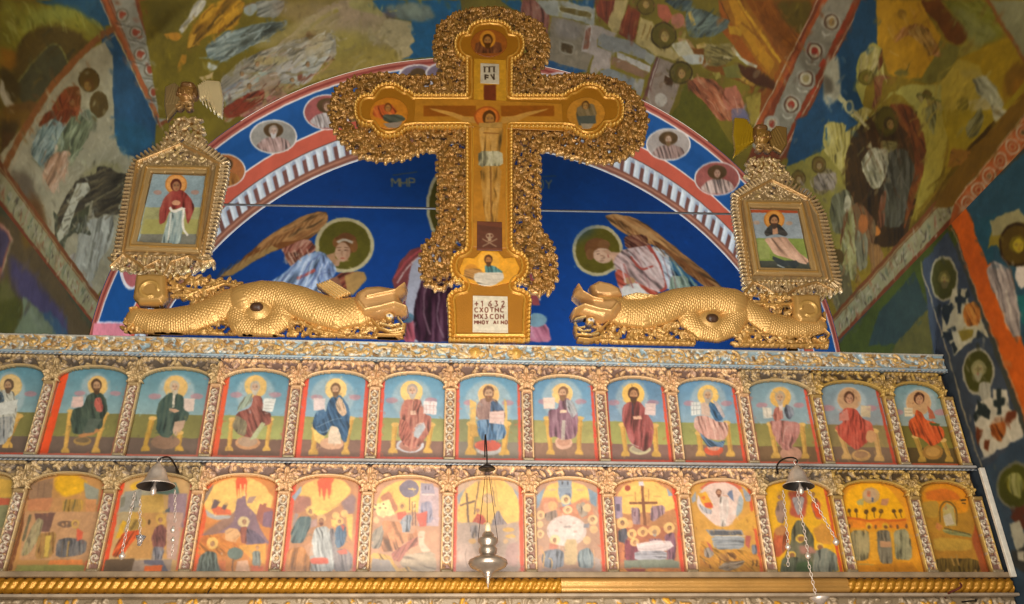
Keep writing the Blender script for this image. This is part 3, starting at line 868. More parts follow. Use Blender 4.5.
# narrow face where the splayed arch meets the side walls below the springing
# ---------------------------------------------------------------- lunette wall
LX0, LX1, LZ0, LZ1 = -2.9, 2.9, 2.9, 6.45
def lun_inv(q):
    P = on(q, 1, YF); return np.stack([(P[:, 0]-LX0)/(LX1-LX0), (LZ1-P[:, 2])/(LZ1-LZ0)], 1)
LN = Canvas(940, 560, lun_inv, '093f88', 500)
g = np.linspace(0, 1, 560)[:, None, None]
LN.a = LN.a*(.94+.12*fbm(560, 940, 50, 8))[..., None]
LA, LB, LC = (200, 190, 4.08), (540, 190, 4.08), (380, 160, 3.177)
LN.draw(LA, '''
p 7a4a24 60,370 140,310 230,230 330,170 420,105 480,88 515,92 525,115 500,165 440,205 300,250 170,320
f b48450 8a5c34 12 -60,40 240,215 330,155 430,100 490,90 522,100 520,130 480,180 400,205 320,215 230,250
p 9a7a48 80,350 150,300 290,225 320,240 240,280 130,350
f 8a4c3c c49880 9 -30,40 330,240 420,200 450,205 480,240 470,250 420,270 360,290 340,260
f 6a3828 b08870 8 20,50 340,260 400,250 430,280 370,320
f 8c4434 a06848 10 -60,40 560,340 640,330 650,400 600,420 560,400
p a8834c 590,350 640,330 672,335 680,365 650,400 620,430 600,410
H 5a5418 b8ac84 590 225 112 105
p 5a5418 590,225 591,225 590,226
e 6a4222 596 218 46 44
e 7c5028 560 215 20 24
e 7c5028 628 228 16 26
e c09878 582 254 31 40
p b48c6c 545,275 572,290 566,312 530,310 525,290
s 6a4222 12 552,200 585,185 622,200
s c8bca8 6 556,212 588,200 626,212
s 5a3a28 4 562,246 576,245
s 5a3a28 4 590,246 604,245
s 5a3a28/.8 3 558,236 577,233
s 5a3a28/.8 3 588,233 606,236
s 94684c 4 582,248 578,266 584,268
s a04838 4 572,280 590,280
p 9c7458/.6 598,240 614,245 606,285 590,294
s b4a894 10 560,215 590,200 625,215
p a8805c 505,270 550,255 555,300 520,320
f 8ba3c4 bccbe0 14 -40,70 350,330 430,260 500,248 560,320 550,350 490,400 480,440 400,420 280,380
f 7c92bc a9bcd8 12 10,60 500,255 545,320 560,330 540,360 480,385 465,340
s b0544c 12 395,362 470,325
f 98a8c8 b8c4dc 14 40,30 280,380 330,370 400,390 490,440 500,460 460,440
s 5f6c9c/.8 5 395,400 440,300 500,255
s 5f6c9c/.7 5 330,370 390,300
s 6a78a4/.7 5 440,400 470,350 540,330
p 8a5c44 520,370 560,350 580,390 540,400
p 4a3060/.3~3 540,40 620,45 610,85 520,80
''')
LN.draw(LB, '''
f a87848 c49a64 14 60,40 262,105 300,95 380,110 450,150 560,240 700,350 780,440 720,430 600,340 480,230 380,200 300,150
f 7a4c2c 946438 10 60,45 450,190 600,300 770,440 640,370 500,270
f 6a3c30 9a6c54 8 30,20 340,190 400,180 440,190 440,235 350,240
H 5c5416 b8ac84 235 247 96 98
e 6a4424 232 238 50 42
e 7c5430 205 262 18 24
e 7c5430 262 222 26 18
e c8a488 256 268 40 32 15
p c0987c 285,255 330,255 340,290 300,300
s 5a3a28 4 232,262 244,258
s 5a3a28 4 250,282 264,276
s 5a3a28/.8 3 226,252 242,246
s 5a3a28/.8 3 246,292 262,288
s 9c7054 4 246,266 262,272
s a85040 4 276,262 280,276
p a87c5c/.5 250,245 280,245 290,265 270,260
f c4a6a0 e0ccc6 14 50,50 300,280 340,240 450,225 500,290 530,400 480,420 430,440 330,440 310,350
s a8483c 13 440,225 490,290 525,395 490,415
s a8483c/.9 9 370,270 410,330 460,310
f b4503c c88478 10 40,30 305,340 320,320 400,380 490,420 460,440 380,410 320,400
f c0ccd8 e0e4e8 12 60,60 450,225 520,250 560,330 540,420 520,400 490,290
f 3c6c8c 7c9a90 14 50,60 520,260 600,340 660,410 540,420 540,340
f 7c9484 a8b8a0 14 20,60 530,350 600,350 620,420 530,430
f b8b8b4 dcdcd8 12 30,30 330,400 380,370 440,420 470,440 480,480 430,480 340,450
p d8d4cc 330,400 400,380 430,420 340,450
e b48a60 365 370 24 14
s a8483c/.6 5 340,300 380,400
''')
LN.draw((0, 0, 1), '''
p 0c3f80/.4~9 440,120 540,120 600,170 600,230 540,260 440,240 400,200 400,150
H 4a4414 b0a888 450 206 22 36
p 7a3c3c 392,280 400,262 410,250 422,246 432,240 440,240 432,260 420,268 410,285 406,305 398,305
p a8a8b4 412,262 440,240 450,250 450,342 412,342 405,300
f 3c1c2c 6a4454 6 2,60 422,278 432,266 452,260 456,342 412,342 414,305
s 8d6a74/.7 2 428,275 422,310 430,335
s 9c8088/.6 1.5 440,290 436,320 444,338
s a84a4c 2 394,278 412,254 440,242
s c8b0a8 1.4 397,283 414,258 442,246
s a84a4c 2 399,285 402,304
f a8505c c07880 5 10,30 404,342 400,328 412,314 416,342
e 3f6a7c/.8 408 318 6 5
p 9a4a4c 528,262 536,285 540,305 532,305 528,285
s c8b0b0 1.6 528,256 536,282 540,300
f b86c80 cc92a0 5 10,20 526,342 526,324 536,316 548,326 552,342
e 7c9ca8 537 320 10 7
''')
fe = []
for k in range(14):
    t = k/13; x, y = 480-380*t, 110+215*t
    fe.append('s 6f4422/.7 4 %d,%d %d,%d' % (x, y-8, x-34, y+34)); fe.append('s c89c64/.5 3 %d,%d %d,%d' % (x+8, y-6, x-24, y+34))
for x, y in ((360, 250), (385, 245), (410, 240), (435, 238), (345, 275), (372, 270), (400, 262)): fe.append('s c8a890/.8 5 %d,%d %d,%d' % (x, y, x+10, y+28))
for a in ((430, 290, 395, 380), (460, 285, 430, 390), (500, 300, 470, 380), (365, 345, 330, 390), (520, 290, 500, 350)): fe.append('s dce4f0/.7 5 %d,%d %d,%d' % a)
for a in ((445, 290, 412, 385), (480, 300, 452, 400), (340, 360, 310, 390), (510, 320, 480, 400)): fe.append('s 55689c/.7 4 %d,%d %d,%d' % a)
LN.draw(LA, chr(10).join(fe))
fe = []
for k in range(16):
    t = k/15; x, y = 300+450*t, 115+310*t
    fe.append('s 7a5028/.7 4 %d,%d %d,%d' % (x, y-10, x+30, y+30)); fe.append('s cca06c/.5 3 %d,%d %d,%d' % (x-8, y-4, x+24, y+34))
for a in ((360, 250, 400, 300), (400, 240, 450, 330), (330, 300, 350, 380), (460, 260, 500, 360)): fe.append('s ecdcdc/.7 6 %d,%d %d,%d' % a)
for a in ((380, 250, 420, 320), (345, 320, 380, 400), (420, 330, 450, 400), (500, 270, 530, 370), (540, 330, 560, 410)): fe.append('s 94686c/.7 4 %d,%d %d,%d' % a)
for a in ((560, 310, 600, 390), (530, 290, 570, 400)): fe.append('s c4d0c8/.7 5 %d,%d %d,%d' % a)
LN.draw(LB, chr(10).join(fe))
# dim gilded letters  ΜΗ ΤΗΡ / ΘΥ
def letters(cv, strokes, x, y, s, col, w, a=.8):
    cv.o = (0, 0, 1)
    for st in strokes: cv.stroke([c for p in st for c in (x+p[0]*s, y+p[1]*s)], w, col, a)
GL = {'M': [[(0, 1), (0, 0)], [(0, 0), (.4, .6)], [(.4, .6), (.8, 0)], [(.8, 0), (.8, 1)]], 'H': [[(0, 0), (0, 1)], [(.7, 0), (.7, 1)], [(0, .5), (.7, .5)]],
      'N': [[(0, 1), (0, 0)], [(0, .3), (.7, .7)], [(.7, 0), (.7, 1)]], 'T': [[(0, 0), (.8, 0)], [(.4, 0), (.4, 1)]], 'P': [[(0, 0), (0, 1)], [(0, 0), (.6, .1)], [(.6, .1), (.6, .5)], [(.6, .5), (0, .5)]],
      'O': [[(.1, 0), (.6, 0), (.7, .5), (.6, 1), (.1, 1), (0, .5), (.1, 0)]], 'I': [[(.1, 0), (.1, 1)]], 'C': [[(.7, .1), (.2, 0), (0, .5), (.2, 1), (.7, .9)]],
      'X': [[(0, 0), (.7, 1)], [(.7, 0), (0, 1)]], 'K': [[(0, 0), (0, 1)], [(.6, 0), (0, .5)], [(0, .5), (.6, 1)]], 'V': [[(0, 0), (.35, .5)], [(.7, 0), (.35, .5)], [(.35, .5), (.35, 1)]],
      '1': [[(0, .2), (.2, 0)], [(.2, 0), (.2, 1)]], '6': [[(.6, 0), (.1, .4), (.1, .9), (.6, .9), (.6, .5), (.1, .5)]], '3': [[(0, 0), (.5, 0), (.2, .4), (.6, .7), (.2, 1), (0, .9)]], '2': [[(0, .2), (.4, 0), (.5, .4), (0, 1)], [(0, 1), (.6, 1)]],
      '+': [[(0, .5), (.7, .5)], [(.35, .1), (.35, .9)]], 'E': [[(0, 0), (0, 1)], [(0, 0), (.6, 0)], [(0, .5), (.5, .5)], [(0, 1), (.6, 1)]], 'A': [[(0, 1), (.35, 0)], [(.35, 0), (.7, 1)], [(.15, .6), (.55, .6)]], 'L': [[(0, 0), (0, 1)], [(0, 1), (.6, 1)]], 'B': [[(0, 0), (0, 1)], [(0, 0), (.5, .25), (0, .5)], [(0, .5), (.6, .75), (0, 1)]]}
def write(cv, txt, x, y, s, col, w, a=.8, gap=.95):
    for ch in txt:
        if ch in GL: letters(cv, GL[ch], x, y, s, col, w, a)
        x += s*gap
write(LN, 'MHP', 392, 178, 9, '8c8058', 1.5, .85)
LN.stroke([393, 175, 417, 172], 1.2, '5c5a48', .7)
write(LN, 'OV', 537, 180, 9, '8c8058', 1.5, .7)
LN.stroke([536, 177, 556, 176], 1.2, '5c5a48', .5)
LN.dabs(1500, 3, 2.5, .4)
LN.finish(.5, 9, 1, .05)
U, V = np.meshgrid(np.linspace(0, 1, LN.w), np.linspace(0, 1, LN.h))
struct(grid('wall_back', np.stack([LX0+(LX1-LX0)*U, np.full_like(U, YF+.0), LZ1-(LZ1-LZ0)*V], -1), lin(LN.a), M_FRESCO))
# ---------------------------------------------------------------- side walls
SY0, SY1, SZ0, SZ1 = -2.2, 1.7, 1.9, ZS+.0
def side_inv(X):
    def f(q):
        P = on(q, 0, X); return np.stack([(P[:, 1]-SY0)/(SY1-SY0), (SZ1-P[:, 2])/(SZ1-SZ0)], 1)
    return f
RW = Canvas(620, 380, side_inv(HW), '36382e', 700)
RW.draw((0, 0, 1), '''
p 37400f 835,348 950,222 960,240 944,258 968,330 975,400 880,400
p 26342e 880,310 915,272 925,300 935,330 915,345 868,345
p 4c481c 895,345 918,318 938,300 950,360 890,360
p 343c44 922,262 948,232 975,300 1030,450 1024,640 1060,640 980,640 930,330
s 9a8c6c/.8 1.4 921,268 944,340 960,400 1020,590
p b4500e 948,215 966,206 972,222 990,262 1030,360 1080,480 1060,520 1020,408 975,290 955,230
s 9a7c5c/.8 1.2 952,228 975,290 1020,405 1050,480
p 24424c 966,206 1060,120 1100,480 1060,460 1030,360 990,262
p 2c3c48 985,470 1020,436 1090,400 1090,700 1040,700
''')
RW.draw(ZJ, '''
p 20464f 760,10 880,-40 860,120 870,200 840,230 790,120
p 7a6a20 860,40 960,0 1060,0 1060,240 960,240 880,130 840,140
p 8a8256 850,0 1000,-60 1050,0 930,60 860,90
H 4a3808 2a1c06 990 125 88 110
h 6a5a10 a08c1c - 990 130 50 .3
f 96887c b0a490 18 20,80 870,210 920,230 960,270 990,380 1010,600 960,600 850,330 830,250
s 5c4c3c/.8 9 910,180 950,240 980,350
p c4b8a4 980,240 1060,240 1060,330 1010,350 980,300
p 1c5c58 990,380 1060,380 1060,560 1010,520
H 3c3c12 8a8468 615 300 66 108
h 5a5424 8f8444 5c5430 618 300 42 0
p a09878 640,430 660,350 710,350 735,350 740,420 790,470 840,600 600,604 610,520 600,450
p 232b2c 680,350 700,350 700,385 725,390 730,420 705,425 705,480 685,480 680,430 668,420 668,395 682,390
p 232b2c 610,430 640,440 650,420 670,450 650,480 630,540 600,470
p 232b2c 740,350 750,385 725,405 725,370
p 232b2c 640,550 670,540 690,604 600,604
p 232b2c 790,560 830,604 780,604
f 95561c b07834 10 30,60 720,440 770,415 800,450 795,540 740,550 710,500
p 232b2c 560,450 600,430 590,500
''')
RW.draw((884, 330, 4.314), '''
p a8a284 250,0 400,0 395,30 340,80 300,110 285,60
p 232b2c 250,10 290,0 300,40 275,50
''')
RW.draw((884, 330, 4.314), '''
p 232b2c 285,60 300,50 320,80 300,105
p 7c6c24 320,0 390,0 380,30 340,50
H 3c3c10 8f8a74 408 180 64 96
h 78744c 948a5c 8a8668 408 175 42 -.2
f 8f8c78 a8a490 10 5,50 410,230 460,225 465,280 440,320 410,280
p b0a890 395,330 420,300 470,290 470,250 530,260 545,340 570,360 600,430 604,460 470,530 430,550 400,460 390,400
p 1c2624 485,250 505,250 505,295 525,300 525,325 505,328 505,365 488,365 488,330 468,325 468,300 485,298
p 1c2624 400,300 440,320 460,350 450,390 420,370 395,400 385,370 405,340
p 5c2c14 530,360 570,350 570,385 545,400 550,430 525,400
p 5c2c14 400,420 425,430 415,470 405,505 395,460
f a08060 b89878 8 8,30 460,400 490,370 520,380 525,400 470,420
f 8a4414 a8642c 9 20,30 450,410 525,395 530,440 500,490 465,460
p 5c2c14 435,470 460,480 450,520 430,510
s b4b0a0/.8 4 420,560 604,450
''')
RW.draw((924, 460, 4.194), '''
H 3a3c08 5a5a48 385 110 78 95
h 6a6418 8a8420 - 385 110 48 0
f 7c7c3c 94905c 12 4,40 350,60 400,50 419,110 400,160 360,140
p 4c2414 385,200 430,190 430,300 360,240
p a09c84 360,270 400,250 430,330 400,420 380,360
p 2c2c28 365,380 430,360 430,480 380,450
p a8a088 390,380 420,380 420,420 395,420
''')
RW.dabs(1500, 4, 4, .4)
RW.finish(1.0, 9, 1, .07)
def sidewall(name, X, cv, flip):
    U, V = np.meshgrid(np.linspace(0, 1, cv.w), np.linspace(0, 1, cv.h))
    return struct(grid(name, np.stack([np.full_like(U, X), SY0+(SY1-SY0)*U, SZ1-(SZ1-SZ0)*V], -1), lin(cv.a), M_FRESCO, flip=flip))
sidewall('wall_right', HW, RW, True)
LW = Canvas(560, 330, side_inv(-HW), '3c3c24', 800)
LW.draw(ZC, '''
p 4a3c20 -60,-60 120,30 480,580 480,700 -200,700 -200,0
p 5c4412~4 100,40 160,80 160,140 120,130
p 3b3448~4 40,180 150,260 330,480 360,604 200,604 60,320
p 2f4452 200,480 260,470 370,604 240,604
p 3c3c08~3 -200,280 60,340 120,430 100,540 40,604 -200,604
p 54502a/.7~3 0,300 60,330 80,400 0,420
p 5c6448~1 110,390 150,410 280,570 290,610 60,604 120,480
p 6a7058/.6~3 130,420 240,540 180,560
p 7a4a38 -150,-150 -20,-10 60,90 10,280 0,310 -150,200
p 3c3440 -150,20 0,40 50,100 10,240 -150,200
s a07860/.9 9 -60,-40 65,100
s 8d7c5c/.8 7 65,100 10,280
''')
LW.dabs(1500, 5, 6, .4)
LW.finish(1.5, 9, 2, .07)
sidewall('wall_left', -HW, LW, False)
# the walls below, out of the painted zone, and the floor
def box(name, x0, x1, y0, y1, z0, z1, mat, parent=None, bevel=0):
    V = [(x, y, z) for x in (x0, x1) for y in (y0, y1) for z in (z0, z1)]
    F = [(0, 1, 3, 2), (4, 6, 7, 5), (0, 4, 5, 1), (2, 3, 7, 6), (0, 2, 6, 4), (1, 5, 7, 3)]
    o = mesh_from(name, np.array(V), np.array(F), None, mat, parent, False)
    if bevel:
        m = o.modifiers.new('b', 'BEVEL'); m.width = bevel; m.segments = 2
    return o
M_PLASTER = mat_plain('ochre_plaster', '8a7a5c', .9, 0, .15, 4)
M_STONE = mat_plain('stone_floor', '8c8272', .6, 0, .2, 3)
struct(box('wall_left', -HW-.1, -HW, -4.6, 1.7, -.0, SZ0, M_PLASTER))
struct(box('wall_right', HW, HW+.1, -4.6, 1.7, -.0, SZ0, M_PLASTER))
struct(box('wall_left', -HW-.1, -HW, -4.6, SY0, SZ0, ZS, M_PLASTER))
struct(box('wall_right', HW, HW+.1, -4.6, SY0, SZ0, ZS, M_PLASTER))
struct(box('wall_back', -2.9, 2.9, YF, YF+.1, 0, LZ0, M_PLASTER))
struct(box('floor', -HW-.1, HW+.1, -4.6, YF+.1, -.1, 0, M_STONE))
# ================================================================= carving: relief grown stroke by stroke on a wooden board
class Carve:
    def __init__(s, x0, x1, z0, z1, Y, res=.0042, base=None, col='c09050', bgcol=None):
        s.x0, s.x1, s.z0, s.z1, s.Y = x0, x1, z0, z1, Y
        s.w = max(3, int(round((x1-x0)/res))+1); s.h = max(3, int(round((z1-z0)/res))+1)
        s.X = np.linspace(x0, x1, s.w)[None, :].repeat(s.h, 0); s.Z = np.linspace(z1, z0, s.h)[:, None].repeat(s.w, 1)
        s.H = np.full((s.h, s.w), -1. if base is None else base)
        s.C = np.tile(lin(hx(bgcol or col)), (s.h, s.w, 1)); s.col = lin(hx(col)); s.res = res
    def box_(s, x0, x1, z0, z1):
        i0 = max(0, int((x0-s.x0)/(s.x1-s.x0)*(s.w-1))-1); i1 = min(s.w, int((x1-s.x0)/(s.x1-s.x0)*(s.w-1))+3)
        j0 = max(0, int((s.z1-z1)/(s.z1-s.z0)*(s.h-1))-1); j1 = min(s.h, int((s.z1-z0)/(s.z1-s.z0)*(s.h-1))+3)
        return (j0, j1, i0, i1) if i1 > i0 and j1 > j0 else None
    def put(s, b, h, m, col, over=False):
        j0, j1, i0, i1 = b; H = s.H[j0:j1, i0:i1]
        k = m & ((h > H) | over); H[k] = h[k]
        if col is not None: s.C[j0:j1, i0:i1][k] = col if isinstance(col, np.ndarray) and col.ndim == 1 else col[k]
    def tube(s, pts, r, h, base=0., col=None, mod=None, flat=1., over=False):
        """rounded ridge along a path (metres); r, h may vary along it"""
        p = np.asarray(pts, float).reshape(-1, 2); n = len(p)
        r = np.full(n, r) if np.isscalar(r) else np.asarray(r, float); h = np.full(n, h) if np.isscalar(h) else np.asarray(h, float)
        R = r.max(); b = s.box_(p[:, 0].min()-R, p[:, 0].max()+R, p[:, 1].min()-R, p[:, 1].max()+R)
        if b is None: return
        j0, j1, i0, i1 = b; X, Z = s.X[j0:j1, i0:i1], s.Z[j0:j1, i0:i1]
        best = np.full(X.shape, 1e9); hh = np.zeros_like(X); S = np.zeros_like(X); T = np.zeros_like(X); acc = 0.
        for k in range(n-1):
            d = p[k+1]-p[k]; L = math.hypot(*d)
            if L < 1e-9: continue
            t = np.clip(((X-p[k, 0])*d[0]+(Z-p[k, 1])*d[1])/L/L, 0, 1)
            dx, dz = X-p[k, 0]-t*d[0], Z-p[k, 1]-t*d[1]
            rr = r[k]+(r[k+1]-r[k])*t+1e-6; q = (dx*dx+dz*dz)/rr**2
            m = q < best
            best[m] = q[m]; hh[m] = (h[k]+(h[k+1]-h[k])*t)[m]; S[m] = (acc+t*L)[m]
            T[m] = ((dx*d[1]-dz*d[0])/L/rr)[m]; acc += L
        m = best < 1
        H = base+hh*np.sqrt(np.clip(1-best**flat, 0, 1))
        if mod is not None: H = H+mod(S, T, hh)*(best < .97)
        s.put(b, H, m, s.col if col is None else (lin(hx(col)) if isinstance(col, str) else col), over)
    def polyg(s, pts, h, col=None, bev=.004, over=False, cut=False):
        p = np.asarray(pts, float).reshape(-1, 2)
        b = s.box_(p[:, 0].min(), p[:, 0].max(), p[:, 1].min(), p[:, 1].max())
        if b is None: return
        j0, j1, i0, i1 = b; X, Z = s.X[j0:j1, i0:i1], s.Z[j0:j1, i0:i1]
        m = np.zeros(X.shape, bool); D = np.full(X.shape, 1e9)
        for (ax, az), (bx, bz) in zip(p, np.roll(p, -1, 0)):
            if az != bz:
                c = (az > Z) != (bz > Z); m ^= c & (X < (bx-ax)*(Z-az)/(bz-az)+ax)
            L2 = (bx-ax)**2+(bz-az)**2+1e-12; t = np.clip(((X-ax)*(bx-ax)+(Z-az)*(bz-az))/L2, 0, 1)
            D = np.minimum(D, np.hypot(X-ax-t*(bx-ax), Z-az-t*(bz-az)))
        if cut:
            s.H[j0:j1, i0:i1][m] = -1; return
        hgt = h*np.sqrt(np.clip(1-(1-np.minimum(D/bev, 1))**2, 0, 1)) if h > 0 else np.full(X.shape, h)
        s.put(b, hgt, m, s.col if col is None else lin(hx(col)), over)
    def ball(s, x, z, r, h, col=None, base=0.): s.tube([x-1e-4, z, x+1e-4, z], r, h, base, col)
    def curl(s, x, z, r, a0, turns, w, h, sg=1, col=None, base=0., n=14):
        t = np.linspace(0, 1, n); a = a0+sg*t*turns*2*np.pi; rr = r*(1-t*.8)
        s.tube(np.stack([x+rr*np.cos(a), z+rr*np.sin(a)], 1), w*(1-.5*t), h, base, col)
        s.ball(x+rr[-1]*math.cos(a[-1]), z+rr[-1]*math.sin(a[-1]), w*1.1, h*1.1, col, base)
    def leaf(s, x, z, a, L, w, h, bend=.6, col=None, base=0.):
        t = np.linspace(0, 1, 6); b = a+bend*t; dx = np.concatenate([[0], np.cumsum(np.cos(b[1:])*L/5)]); dz = np.concatenate([[0], np.cumsum(np.sin(b[1:])*L/5)])
        s.tube(np.stack([x+dx, z+dz], 1), w*np.sin(np.pi*np.clip(.12+.86*t, 0, 1))+w*.12, h*(1-.4*t), base, col, mod=lambda S, T, hh: -hh*.35*np.exp(-(T/.22)**2))
    def build(s, name, mat, parent=None, thick=.02, back=None, cy=None, bend=None):
        m = (s.H[:-1, :-1] > -.5) & (s.H[1:, :-1] > -.5) & (s.H[:-1, 1:] > -.5) & (s.H[1:, 1:] > -.5)
        Hc = np.maximum(s.H, 0)
        Y = s.Y-Hc+(0 if bend is None else bend(s.X, s.Z))
        P = np.stack([s.X, Y, s.Z], -1)
        B = None
        if thick: B = np.stack([s.X, np.full_like(s.X, s.Y+thick)+(0 if bend is None else bend(s.X, s.Z)), s.Z], -1)
        return grid(name, P, s.C, mat, m, B, parent)
def px(pts, Y=0.):
    return on(np.asarray(pts, float).reshape(-1, 2), 1, Y)[:, [0, 2]]
def zpx(o, pts, Y=0.):
    p = np.asarray(pts, float).reshape(-1, 2); return px(np.array([o[0], o[1]])+p/o[2], Y)
# ================================================================= the icon screen
colx = []
for a, b in zip([(49.5, 382), (133.3, 386), (215.8, 386), (295.7, 388.5), (373.9, 388.5), (449.8, 388.5), (527.4, 391), (601.6, 391), (672.7, 392), (743.3, 392), (816.9, 396), (888.6, 397), (953, 402.6)],
                [(31.7, 454.5), (119.3, 455.8), (205.2, 457), (289.4, 458.3), (371.4, 460.8), (449.8, 460.8), (527.9, 460.8), (603.6, 460.8), (677.8, 462), (752.6, 462), (827.6, 464), (903.9, 465.5), (970.8, 465.5)]):
    colx.append((onY(*a, 0)[0]+onY(*b, 0)[0])/2)
colx = [colx[0]-.395]+colx           # fourteen columns, thirteen bays
colx[-1] = min(colx[-1], HW-.045)
colx[0] = max(colx[0], -HW+.036)
SCREEN = empty('iconostasis', (0, 0, 0))
tag(SCREEN, 'carved and gilded wooden icon screen with two arcades, spanning wall to wall', 'icon screen')
SX0, SX1 = -HW+.005, HW-.005
box('plinth_panelling', SX0, SX1, .02, .12, 0, Z3-.2, M_WOOD, SCREEN)
box('backboard', SX0, SX1, .045, .075, Z3-.2, Z1+.1, M_WOOD, SCREEN)
ZT = float(np.mean([onY(x, y, 0)[2] for x, y in ((5, 333), (300, 340.5), (500, 345), (900, 357.5))]))
# ---- top frieze: gilded rinceau on pale blue
fr = Carve(SX0, SX1, Z1-.002, ZT, -.01, .0045, base=0., col='c9a468', bgcol='93aeba')
n_ = fbm(fr.h, fr.w, 60, 21)[..., None]
fr.C = fr.C*(1-n_*.5)+lin(hx('a9b4b0'))*n_*.5
per = .155; zc = (Z1+ZT)/2; ph = 0
t = np.arange(SX0, SX1, .012)
fr.tube(np.stack([t, zc+.022*np.sin(t/per*np.pi)], 1), .0055, .012)
k = 0; x = SX0+per/2
while x < SX1:
    sg = 1 if k % 2 == 0 else -1
    zz = zc-sg*.006
    fr.curl(x, zz, .036, -sg*math.pi/2, 1.15, .0075, .016, sg)
    for q in range(5):
        a = rng.uniform(0, 6.28); fr.leaf(x+.05*math.cos(a), zz+.034*math.sin(a), a+rng.uniform(-.5, .5), rng.uniform(.03, .05), .010, .015, rng.uniform(-1, 1), col=['c9a468', 'd4b888', 'b88a4c'][q % 3])
    fr.ball(x, zz, .012, .02, 'd8b060')
    x += per; k += 1
for q in range(1300):
    fr.leaf(rng.uniform(SX0, SX1), rng.uniform(Z1+.01, ZT-.01), rng.uniform(0, 6.28), rng.uniform(.022, .042), .009, rng.uniform(.006, .016), rng.uniform(-1.2, 1.2), col=(['c9a468', 'cfc6b4', 'b08a58', 'd8c090', '8a6a44'] if rng.random() < .6 else ['b8b4a4', 'c0b49c', '9c9078', 'a8b4b8', 'a08c6c'])[q % 5])
mid = onY(490, 350, 0)[0]
for dx in (-.02, .2): fr.ball(mid+dx-.06, zc, .034, .02, 'd0a050'); fr.ball(mid+dx-.06, zc, .016, .028, 'e0b860')
fr.tube([(SX0, ZT-.006), (SX1, ZT-.006)], .006, .016, 0, 'b8b4a8')
fr.tube([(SX0, Z1+.008), (SX1, Z1+.008)], .006, .016, 0, '9fb2bc')
fr.build('frieze', M_GILT, SCREEN, thick=.05)
# ---- cord mouldings: blue and white twisted cords on the rails, shelf under each row
def cord(name, x0, x1, z, Y, r, pitch, c1, c2, mat, parent, duty=.5):
    nl = int((x1-x0)/pitch*6); nr = 8
    T, A = np.meshgrid(np.linspace(x0, x1, nl), np.linspace(0, 2*np.pi, nr+1), indexing='ij')
    w = np.sin(T/pitch*2*np.pi+A); rad = r*(1+.22*w)
    P = np.stack([T, Y-rad*np.sin(A), z+rad*np.cos(A)], -1)
    C = np.where((w > (1-2*duty))[..., None], lin(hx(c1)), lin(hx(c2)))
    return grid(name, P, C, mat, parent=parent, flip=False)
cord('cord_moulding', SX0, SX1, Z1-.002, -.014, .0042, .024, 'b4b4b0', '6c7684', M_GILT, SCREEN)
cord('cord_moulding', SX0, SX1, Z2-.004, -.014, .0042, .024, 'acacaa', '6c7684', M_GILT, SCREEN)
box('shelf_board', SX0, SX1, -.03, .05, Z2+.004, Z2+.016, mat_plain('faded_grey_paint', 'a09c98', .6, 0, .2, 12), SCREEN, .003)
# ---- spandrel arcades
def arch_curve(xa, xb, zs, rise, n=26):
    """opening edge: round arch that ends in small inward shoulders"""
    t = np.linspace(0, np.pi, n); xm = (xa+xb)/2; a = (xb-xa)/2
    return [(xm-a*math.cos(q), zs+rise*math.sin(q)**.82) for q in t]
def spandrel(x0, x1, zt, zs, rise, seed, fringe, tone):
    r = np.random.default_rng(seed); gold = tone
    zb = zs-.012
    c = Carve(x0, x1, zb, zt, .012, .0042, base=.0, col=gold[0], bgcol=gold[3])
    xa, xb = x0+.030, x1-.030; arc = arch_curve(xa, xb, zs, rise)
    for q in range(74):
        x = r.uniform(x0, x1); z = r.uniform(zs, zt)
        c.leaf(x, z, r.uniform(0, 6.28), r.uniform(.02, .042), .0085, r.uniform(.010, .024), r.uniform(-1.4, 1.4), col=gold[r.integers(0, 3)])
    for q in range(14):
        c.leaf(x0+(x1-x0)*(q+.5)/14, zt-.012, (.5 if q < 7 else 2.6), .034, .009, .026, .4, col=gold[q % 2])
    for s_ in (-1, 1):
        xc = x0 if s_ < 0 else x1
        for k in range(4):
            c.curl(xc-s_*(.012+.008*k), zs+.022+.026*k, .018, r.uniform(0, 6), .9, .006, .026, s_, col=gold[k % 3])
        for k in range(5):
            c.leaf(xc-s_*.02, zs+.02+.016*k, math.pi/2+s_*.9+(0 if s_ < 0 else 0), .05, .009, .022, s_*.9, col=gold[(k+1) % 3])
        c.curl(xc-s_*.030, zs+.030, .026, math.pi/2, 1.1, .0085, .034, s_, col=gold[1], base=.004)
        c.curl(xc-s_*.020, zs+.078, .018, -math.pi/2, 1.0, .007, .030, -s_, col=gold[0], base=.004)
        # half rosette of the capital
        c.ball(xc, zs+.036, .014, .040, gold[1]); c.leaf(xc, zs+.05, math.pi/2, .06, .014, .034, 0, gold[0]); c.leaf(xc, zt-.02, -math.pi/2, .04, .013, .03, 0, gold[1])
        for a in np.linspace(-math.pi/2, math.pi/2, 5): c.leaf(xc, zs+.034, a if s_ < 0 else math.pi-a, .030, .008, .03, .5*s_, col=gold[0])
    c.polyg(arc+[(xb, zb-.01), (xa, zb-.01)], 0, cut=True)
    c.polyg([(xa-.0, zb-.01), (xa, zs+.0), (xb, zs), (xb, zb-.01)], 0, cut=True)
    off = np.array([(x+(x-(xa+xb)/2)*.03, z+.005) for x, z in arc])
    c.tube(off, .0085, .030, 0, gold[1])
    c.curl(xa-.004, zs+.006, .012, 0, .8, .006, .03, 1, col=gold[1]); c.curl(xb+.004, zs+.006, .012, math.pi, .8, .006, .03, -1, col=gold[1])
    return c.build('arch_spandrel', M_GILT, SCREEN, thick=.006)
TONES = [('b09468', 'c4a878', '948068', '62564a'), ('d0a478', 'e0b888', 'b8947c', '7a6054'), ('a88850', 'c09c50', '8c7450', '52422c')]
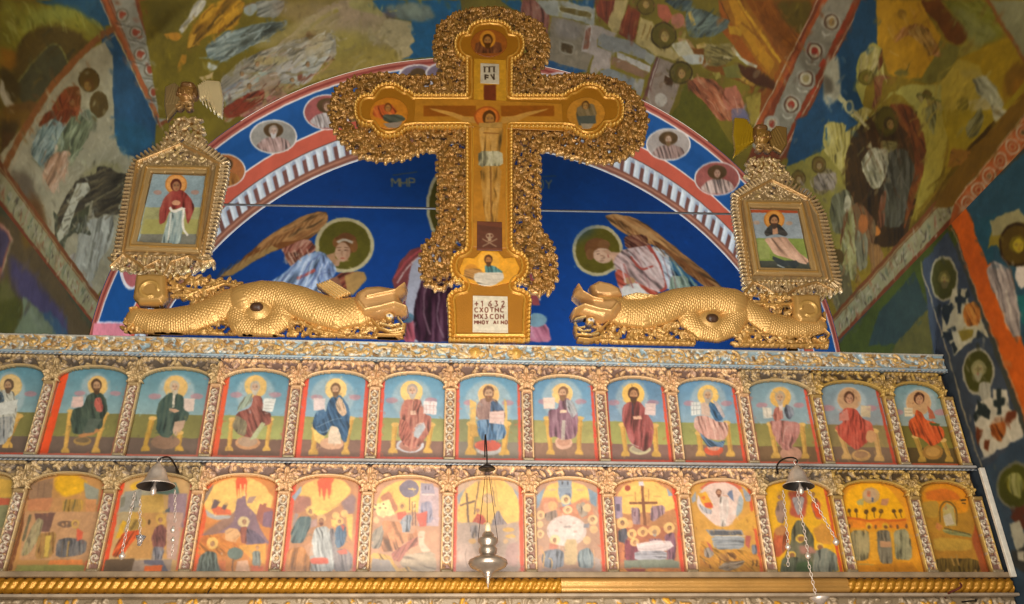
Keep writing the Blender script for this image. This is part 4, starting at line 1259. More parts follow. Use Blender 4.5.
R1Z = (Z1-.004, Z1-.155, .085); R2Z = (Z2-.004, Z2-.148, .080)
for row, (zt, zs, rise) in enumerate((R1Z, R2Z)):
    for j in range(13):
        tn = TONES[1] if 3 <= j <= 9 else (TONES[2] if j > 10 else TONES[0])
        spandrel(colx[j], colx[j+1], zt, zs, rise, row*50+j, 0, tn)
# ---- columns: narrow pilasters carved with a chain of rosettes
def column(x, z0, z1, seed, tn, rosette):
    r = np.random.default_rng(seed); w = .030
    c = Carve(x-w, x+w, z0, z1, -.004, .004, base=0., col=tn[0], bgcol='8a6658')
    for s_ in (-1, 1): c.tube([(x+s_*(w-.005), z0), (x+s_*(w-.005), z1)], .0055, .012, 0, tn[1])
    pz = .050; k = 0; z = z1-.045
    while z > z0+.03:
        if rosette:
            for q in range(12): c.leaf(x+.018*math.cos(q*.5236), z+.020*math.sin(q*.5236), q*.5236+1.8, .014, .0045, .014, .5, col='c0b098')
            c.ball(x, z, .007, .018, tn[1])
            for s_ in (-1, 1): c.leaf(x, z, math.pi/2*s_, .02, .006, .012, 0, col='b89a78')
        else:
            sg = 1 if k % 2 else -1
            c.curl(x, z, .020, sg*1.57, 1.0, .005, .016, sg, col='c4b49c')
            c.leaf(x-sg*.012, z-.02, 1.57+sg*.9, .03, .006, .014, sg, col='b8a080')
        z -= pz*.92; k += 1
    for q in range(26): c.leaf(x+r.uniform(-.018, .018), r.uniform(z0, z1), r.uniform(0, 6.28), .016, .004, .010, r.uniform(-1, 1), col=['c8bca8', 'b08858'][q % 2])
    c.polyg([(x-w, z1-.022), (x+w, z1-.022), (x+w, z1), (x-w, z1)], .02, tn[0], .008)
    c.polyg([(x-w, z0), (x+w, z0), (x+w, z0+.02), (x-w, z0+.02)], .02, 'a89474', .008)
    return c.build('column', M_GILT, SCREEN, thick=.022)
for row, (za, zb) in enumerate(((Z2+.016, R1Z[1]+.004), (Z3+.004, R2Z[1]+.004))):
    for j in range(14):
        tn = TONES[1] if 3 <= j <= 10 else (TONES[2] if j > 10 else TONES[0])
        column(colx[j], za, zb, 500+row*40+j, tn, (row == 0 and 5 <= j <= 6) or (row == 1 and 4 <= j <= 6))
# ---- ledge: twisted gilt rope left and right, a plain repaired length between
zr = float(onY(300, 585.5, -.05)[2]); xr1 = onY(561, 585, -.05)[0]; xr2 = onY(848, 585, -.05)[0]
def rope(x0, x1):
    nl = int((x1-x0)/.0030); nr = 28
    T, A = np.meshgrid(np.linspace(x0, x1, nl), np.linspace(-.3, np.pi+.3, nr), indexing='ij')
    ph = T/.040*2*np.pi+A*2.4
    rad = .036*(.74+.28*np.abs(np.sin(ph/2))**.7)+.0028*np.abs(np.sin(ph*2.5))*np.sin(A*7)
    P = np.stack([T, -.028-rad*np.sin(A), zr+rad*np.cos(A)], -1)
    C = np.tile(lin(hx('bc8428')), (nl, nr, 1))
    return grid('rope_moulding', P, C, M_GOLD, parent=SCREEN)
rope(SX0, xr1); rope(xr2, SX1-.01)
def profile(name, x0, x1, pts, col, mat, parent, nx=60):
    p = np.array(pts); T = np.linspace(x0, x1, nx)
    P = np.stack([T[:, None].repeat(len(p), 1), p[None, :, 0].repeat(nx, 0), p[None, :, 1].repeat(nx, 0)], -1)
    C = np.tile(lin(hx(col)), (nx, len(p), 1))*(.85+.3*fbm(nx, len(p), 4, 6))[..., None]
    return grid(name, P, C, mat, parent=parent)
profile('plain_moulding', xr1, xr2, [(-.02, zr+.038), (-.05, zr+.034), (-.062, zr+.02), (-.06, zr+.006), (-.052, zr), (-.064, zr-.012), (-.06, zr-.028), (-.04, zr-.036), (-.02, zr-.036)], 'b98a48', M_GOLD, SCREEN)
box('ledge_board', SX0, SX1, -.064, .05, zr+.036, Z3+.004, mat_plain('grey_brown_ledge', '8c765a', .6, 0, .25, 14), SCREEN, .004)
box('ledge_board', SX0, SX1, -.070, .05, zr-.052, zr-.038, mat_plain('grey_taupe_ledge', '9c8a74', .6, 0, .25, 14), SCREEN, .004)
# ---- crest of the row below the ledge
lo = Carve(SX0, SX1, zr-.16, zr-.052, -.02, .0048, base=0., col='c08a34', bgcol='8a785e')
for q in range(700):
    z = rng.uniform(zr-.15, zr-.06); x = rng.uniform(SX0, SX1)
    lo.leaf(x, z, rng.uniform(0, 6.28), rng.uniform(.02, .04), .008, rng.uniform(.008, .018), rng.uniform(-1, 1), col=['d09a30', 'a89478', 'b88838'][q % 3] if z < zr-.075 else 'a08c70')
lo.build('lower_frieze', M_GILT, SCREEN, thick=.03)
# ================================================================= the twenty-six painted panels
def icon_panel(j, row, name):
    """board behind bay j; returns canvas and finishing function"""
    if row == 0: zb, zt = Z2+.016, R1Z[1]+R1Z[2]+.012
    else: zb, zt = Z3+.004, R2Z[1]+R2Z[2]+.012
    x0, x1 = colx[j]+.003, colx[j+1]-.003
    Yp = .020
    def inv(q):
        P = on(q, 1, Yp); return np.stack([(P[:, 0]-x0)/(x1-x0), (zt-P[:, 2])/(zt-zb)], 1)
    cv = Canvas(128, int(128*(zt-zb)/(x1-x0)), inv, '6f9cb4', 1000+j*7+row*300)
    def done(label, group):
        cv.dabs(*((260, 3., 3., .35) if row == 0 else (380, 2.6, 3.0, .30)))
        cv.finish(.4 if row == 0 else .45, 7, 1, .05, 'b49c84', .13)
        U, V = np.meshgrid(np.linspace(0, 1, cv.w), np.linspace(0, 1, cv.h))
        pos = np.stack([x0+(x1-x0)*U, Yp+.003*np.sin(V*3.1)*0, zt-(zt-zb)*V], -1)
        pos[..., 1] = Yp
        bk = pos.copy(); bk[..., 1] = Yp+.018
        o = grid(name, pos, lin(np.clip(cv.a, 0, 1)), M_ICON, back=bk)
        # origin at the foot of the board
        l = np.array([(x0+x1)/2, Yp, zb]); co = np.empty(len(o.data.vertices)*3, np.float32); o.data.vertices.foreach_get('co', co)
        o.data.vertices.foreach_set('co', (co.reshape(-1, 3)-l).astype(np.float32).ravel()); o.location = l
        tag(o, label, 'icon', group); return o
    return cv, done
def bg1(cv, sky1, sky2, green, brown, hz=.52, bz=.775):
    h = cv.h; g = np.linspace(0, 1, h)[:, None, None]
    k = np.clip(g/hz, 0, 1); s_ = hx(sky1)*(1-k)+hx(sky2)*k
    a = np.where(g < hz, s_, np.where(g < bz, hx(green)*(.94+.1*(g-hz)/.25), hx(brown)))
    cv.a = np.broadcast_to(a, cv.a.shape).copy()*(.95+.1*fbm(h, cv.w, 14, cv.seed))[..., None]
def edges(cv, lc, lw, rc, rw, bc='c8503c', bw=.05):
    h, w = cv.a.shape[:2]
    e0 = .075
    if lc: cv.a[:, int(w*e0):int(w*(e0+lw*.7))] = hx(lc)
    if rc: cv.a[:, int(w*(1-e0-rw*.7)):int(w*(1-e0))] = hx(rc)
    if bc: cv.a[int(h*(1-bw)):] = hx(bc)
def throne(cv, legs, col='d2a24c', dk='a8783a'):
    for L in legs:
        x0, y0, x1, y1, w = L
        cv.poly([x0-w*.55, y0, x0+w*.55, y0, x1+w*.45, y1-w*1.2, x1+w*.9, y1-w*.5, x1+w*.9, y1, x1-w*.9, y1, x1-w*.9, y1-w*.5, x1-w*.45, y1-w*1.2], col)
        cv.stroke([x0+w*.3, y0+4, x1+w*.3, y1-w], w*.22, dk, .7)
        cv.ell(x0, y0, w*.8, w*.45, 'dcb060')
def aura(cv, x, y, rx, ry, col='b4c4c8', a=.55): cv.ell(x, y, rx, ry, col, a, soft=3)
def gospel(cv, pts, col, lines=0):
    cv.poly(pts, col)
    p = np.array(pts, float).reshape(-1, 2)
    for k in range(lines):
        t = (k+1)/(lines+1); a = p[0]*(1-t)+p[3]*t; b = p[1]*(1-t)+p[2]*t
        cv.stroke([*(a*.85+b*.15), *(a*.15+b*.85)], 3.4, '7f7470', .7)
Q0, Q1, Q2, Q3, Q4, Q5, Q6 = (0, 360, 5.12), (120, 360, 5.494), (280, 360, 5.494), (440, 360, 5.494), (590, 360, 5.494), (740, 360, 5.494), (840, 360, 5.494)
G1 = 'icons of seated saints in the upper arcade'
def up(j, o, bg, ed, halo, au, legs, txt, label, legcol=('d2a24c', 'a8783a')):
    cv, done = icon_panel(j, 0, 'saint_icon'); cv.o = o
    bg1(cv, *bg); edges(cv, *ed)
    if au: aura(cv, *au)
    for s_ in (-1, 1): cv.ell(halo[0]+s_*halo[2]*1.75, halo[1]+halo[2]*.75, halo[2]*.55, halo[2]*.25, 'c4707a', .55, soft=1)
    cv.ell(halo[0], halo[1], halo[2], halo[2], halo[3]); cv.ell(halo[0], halo[1], halo[2]*.9, halo[2]*.92, halo[4], .8)
    throne(cv, legs, *legcol)
    cv.draw(o, txt); return done(label, G1)
LEFT = ('4a8298', '7fa2a8', '78763e', '64544a')
MIDL = ('4c8ab0', '84aac0', '949658', '7c5c50')
MIDR = ('4c86b0', '7ca4c0', '98985a', '80604e')
RGT = ('6c92a4', '8aa4ac', '8c8446', '74583c')
up(0, Q0, LEFT, (None, 0, 'b06448', .05), (55, 130, 58, 'd0b070', 'e0c080'), (50, 170, 80, 110), [(95, 285, 38, 450, 30)], '''
f b0b4a8 d8d8cc 9 8,30 -60,170 30,150 70,160 90,230 80,300 60,400 -60,410
f 4c6070 30485a 9 0,30 -40,170 10,160 25,210 0,220 -40,230
f 8c9498 b0b0a8 10 0,30 -40,300 70,285 60,330 30,430 -40,440
p d0d4cc -10,225 95,200 72,272 -10,285
h 5a4838 b08c68 5a4838 44 130 34 -.4
''', 'seated saint icon at the left end of the upper row, cut by the edge')
up(1, Q0, LEFT, ('e0461c', .13, 'b87050', .04, 'c86450'), (500, 132, 52, 'd8b474', 'e4b868'), (490, 150, 75, 85), [(362, 262, 335, 475, 24), (540, 275, 490, 475, 24)], '''
e 9a7a44 422 415 46 22
e 6c5a40 422 410 36 14
p d8b8b0 372,188 428,185 426,240 362,245
f 2c3f38 4a5c4c 14 10,60 470,165 525,170 548,215 550,262 530,300 525,345 480,372 410,382 372,375 360,300 372,250 425,240 445,185
f b45048 c87060 8 10,40 490,195 515,190 530,240 520,268 495,262 482,230
p b07848 398,384 440,372 500,350 515,362 470,385 410,398
p 4a5a50 455,300 525,300 480,370 420,375
h 4a3424 b48c68 4a3424 494 132 36 .1
''', 'icon of a saint in dark green mantle over red tunic, beside broad orange edge')
up(2, Q1, LEFT, (None, 0, 'b0604c', .05, 'c86450'), (307, 150, 66, 'd4b070', 'dcb468'), (310, 170, 100, 90), [(178, 320, 140, 500, 28), (330, 400, 325, 500, 26)], '''
e 8a6a54 250 450 80 40
p d8c4b8 340,210 412,212 405,280 330,285
f 2a4440 44584c 18 -10,60 260,185 300,175 350,200 352,275 380,290 370,330 340,350 300,390 270,430 225,420 195,380 205,330 200,280 215,230
p b89880 300,340 360,330 350,370 310,420 290,400
p d8d0bc 290,180 305,180 298,260 286,262
p c49a7c 270,265 300,268 330,280 300,290 270,280
h b4a890 c4a488 b8b09c 300 148 36 .1
''', 'icon of a grey haired saint in dark green mantle, behind the left hook', ('c89a3c', '98702c'))
up(3, Q1, ('4484a4', '7ca4b4', '949a58', '6c5044'), ('d4502c', .09, 'b0604c', .05, 'c85c48'), (745, 145, 62, 'e0b868', 'e8c070'), (745, 190, 105, 110), [(615, 325, 600, 500, 24), (828, 325, 805, 500, 24)], '''
e c08a60 702 455 68 38
e a88c74 702 448 54 28
f a8b8a4 88a090 10 -20,40 690,195 730,180 720,240 640,290 650,250
f 84443c a46458 14 20,50 735,190 780,200 790,280 830,290 830,350 780,370 730,430 650,410 620,360 640,290 720,260
f 6c6450 8c8464 12 -10,50 640,300 700,340 690,420 640,400 615,360
p a8b088 780,340 800,350 750,430 710,440 730,410
p e0e4e0 790,212 858,212 838,285 782,280
s 8c8c8c/.7 3 797,230 846,232
s 8c8c8c/.7 3 792,248 842,250
s 8c8c8c/.7 3 790,266 838,268
h b8b4a8 c8a890 c0bcb0 742 150 36 0
''', 'icon of a white bearded saint in crimson mantle over pale green sleeve')
up(4, Q2, MIDL, ('dc4c34', .09, 'd84c38', .08, 'd84c38'), (307, 160, 60, 'f0c878', 'f0cc84'), (290, 200, 120, 110), [(195, 375, 183, 520, 30), (393, 320, 360, 520, 26)], '''
p e8c870 175,350 215,350 250,410 230,470 190,440
e d0a080 285 458 66 34
p e0ccb4 285,340 330,350 335,460 265,460 265,410
f 244c74 44709c 14 20,50 285,200 330,190 370,240 385,300 380,380 365,455 340,440 320,370 280,360 250,420 210,400 180,370 180,340 200,280 250,290 265,230
f e4c4a4 d0a888 9 10,40 322,200 350,230 368,290 345,312 315,280 305,240
p dccccc 185,208 250,212 246,275 184,278
p 3c6690/.9 200,280 240,270 260,300 200,360
s 88a8c4/.8 4 200,370 280,330 340,320
s 88a8c4/.8 4 270,380 240,400 210,390
h 6c5038 c49c78 6c5038 306 162 36 -.1
''', 'icon of a brown haired saint in deep blue mantle, tablet at left')
up(5, Q2, MIDL, ('d84c38', .07, None, 0, 'd84c38'), (722, 175, 62, 'f0c878', 'f0cc80'), (725, 215, 110, 110), [(632, 355, 620, 512, 28), (832, 355, 812, 512, 28)], '''
e c4c4cc 715 470 76 40
e a87060 715 470 60 32
f b0685c cc8c78 16 -5,50 690,215 770,215 790,270 800,300 832,310 830,380 800,430 760,480 720,490 680,470 655,420 655,350 665,260
f a85c50 c47c68 10 -20,50 660,320 700,340 720,400 715,480 670,450 650,400
p b8c0c8 740,370 790,340 800,370 760,430 735,420
s e0d4d0/.8 5 745,360 775,345 795,355 790,390
p e4bca4 715,280 745,278 748,300 718,302
s 6c4840/.8 5 735,225 732,280
p e8dcdc 790,225 864,228 858,300 788,295
s b48c8c/.8 3 806,230 804,292
s b48c8c/.8 3 826,230 822,294
s b48c8c/.8 3 846,232 842,296
s b48c8c/.6 3 792,248 860,252
s b48c8c/.6 3 790,272 858,276
h a89c94 d0ac94 b4aca4 727 168 38 0
''', 'icon of a grey bearded saint in rose red robe, lined tablet at right')
up(6, Q3, MIDL[:2]+('80845a', '7c7468'), ('d85440', .07, 'd85440', .06, 'd84c38'), (267, 190, 60, 'f0c888', 'eab870'), (265, 240, 130, 130), [(172, 350, 168, 522, 34), (368, 350, 352, 522, 32)], '''
p dcb468 162,215 200,235 196,340 165,350
p dcb468 352,215 368,235 372,380 355,360
p c89c50 160,350 215,360 210,420 165,420
e b8b8b8 268 490 70 34
e c85848 262 470 72 32
f 90706c a88880 14 5,50 230,210 300,210 345,270 360,300 350,330 270,335 215,330 195,300 205,240
f 44709c 8caccc 12 0,50 205,330 270,325 350,350 365,400 355,430 320,440 270,440 225,440 205,380
f 3c587c 5c789c 10 10,40 280,220 330,240 350,280 300,275 275,290
p e4c4bc 270,285 352,280 352,355 270,345
s c89c94/.7 3 280,300 345,298
s c89c94/.7 3 280,320 345,320
s 88a4c4/.9 5 270,360 255,440
s 88a4c4/.9 5 330,360 310,436
h 6c4c3c c8a080 7c5844 267 182 40 0
''', 'icon of Christ on a high golden throne holding a book, above the silver lamp')
up(7, Q3, MIDR[:2]+('a09c5c', '8a6854'), (None, 0, 'd84834', .05, 'd85440'), (672, 185, 58, 'f0c880', 'ecc078'), (670, 215, 110, 110), [(588, 320, 608, 520, 26), (768, 320, 764, 520, 26)], '''
e d8a890 680 455 48 36
e c08c74 680 450 36 24
f 7c5468 a07c8c 14 5,50 655,215 700,205 740,250 760,310 755,400 740,430 680,440 630,420 600,430 598,350 596,270 650,270
f 9ca0a8 b8b8bc 10 20,40 690,215 730,225 755,290 730,320 700,280
p e8c8ac 660,275 695,275 698,290 660,292
s 44383c/.8 6 690,215 688,275
p ecd0c4 566,208 632,205 632,265 568,268
p b4a8a0 670,330 690,330 685,440 665,440
h 7c5c44 c89c7c 7c5c44 676 180 36 -.3
''', 'icon of a seated saint in violet robe with a pale tablet at left')
up(8, Q4, ('487ca8', '7c9cb8', '989a54', '7c5c54'), ('c8442c', .05, 'd84c34', .06, 'd44c38'), (238, 188, 62, 'f0c464', 'eebc60'), (230, 220, 90, 110), [(178, 355, 195, 528, 26), (355, 360, 364, 532, 28)], '''
e c4b890 275 492 60 28
e a89c84 275 488 46 20
f 944444 b06464 18 -5,50 210,230 270,225 300,260 320,300 345,340 350,400 340,470 300,505 250,480 215,440 200,390 180,340 175,290 185,250
s 2c2c3c/.8 8 232,235 236,300
p e0ac90 235,310 280,305 285,325 240,325
p dcc4c0 302,238 362,238 360,305 300,300
s a89494/.7 3 310,255 355,256
s a89494/.7 3 308,275 355,277
s bca8a0/.8 5 220,455 270,480
h 4c3020 b8845c 4c3020 240 188 40 0
''', 'icon of a dark bearded saint in plain brick red robe')
up(9, Q4, ('5088b4', '88a8bc', '989c58', '7c6050'), (None, 0, 'd84830', .06, 'd84c34'), (648, 195, 58, 'f0c464', 'f0c46c'), (650, 230, 100, 110), [(600, 400, 608, 530, 30), (750, 345, 772, 530, 28)], '''
e d4583c 680 495 52 30
e d89c84 680 475 36 24
f d0988c e4bcac 14 10,50 575,310 640,305 700,340 755,340 760,400 740,440 690,440 640,430 600,400 570,370
f 305c88 5080a8 10 20,40 655,225 700,250 725,300 730,330 690,340 670,300 650,260
f c8bcbc b0a4a8 8 20,40 670,215 710,240 745,310 730,320 700,270
f 486c90 6c8cac 10 30,30 600,395 640,430 700,450 745,440 730,480 690,475 650,480 620,440
p d0b4a4 610,240 640,225 660,270 660,310 610,300
p dce0dc 556,232 608,230 606,300 556,305
s 6c7884/.6 3 570,234 570,300
s 6c7884/.6 3 586,234 586,300
s 6c7884/.6 3 558,250 606,248
s 6c7884/.6 3 558,275 606,272
h b0a490 c8a080 a8a094 648 195 36 -.1
''', 'icon of a grizzled saint in pink robe with blue sleeve and blue hem')
up(10, Q5, RGT, ('c86c58', .05, 'd04c38', .06, 'd05c44'), (222, 205, 58, 'e4b45c', 'e0ac58'), (225, 230, 85, 90), [(168, 350, 196, 540, 28), (340, 355, 358, 542, 26)], '''
e c08c74 280 515 60 40
f b4746c cc948c 12 0,50 160,335 220,330 330,345 330,400 310,440 270,500 230,490 190,430 175,380
f 5c6478 8c94a0 10 10,40 250,240 290,260 300,300 270,330 240,300
f b06458 c88474 10 0,40 190,260 230,255 240,320 200,340 180,320
p d8c4b8 205,225 235,225 235,275 220,280
p dcd4c4 122,260 172,262 178,318 132,322
s 8c8478/.7 3 145,265 150,315
s 9c5c4c/.6 5 240,350 230,460
s d8b0a4/.7 5 260,360 240,400 235,460
h b4a084 c49c78 b4a898 220 205 36 0
''', 'icon of a long bearded saint in rose robe, above the right bell shade')
up(11, Q5, ('7090a0', '8c9498', '8a7848', '745c48'), ('b86c4c', .04, 'b83c28', .05, 'd05038'), (600, 215, 66, 'c8a47c', 'b88c64'), (605, 230, 90, 80), [(545, 385, 585, 545, 30), (740, 390, 765, 555, 30)], '''
e c8985c 665 525 52 32
e 9c7450 665 520 38 20
f b84434 c8604c 14 0,50 540,300 580,260 640,270 670,320 720,340 740,400 700,450 640,500 590,460 545,420 520,370 570,340
p c87868 545,300 590,265 600,330 545,335
p c8b490 662,250 718,252 716,315 665,312
e c49060 720 420 30 34
h 4c2c1c c08c6c - 600 210 38 .1
''', 'icon of a beardless saint in bright red robe with pale tablet at right', ('c89c5c', '9c7038'))
up(12, Q6, ('64909c', '8c9c94', '6c6424', '4c3c1c'), (None, 0, None, 0, 'c85830'), (432, 235, 70, 'd0a878', 'c09060'), (440, 240, 90, 90), [(415, 420, 452, 560, 26), (565, 440, 600, 560, 26)], '''
e 9c6c28 510 505 56 42
e b8863c 510 505 40 26
f d04c1c e0642c 14 20,50 420,270 450,290 470,330 520,340 570,380 575,420 540,460 500,475 450,430 400,415 375,370 380,330 410,310
p b45c3c 480,250 510,280 525,320 490,325
p 4c5424 490,345 550,350 545,365 500,360
p d4c4a0 352,262 400,262 400,310 355,310
s 8c7c5c/.8 4 356,275 398,275
s 8c7c5c/.8 4 356,292 398,292
h 3c1c10 c08c64 - 435 215 38 .2
''', 'icon of a young saint in orange robe, last at the right end', ('b88c34', '8c6420'))
# ---------------------------------------------------------------- lower row: the feasts
G2 = 'feast icons in the lower arcade'
def lo_(j, o, base, ed, txt, label):
    cv, done = icon_panel(j, 1, 'feast_icon'); cv.o = o
    cv.a = np.tile(hx(base), (cv.h, cv.w, 1))*(.9+.2*fbm(cv.h, cv.w, 12, cv.seed))[..., None]
    edges(cv, *ed); cv.draw(o, txt); return done(label, G2)
def F(x): return (x, 465, 5.25)
lo_(0, F(0), 'b09050', (None, 0, None, 0, '8c7448'), '''
p d0a440 -80,60 60,80 60,170 -80,170
p b8583c -60,170 55,175 45,210 -60,215
p 84845c -60,215 45,210 30,330 -60,330
p a89470 -60,330 25,330 0,480 -60,480
p 8c9c8c/.8 -40,400 20,400 0,500 -40,500
h 5c4030 a88460 - -20 300 20 0
''', 'feast icon cut by the left picture edge, a sliver of ochre scene')
lo_(1, F(0), 'b88448', ('6a3c20', .05, 'c8603c', .05, 'b89048', .04), '''
p 8c6c50 160,90 280,70 270,180 150,180
s 6c5040/.7 5 205,90 195,170
s 6c5040/.7 5 235,90 225,170
p e0a818~2 285,60 400,50 460,90 440,140 340,170 290,130
p 8c9080 440,90 520,130 510,210 450,170
p b88450 130,185 320,170 330,245 130,245
p c07850/.8 150,180 280,170 260,240 140,240
f c49438 96743c 10 0,40 335,180 440,180 430,245 325,245
s 5c5434/.8 9 350,180 335,245
s 5c5434/.8 9 395,180 380,245
p c48450 450,180 510,180 500,245 450,245
p bc8c60 130,245 520,245 470,500 100,500
p 6c4c44 180,255 290,250 260,350 200,350
f b0a078 8c8458 10 -10,50 200,275 230,290 210,380 150,470 110,480 130,400 165,330
s 505440/.8 14 160,260 120,400
f a87840 8c7844 12 -5,50 200,360 300,350 280,480 180,500
p c8a848 240,370 270,370 250,480 230,480
f 5c5c60 787470 10 0,50 300,395 350,380 420,390 460,400 445,470 290,490
p d4583c 405,330 435,350 430,390 400,400
e 6c5444 345 310 45 18
e c89c50 395 310 22 24
h 5c3c28 b0845c - 395 310 16 0
h 5c3c28 b0845c - 330 312 12 0
h 5c3c28 b0845c - 350 305 12 0
s 5c4c3c/.5 8 330,400 320,480
s b88c44/.8 8 360,400 350,480
p d87c3c 260,500 430,495 440,525 250,525
p 8c8c48 90,525 450,525 430,575 70,575
''', 'feast icon of a temple gathering under an ochre vault, green strip at the foot')
A2 = F(100)
lo_(2, A2, 'c09860', ('d8401c', .07, 'd05840', .05, None), '''
p d8a824~2 150,110 210,80 230,100 180,140
p a09c84 110,160 240,110 330,100 320,240 95,250
p 8c8c84 130,140 220,130 210,240 100,245
p 6c6c5c 110,170 135,165 125,220 105,225
p 5c5c50 160,215 180,215 180,235 160,235
s 5c5c50 7 175,165 172,190
s 5c5c50 7 192,165 189,190
p c49c4c 215,160 330,150 340,260 200,270
p 547068 290,100 400,90 420,160 300,150
p 907884 360,150 460,150 440,330 350,300
p 4c5860 340,240 370,220 365,250 345,258
p a8946c 90,250 200,255 130,350 80,350
p c08c4c 170,250 420,250 400,490 140,490
p b89484 350,250 440,250 400,500 350,490
p d8a420 120,290 140,300 110,380 80,390
f e05420 c8401c 14 -40,60 120,350 215,340 200,370 150,430 120,480 60,480 80,430
H d0a43c b89040 175 275 26 30
H c8a040 b08c3c 220 300 22 26
h 8c6434 b48850 - 215 300 16 0
f a88438 c4a050 9 -20,40 150,290 190,280 220,330 150,350
H d8ac48 b89040 320 285 28 30
h 6c3c28 b88460 - 318 290 18 0
f 7c4844 986058 10 5,50 290,330 320,310 350,330 345,420 330,440 280,440 270,380
f 6c6c78 8c8c90 9 0,50 280,430 340,430 320,520 265,520
e 4c3820 258 300 7 14
p 5c4834 30,495 180,490 180,540 150,575 10,575
p 9c8878 180,500 380,495 370,575 160,575
p 5c5c6c 230,500 330,500 360,560 300,560 320,530 230,520
p e06428 232,530 330,525 320,560 290,570 230,565
p d8a020 390,555 430,550 430,570 390,575
''', 'feast icon of two haloed figures meeting, behind the left bell lamp')
A3 = F(180)
lo_(3, A3, 'c87c3c', ('d85428', .07, 'c8582c', .06, None), '''
p ecbc64~1 120,160 200,90 290,65 360,65 440,100 470,150 490,165 470,240 400,270 150,280 130,220
p 7c6c60 120,150 180,100 140,180 120,210
p d8502c~1 290,65 355,65 345,190 330,110 322,200 305,110 300,190
s f4d884 7 318,100 322,200
s f4d884 6 342,100 340,170
p 806470 300,180 340,160 350,210 400,260 420,330 470,410 350,420 320,350 200,360 110,370 200,310 260,280 290,240
p 8c6858~2 110,365 200,300 290,240 280,300 200,360
p 9c5c4c 420,200 450,220 490,230 480,320 420,310 400,270
p 7c5c70 440,250 490,240 480,330 430,320
p a8a8a8~1 135,230 170,260 270,265 260,280 190,290 140,270
p d46440 165,225 200,215 265,235 270,260 180,260
p 5c4c50 180,180 215,190 190,225 165,230
p 5c4c50 240,195 255,205 235,235 215,230
H e8b860 6c5038 208 180 14 13
H e8b860 6c5038 243 200 13 12
H e8b860 6c5038 385 160 13 12
p a08074 360,170 400,165 380,200 350,200
p 9c5c48 440,200 455,205 440,250 430,230
H f4dc90 c88c38 335 300 30 30
h 6c4434 b48868 - 338 300 18 .1
f 84483c a05c48 9 0,40 315,330 350,320 360,380 350,410 320,410
f 6c5c70 54485c 10 20,40 350,330 400,350 450,400 440,415 350,410
p d8a470 235,345 260,330 300,335 320,365 290,405 240,395
s b88454/.8 5 245,360 280,340
s b88454/.8 5 280,395 310,370
f d07c30 b8642c 16 30,30 110,370 200,365 250,400 340,420 330,470 280,450 240,480 120,480 90,470
p e0a040/.8 300,420 450,415 450,520 380,500
H f4d070 d08c30 170 410 30 32
h 6c4834 b08058 - 170 415 18 0
f 586860 70807c 10 0,40 100,480 140,450 190,460 200,520 240,570 80,575
e 5c6c64 290 465 42 32
s 5c4434 5 278,490 276,570
p d8a888 300,505 355,500 370,570 290,575
p d06440 370,530 440,530 440,575 370,575
f 707c78 8c948c 8 0,40 380,450 420,450 425,530 380,530
h 8c5c40 c08c60 - 405 435 14 0
h 8c5c40 c08c60 - 220 465 10 0
p c8643c/.7 200,500 240,500 240,570 210,560
''', 'feast icon with a reclining haloed figure before a purple mountain')
A4 = F(270)
lo_(4, A4, 'b88058', ('d84c34', .07, 'd44c34', .05, None), '''
p ecbc64~1 150,150 180,100 260,68 340,68 400,90 430,140 370,200 300,240 240,240 180,200
p 8ca0b4 115,165 165,110 165,140 130,190
p dc5838~1 245,68 340,68 325,100 310,190 300,110 285,200 270,110 262,180
p a87060~2 130,190 165,160 215,170 220,220 160,250 120,260
p 8c7070~2 370,200 420,160 430,150 455,180 440,260 400,250
p f0c860 180,230 300,240 380,200 300,250 260,270 220,250
H f0c870 c89444 213 240 24 26
h 6c4834 b08460 - 212 245 16 .3
f 4c6468 687c7c 14 -20,60 150,270 210,270 225,310 200,350 170,410 110,410 110,350
p 9c8884 130,250 150,260 130,310 115,330
H e8b878 b87c4c 270 280 24 22
h 6c4030 b07c5c 6c4030 270 295 20 0
p b08c84 215,290 250,280 250,320 210,330
f a8acac d0d4d0 14 10,70 235,330 290,320 315,340 330,420 340,570 200,570 205,480 220,400
H f4cc78 5c4430 345 265 20 18
H f4cc78 5c4430 392 255 20 20
H f4cc78 5c4430 365 295 22 22
h 6c4434 b08058 - 365 298 14 -.2
p f0c068 320,285 350,290 345,330 325,320
f 44607c 5c7890 10 0,50 350,320 395,310 405,370 390,420 350,440 335,380
p b85448 370,310 395,320 385,350
p f0b860 400,260 435,260 430,400 415,390
f 847c80 9c9490 14 10,60 310,330 340,340 345,440 400,440 440,480 420,560 340,570 330,450
p c86450~1 350,450 400,440 410,465 370,470
p d45c44~1 210,490 300,485 310,520 215,520
f b8763c cc8c54 18 -10,60 90,440 180,430 215,500 210,575 75,575
p c89474/.7 180,430 220,400 230,480 200,480
''', 'feast icon with a pale central figure under a gold sky, angels at right')
A5 = F(355)
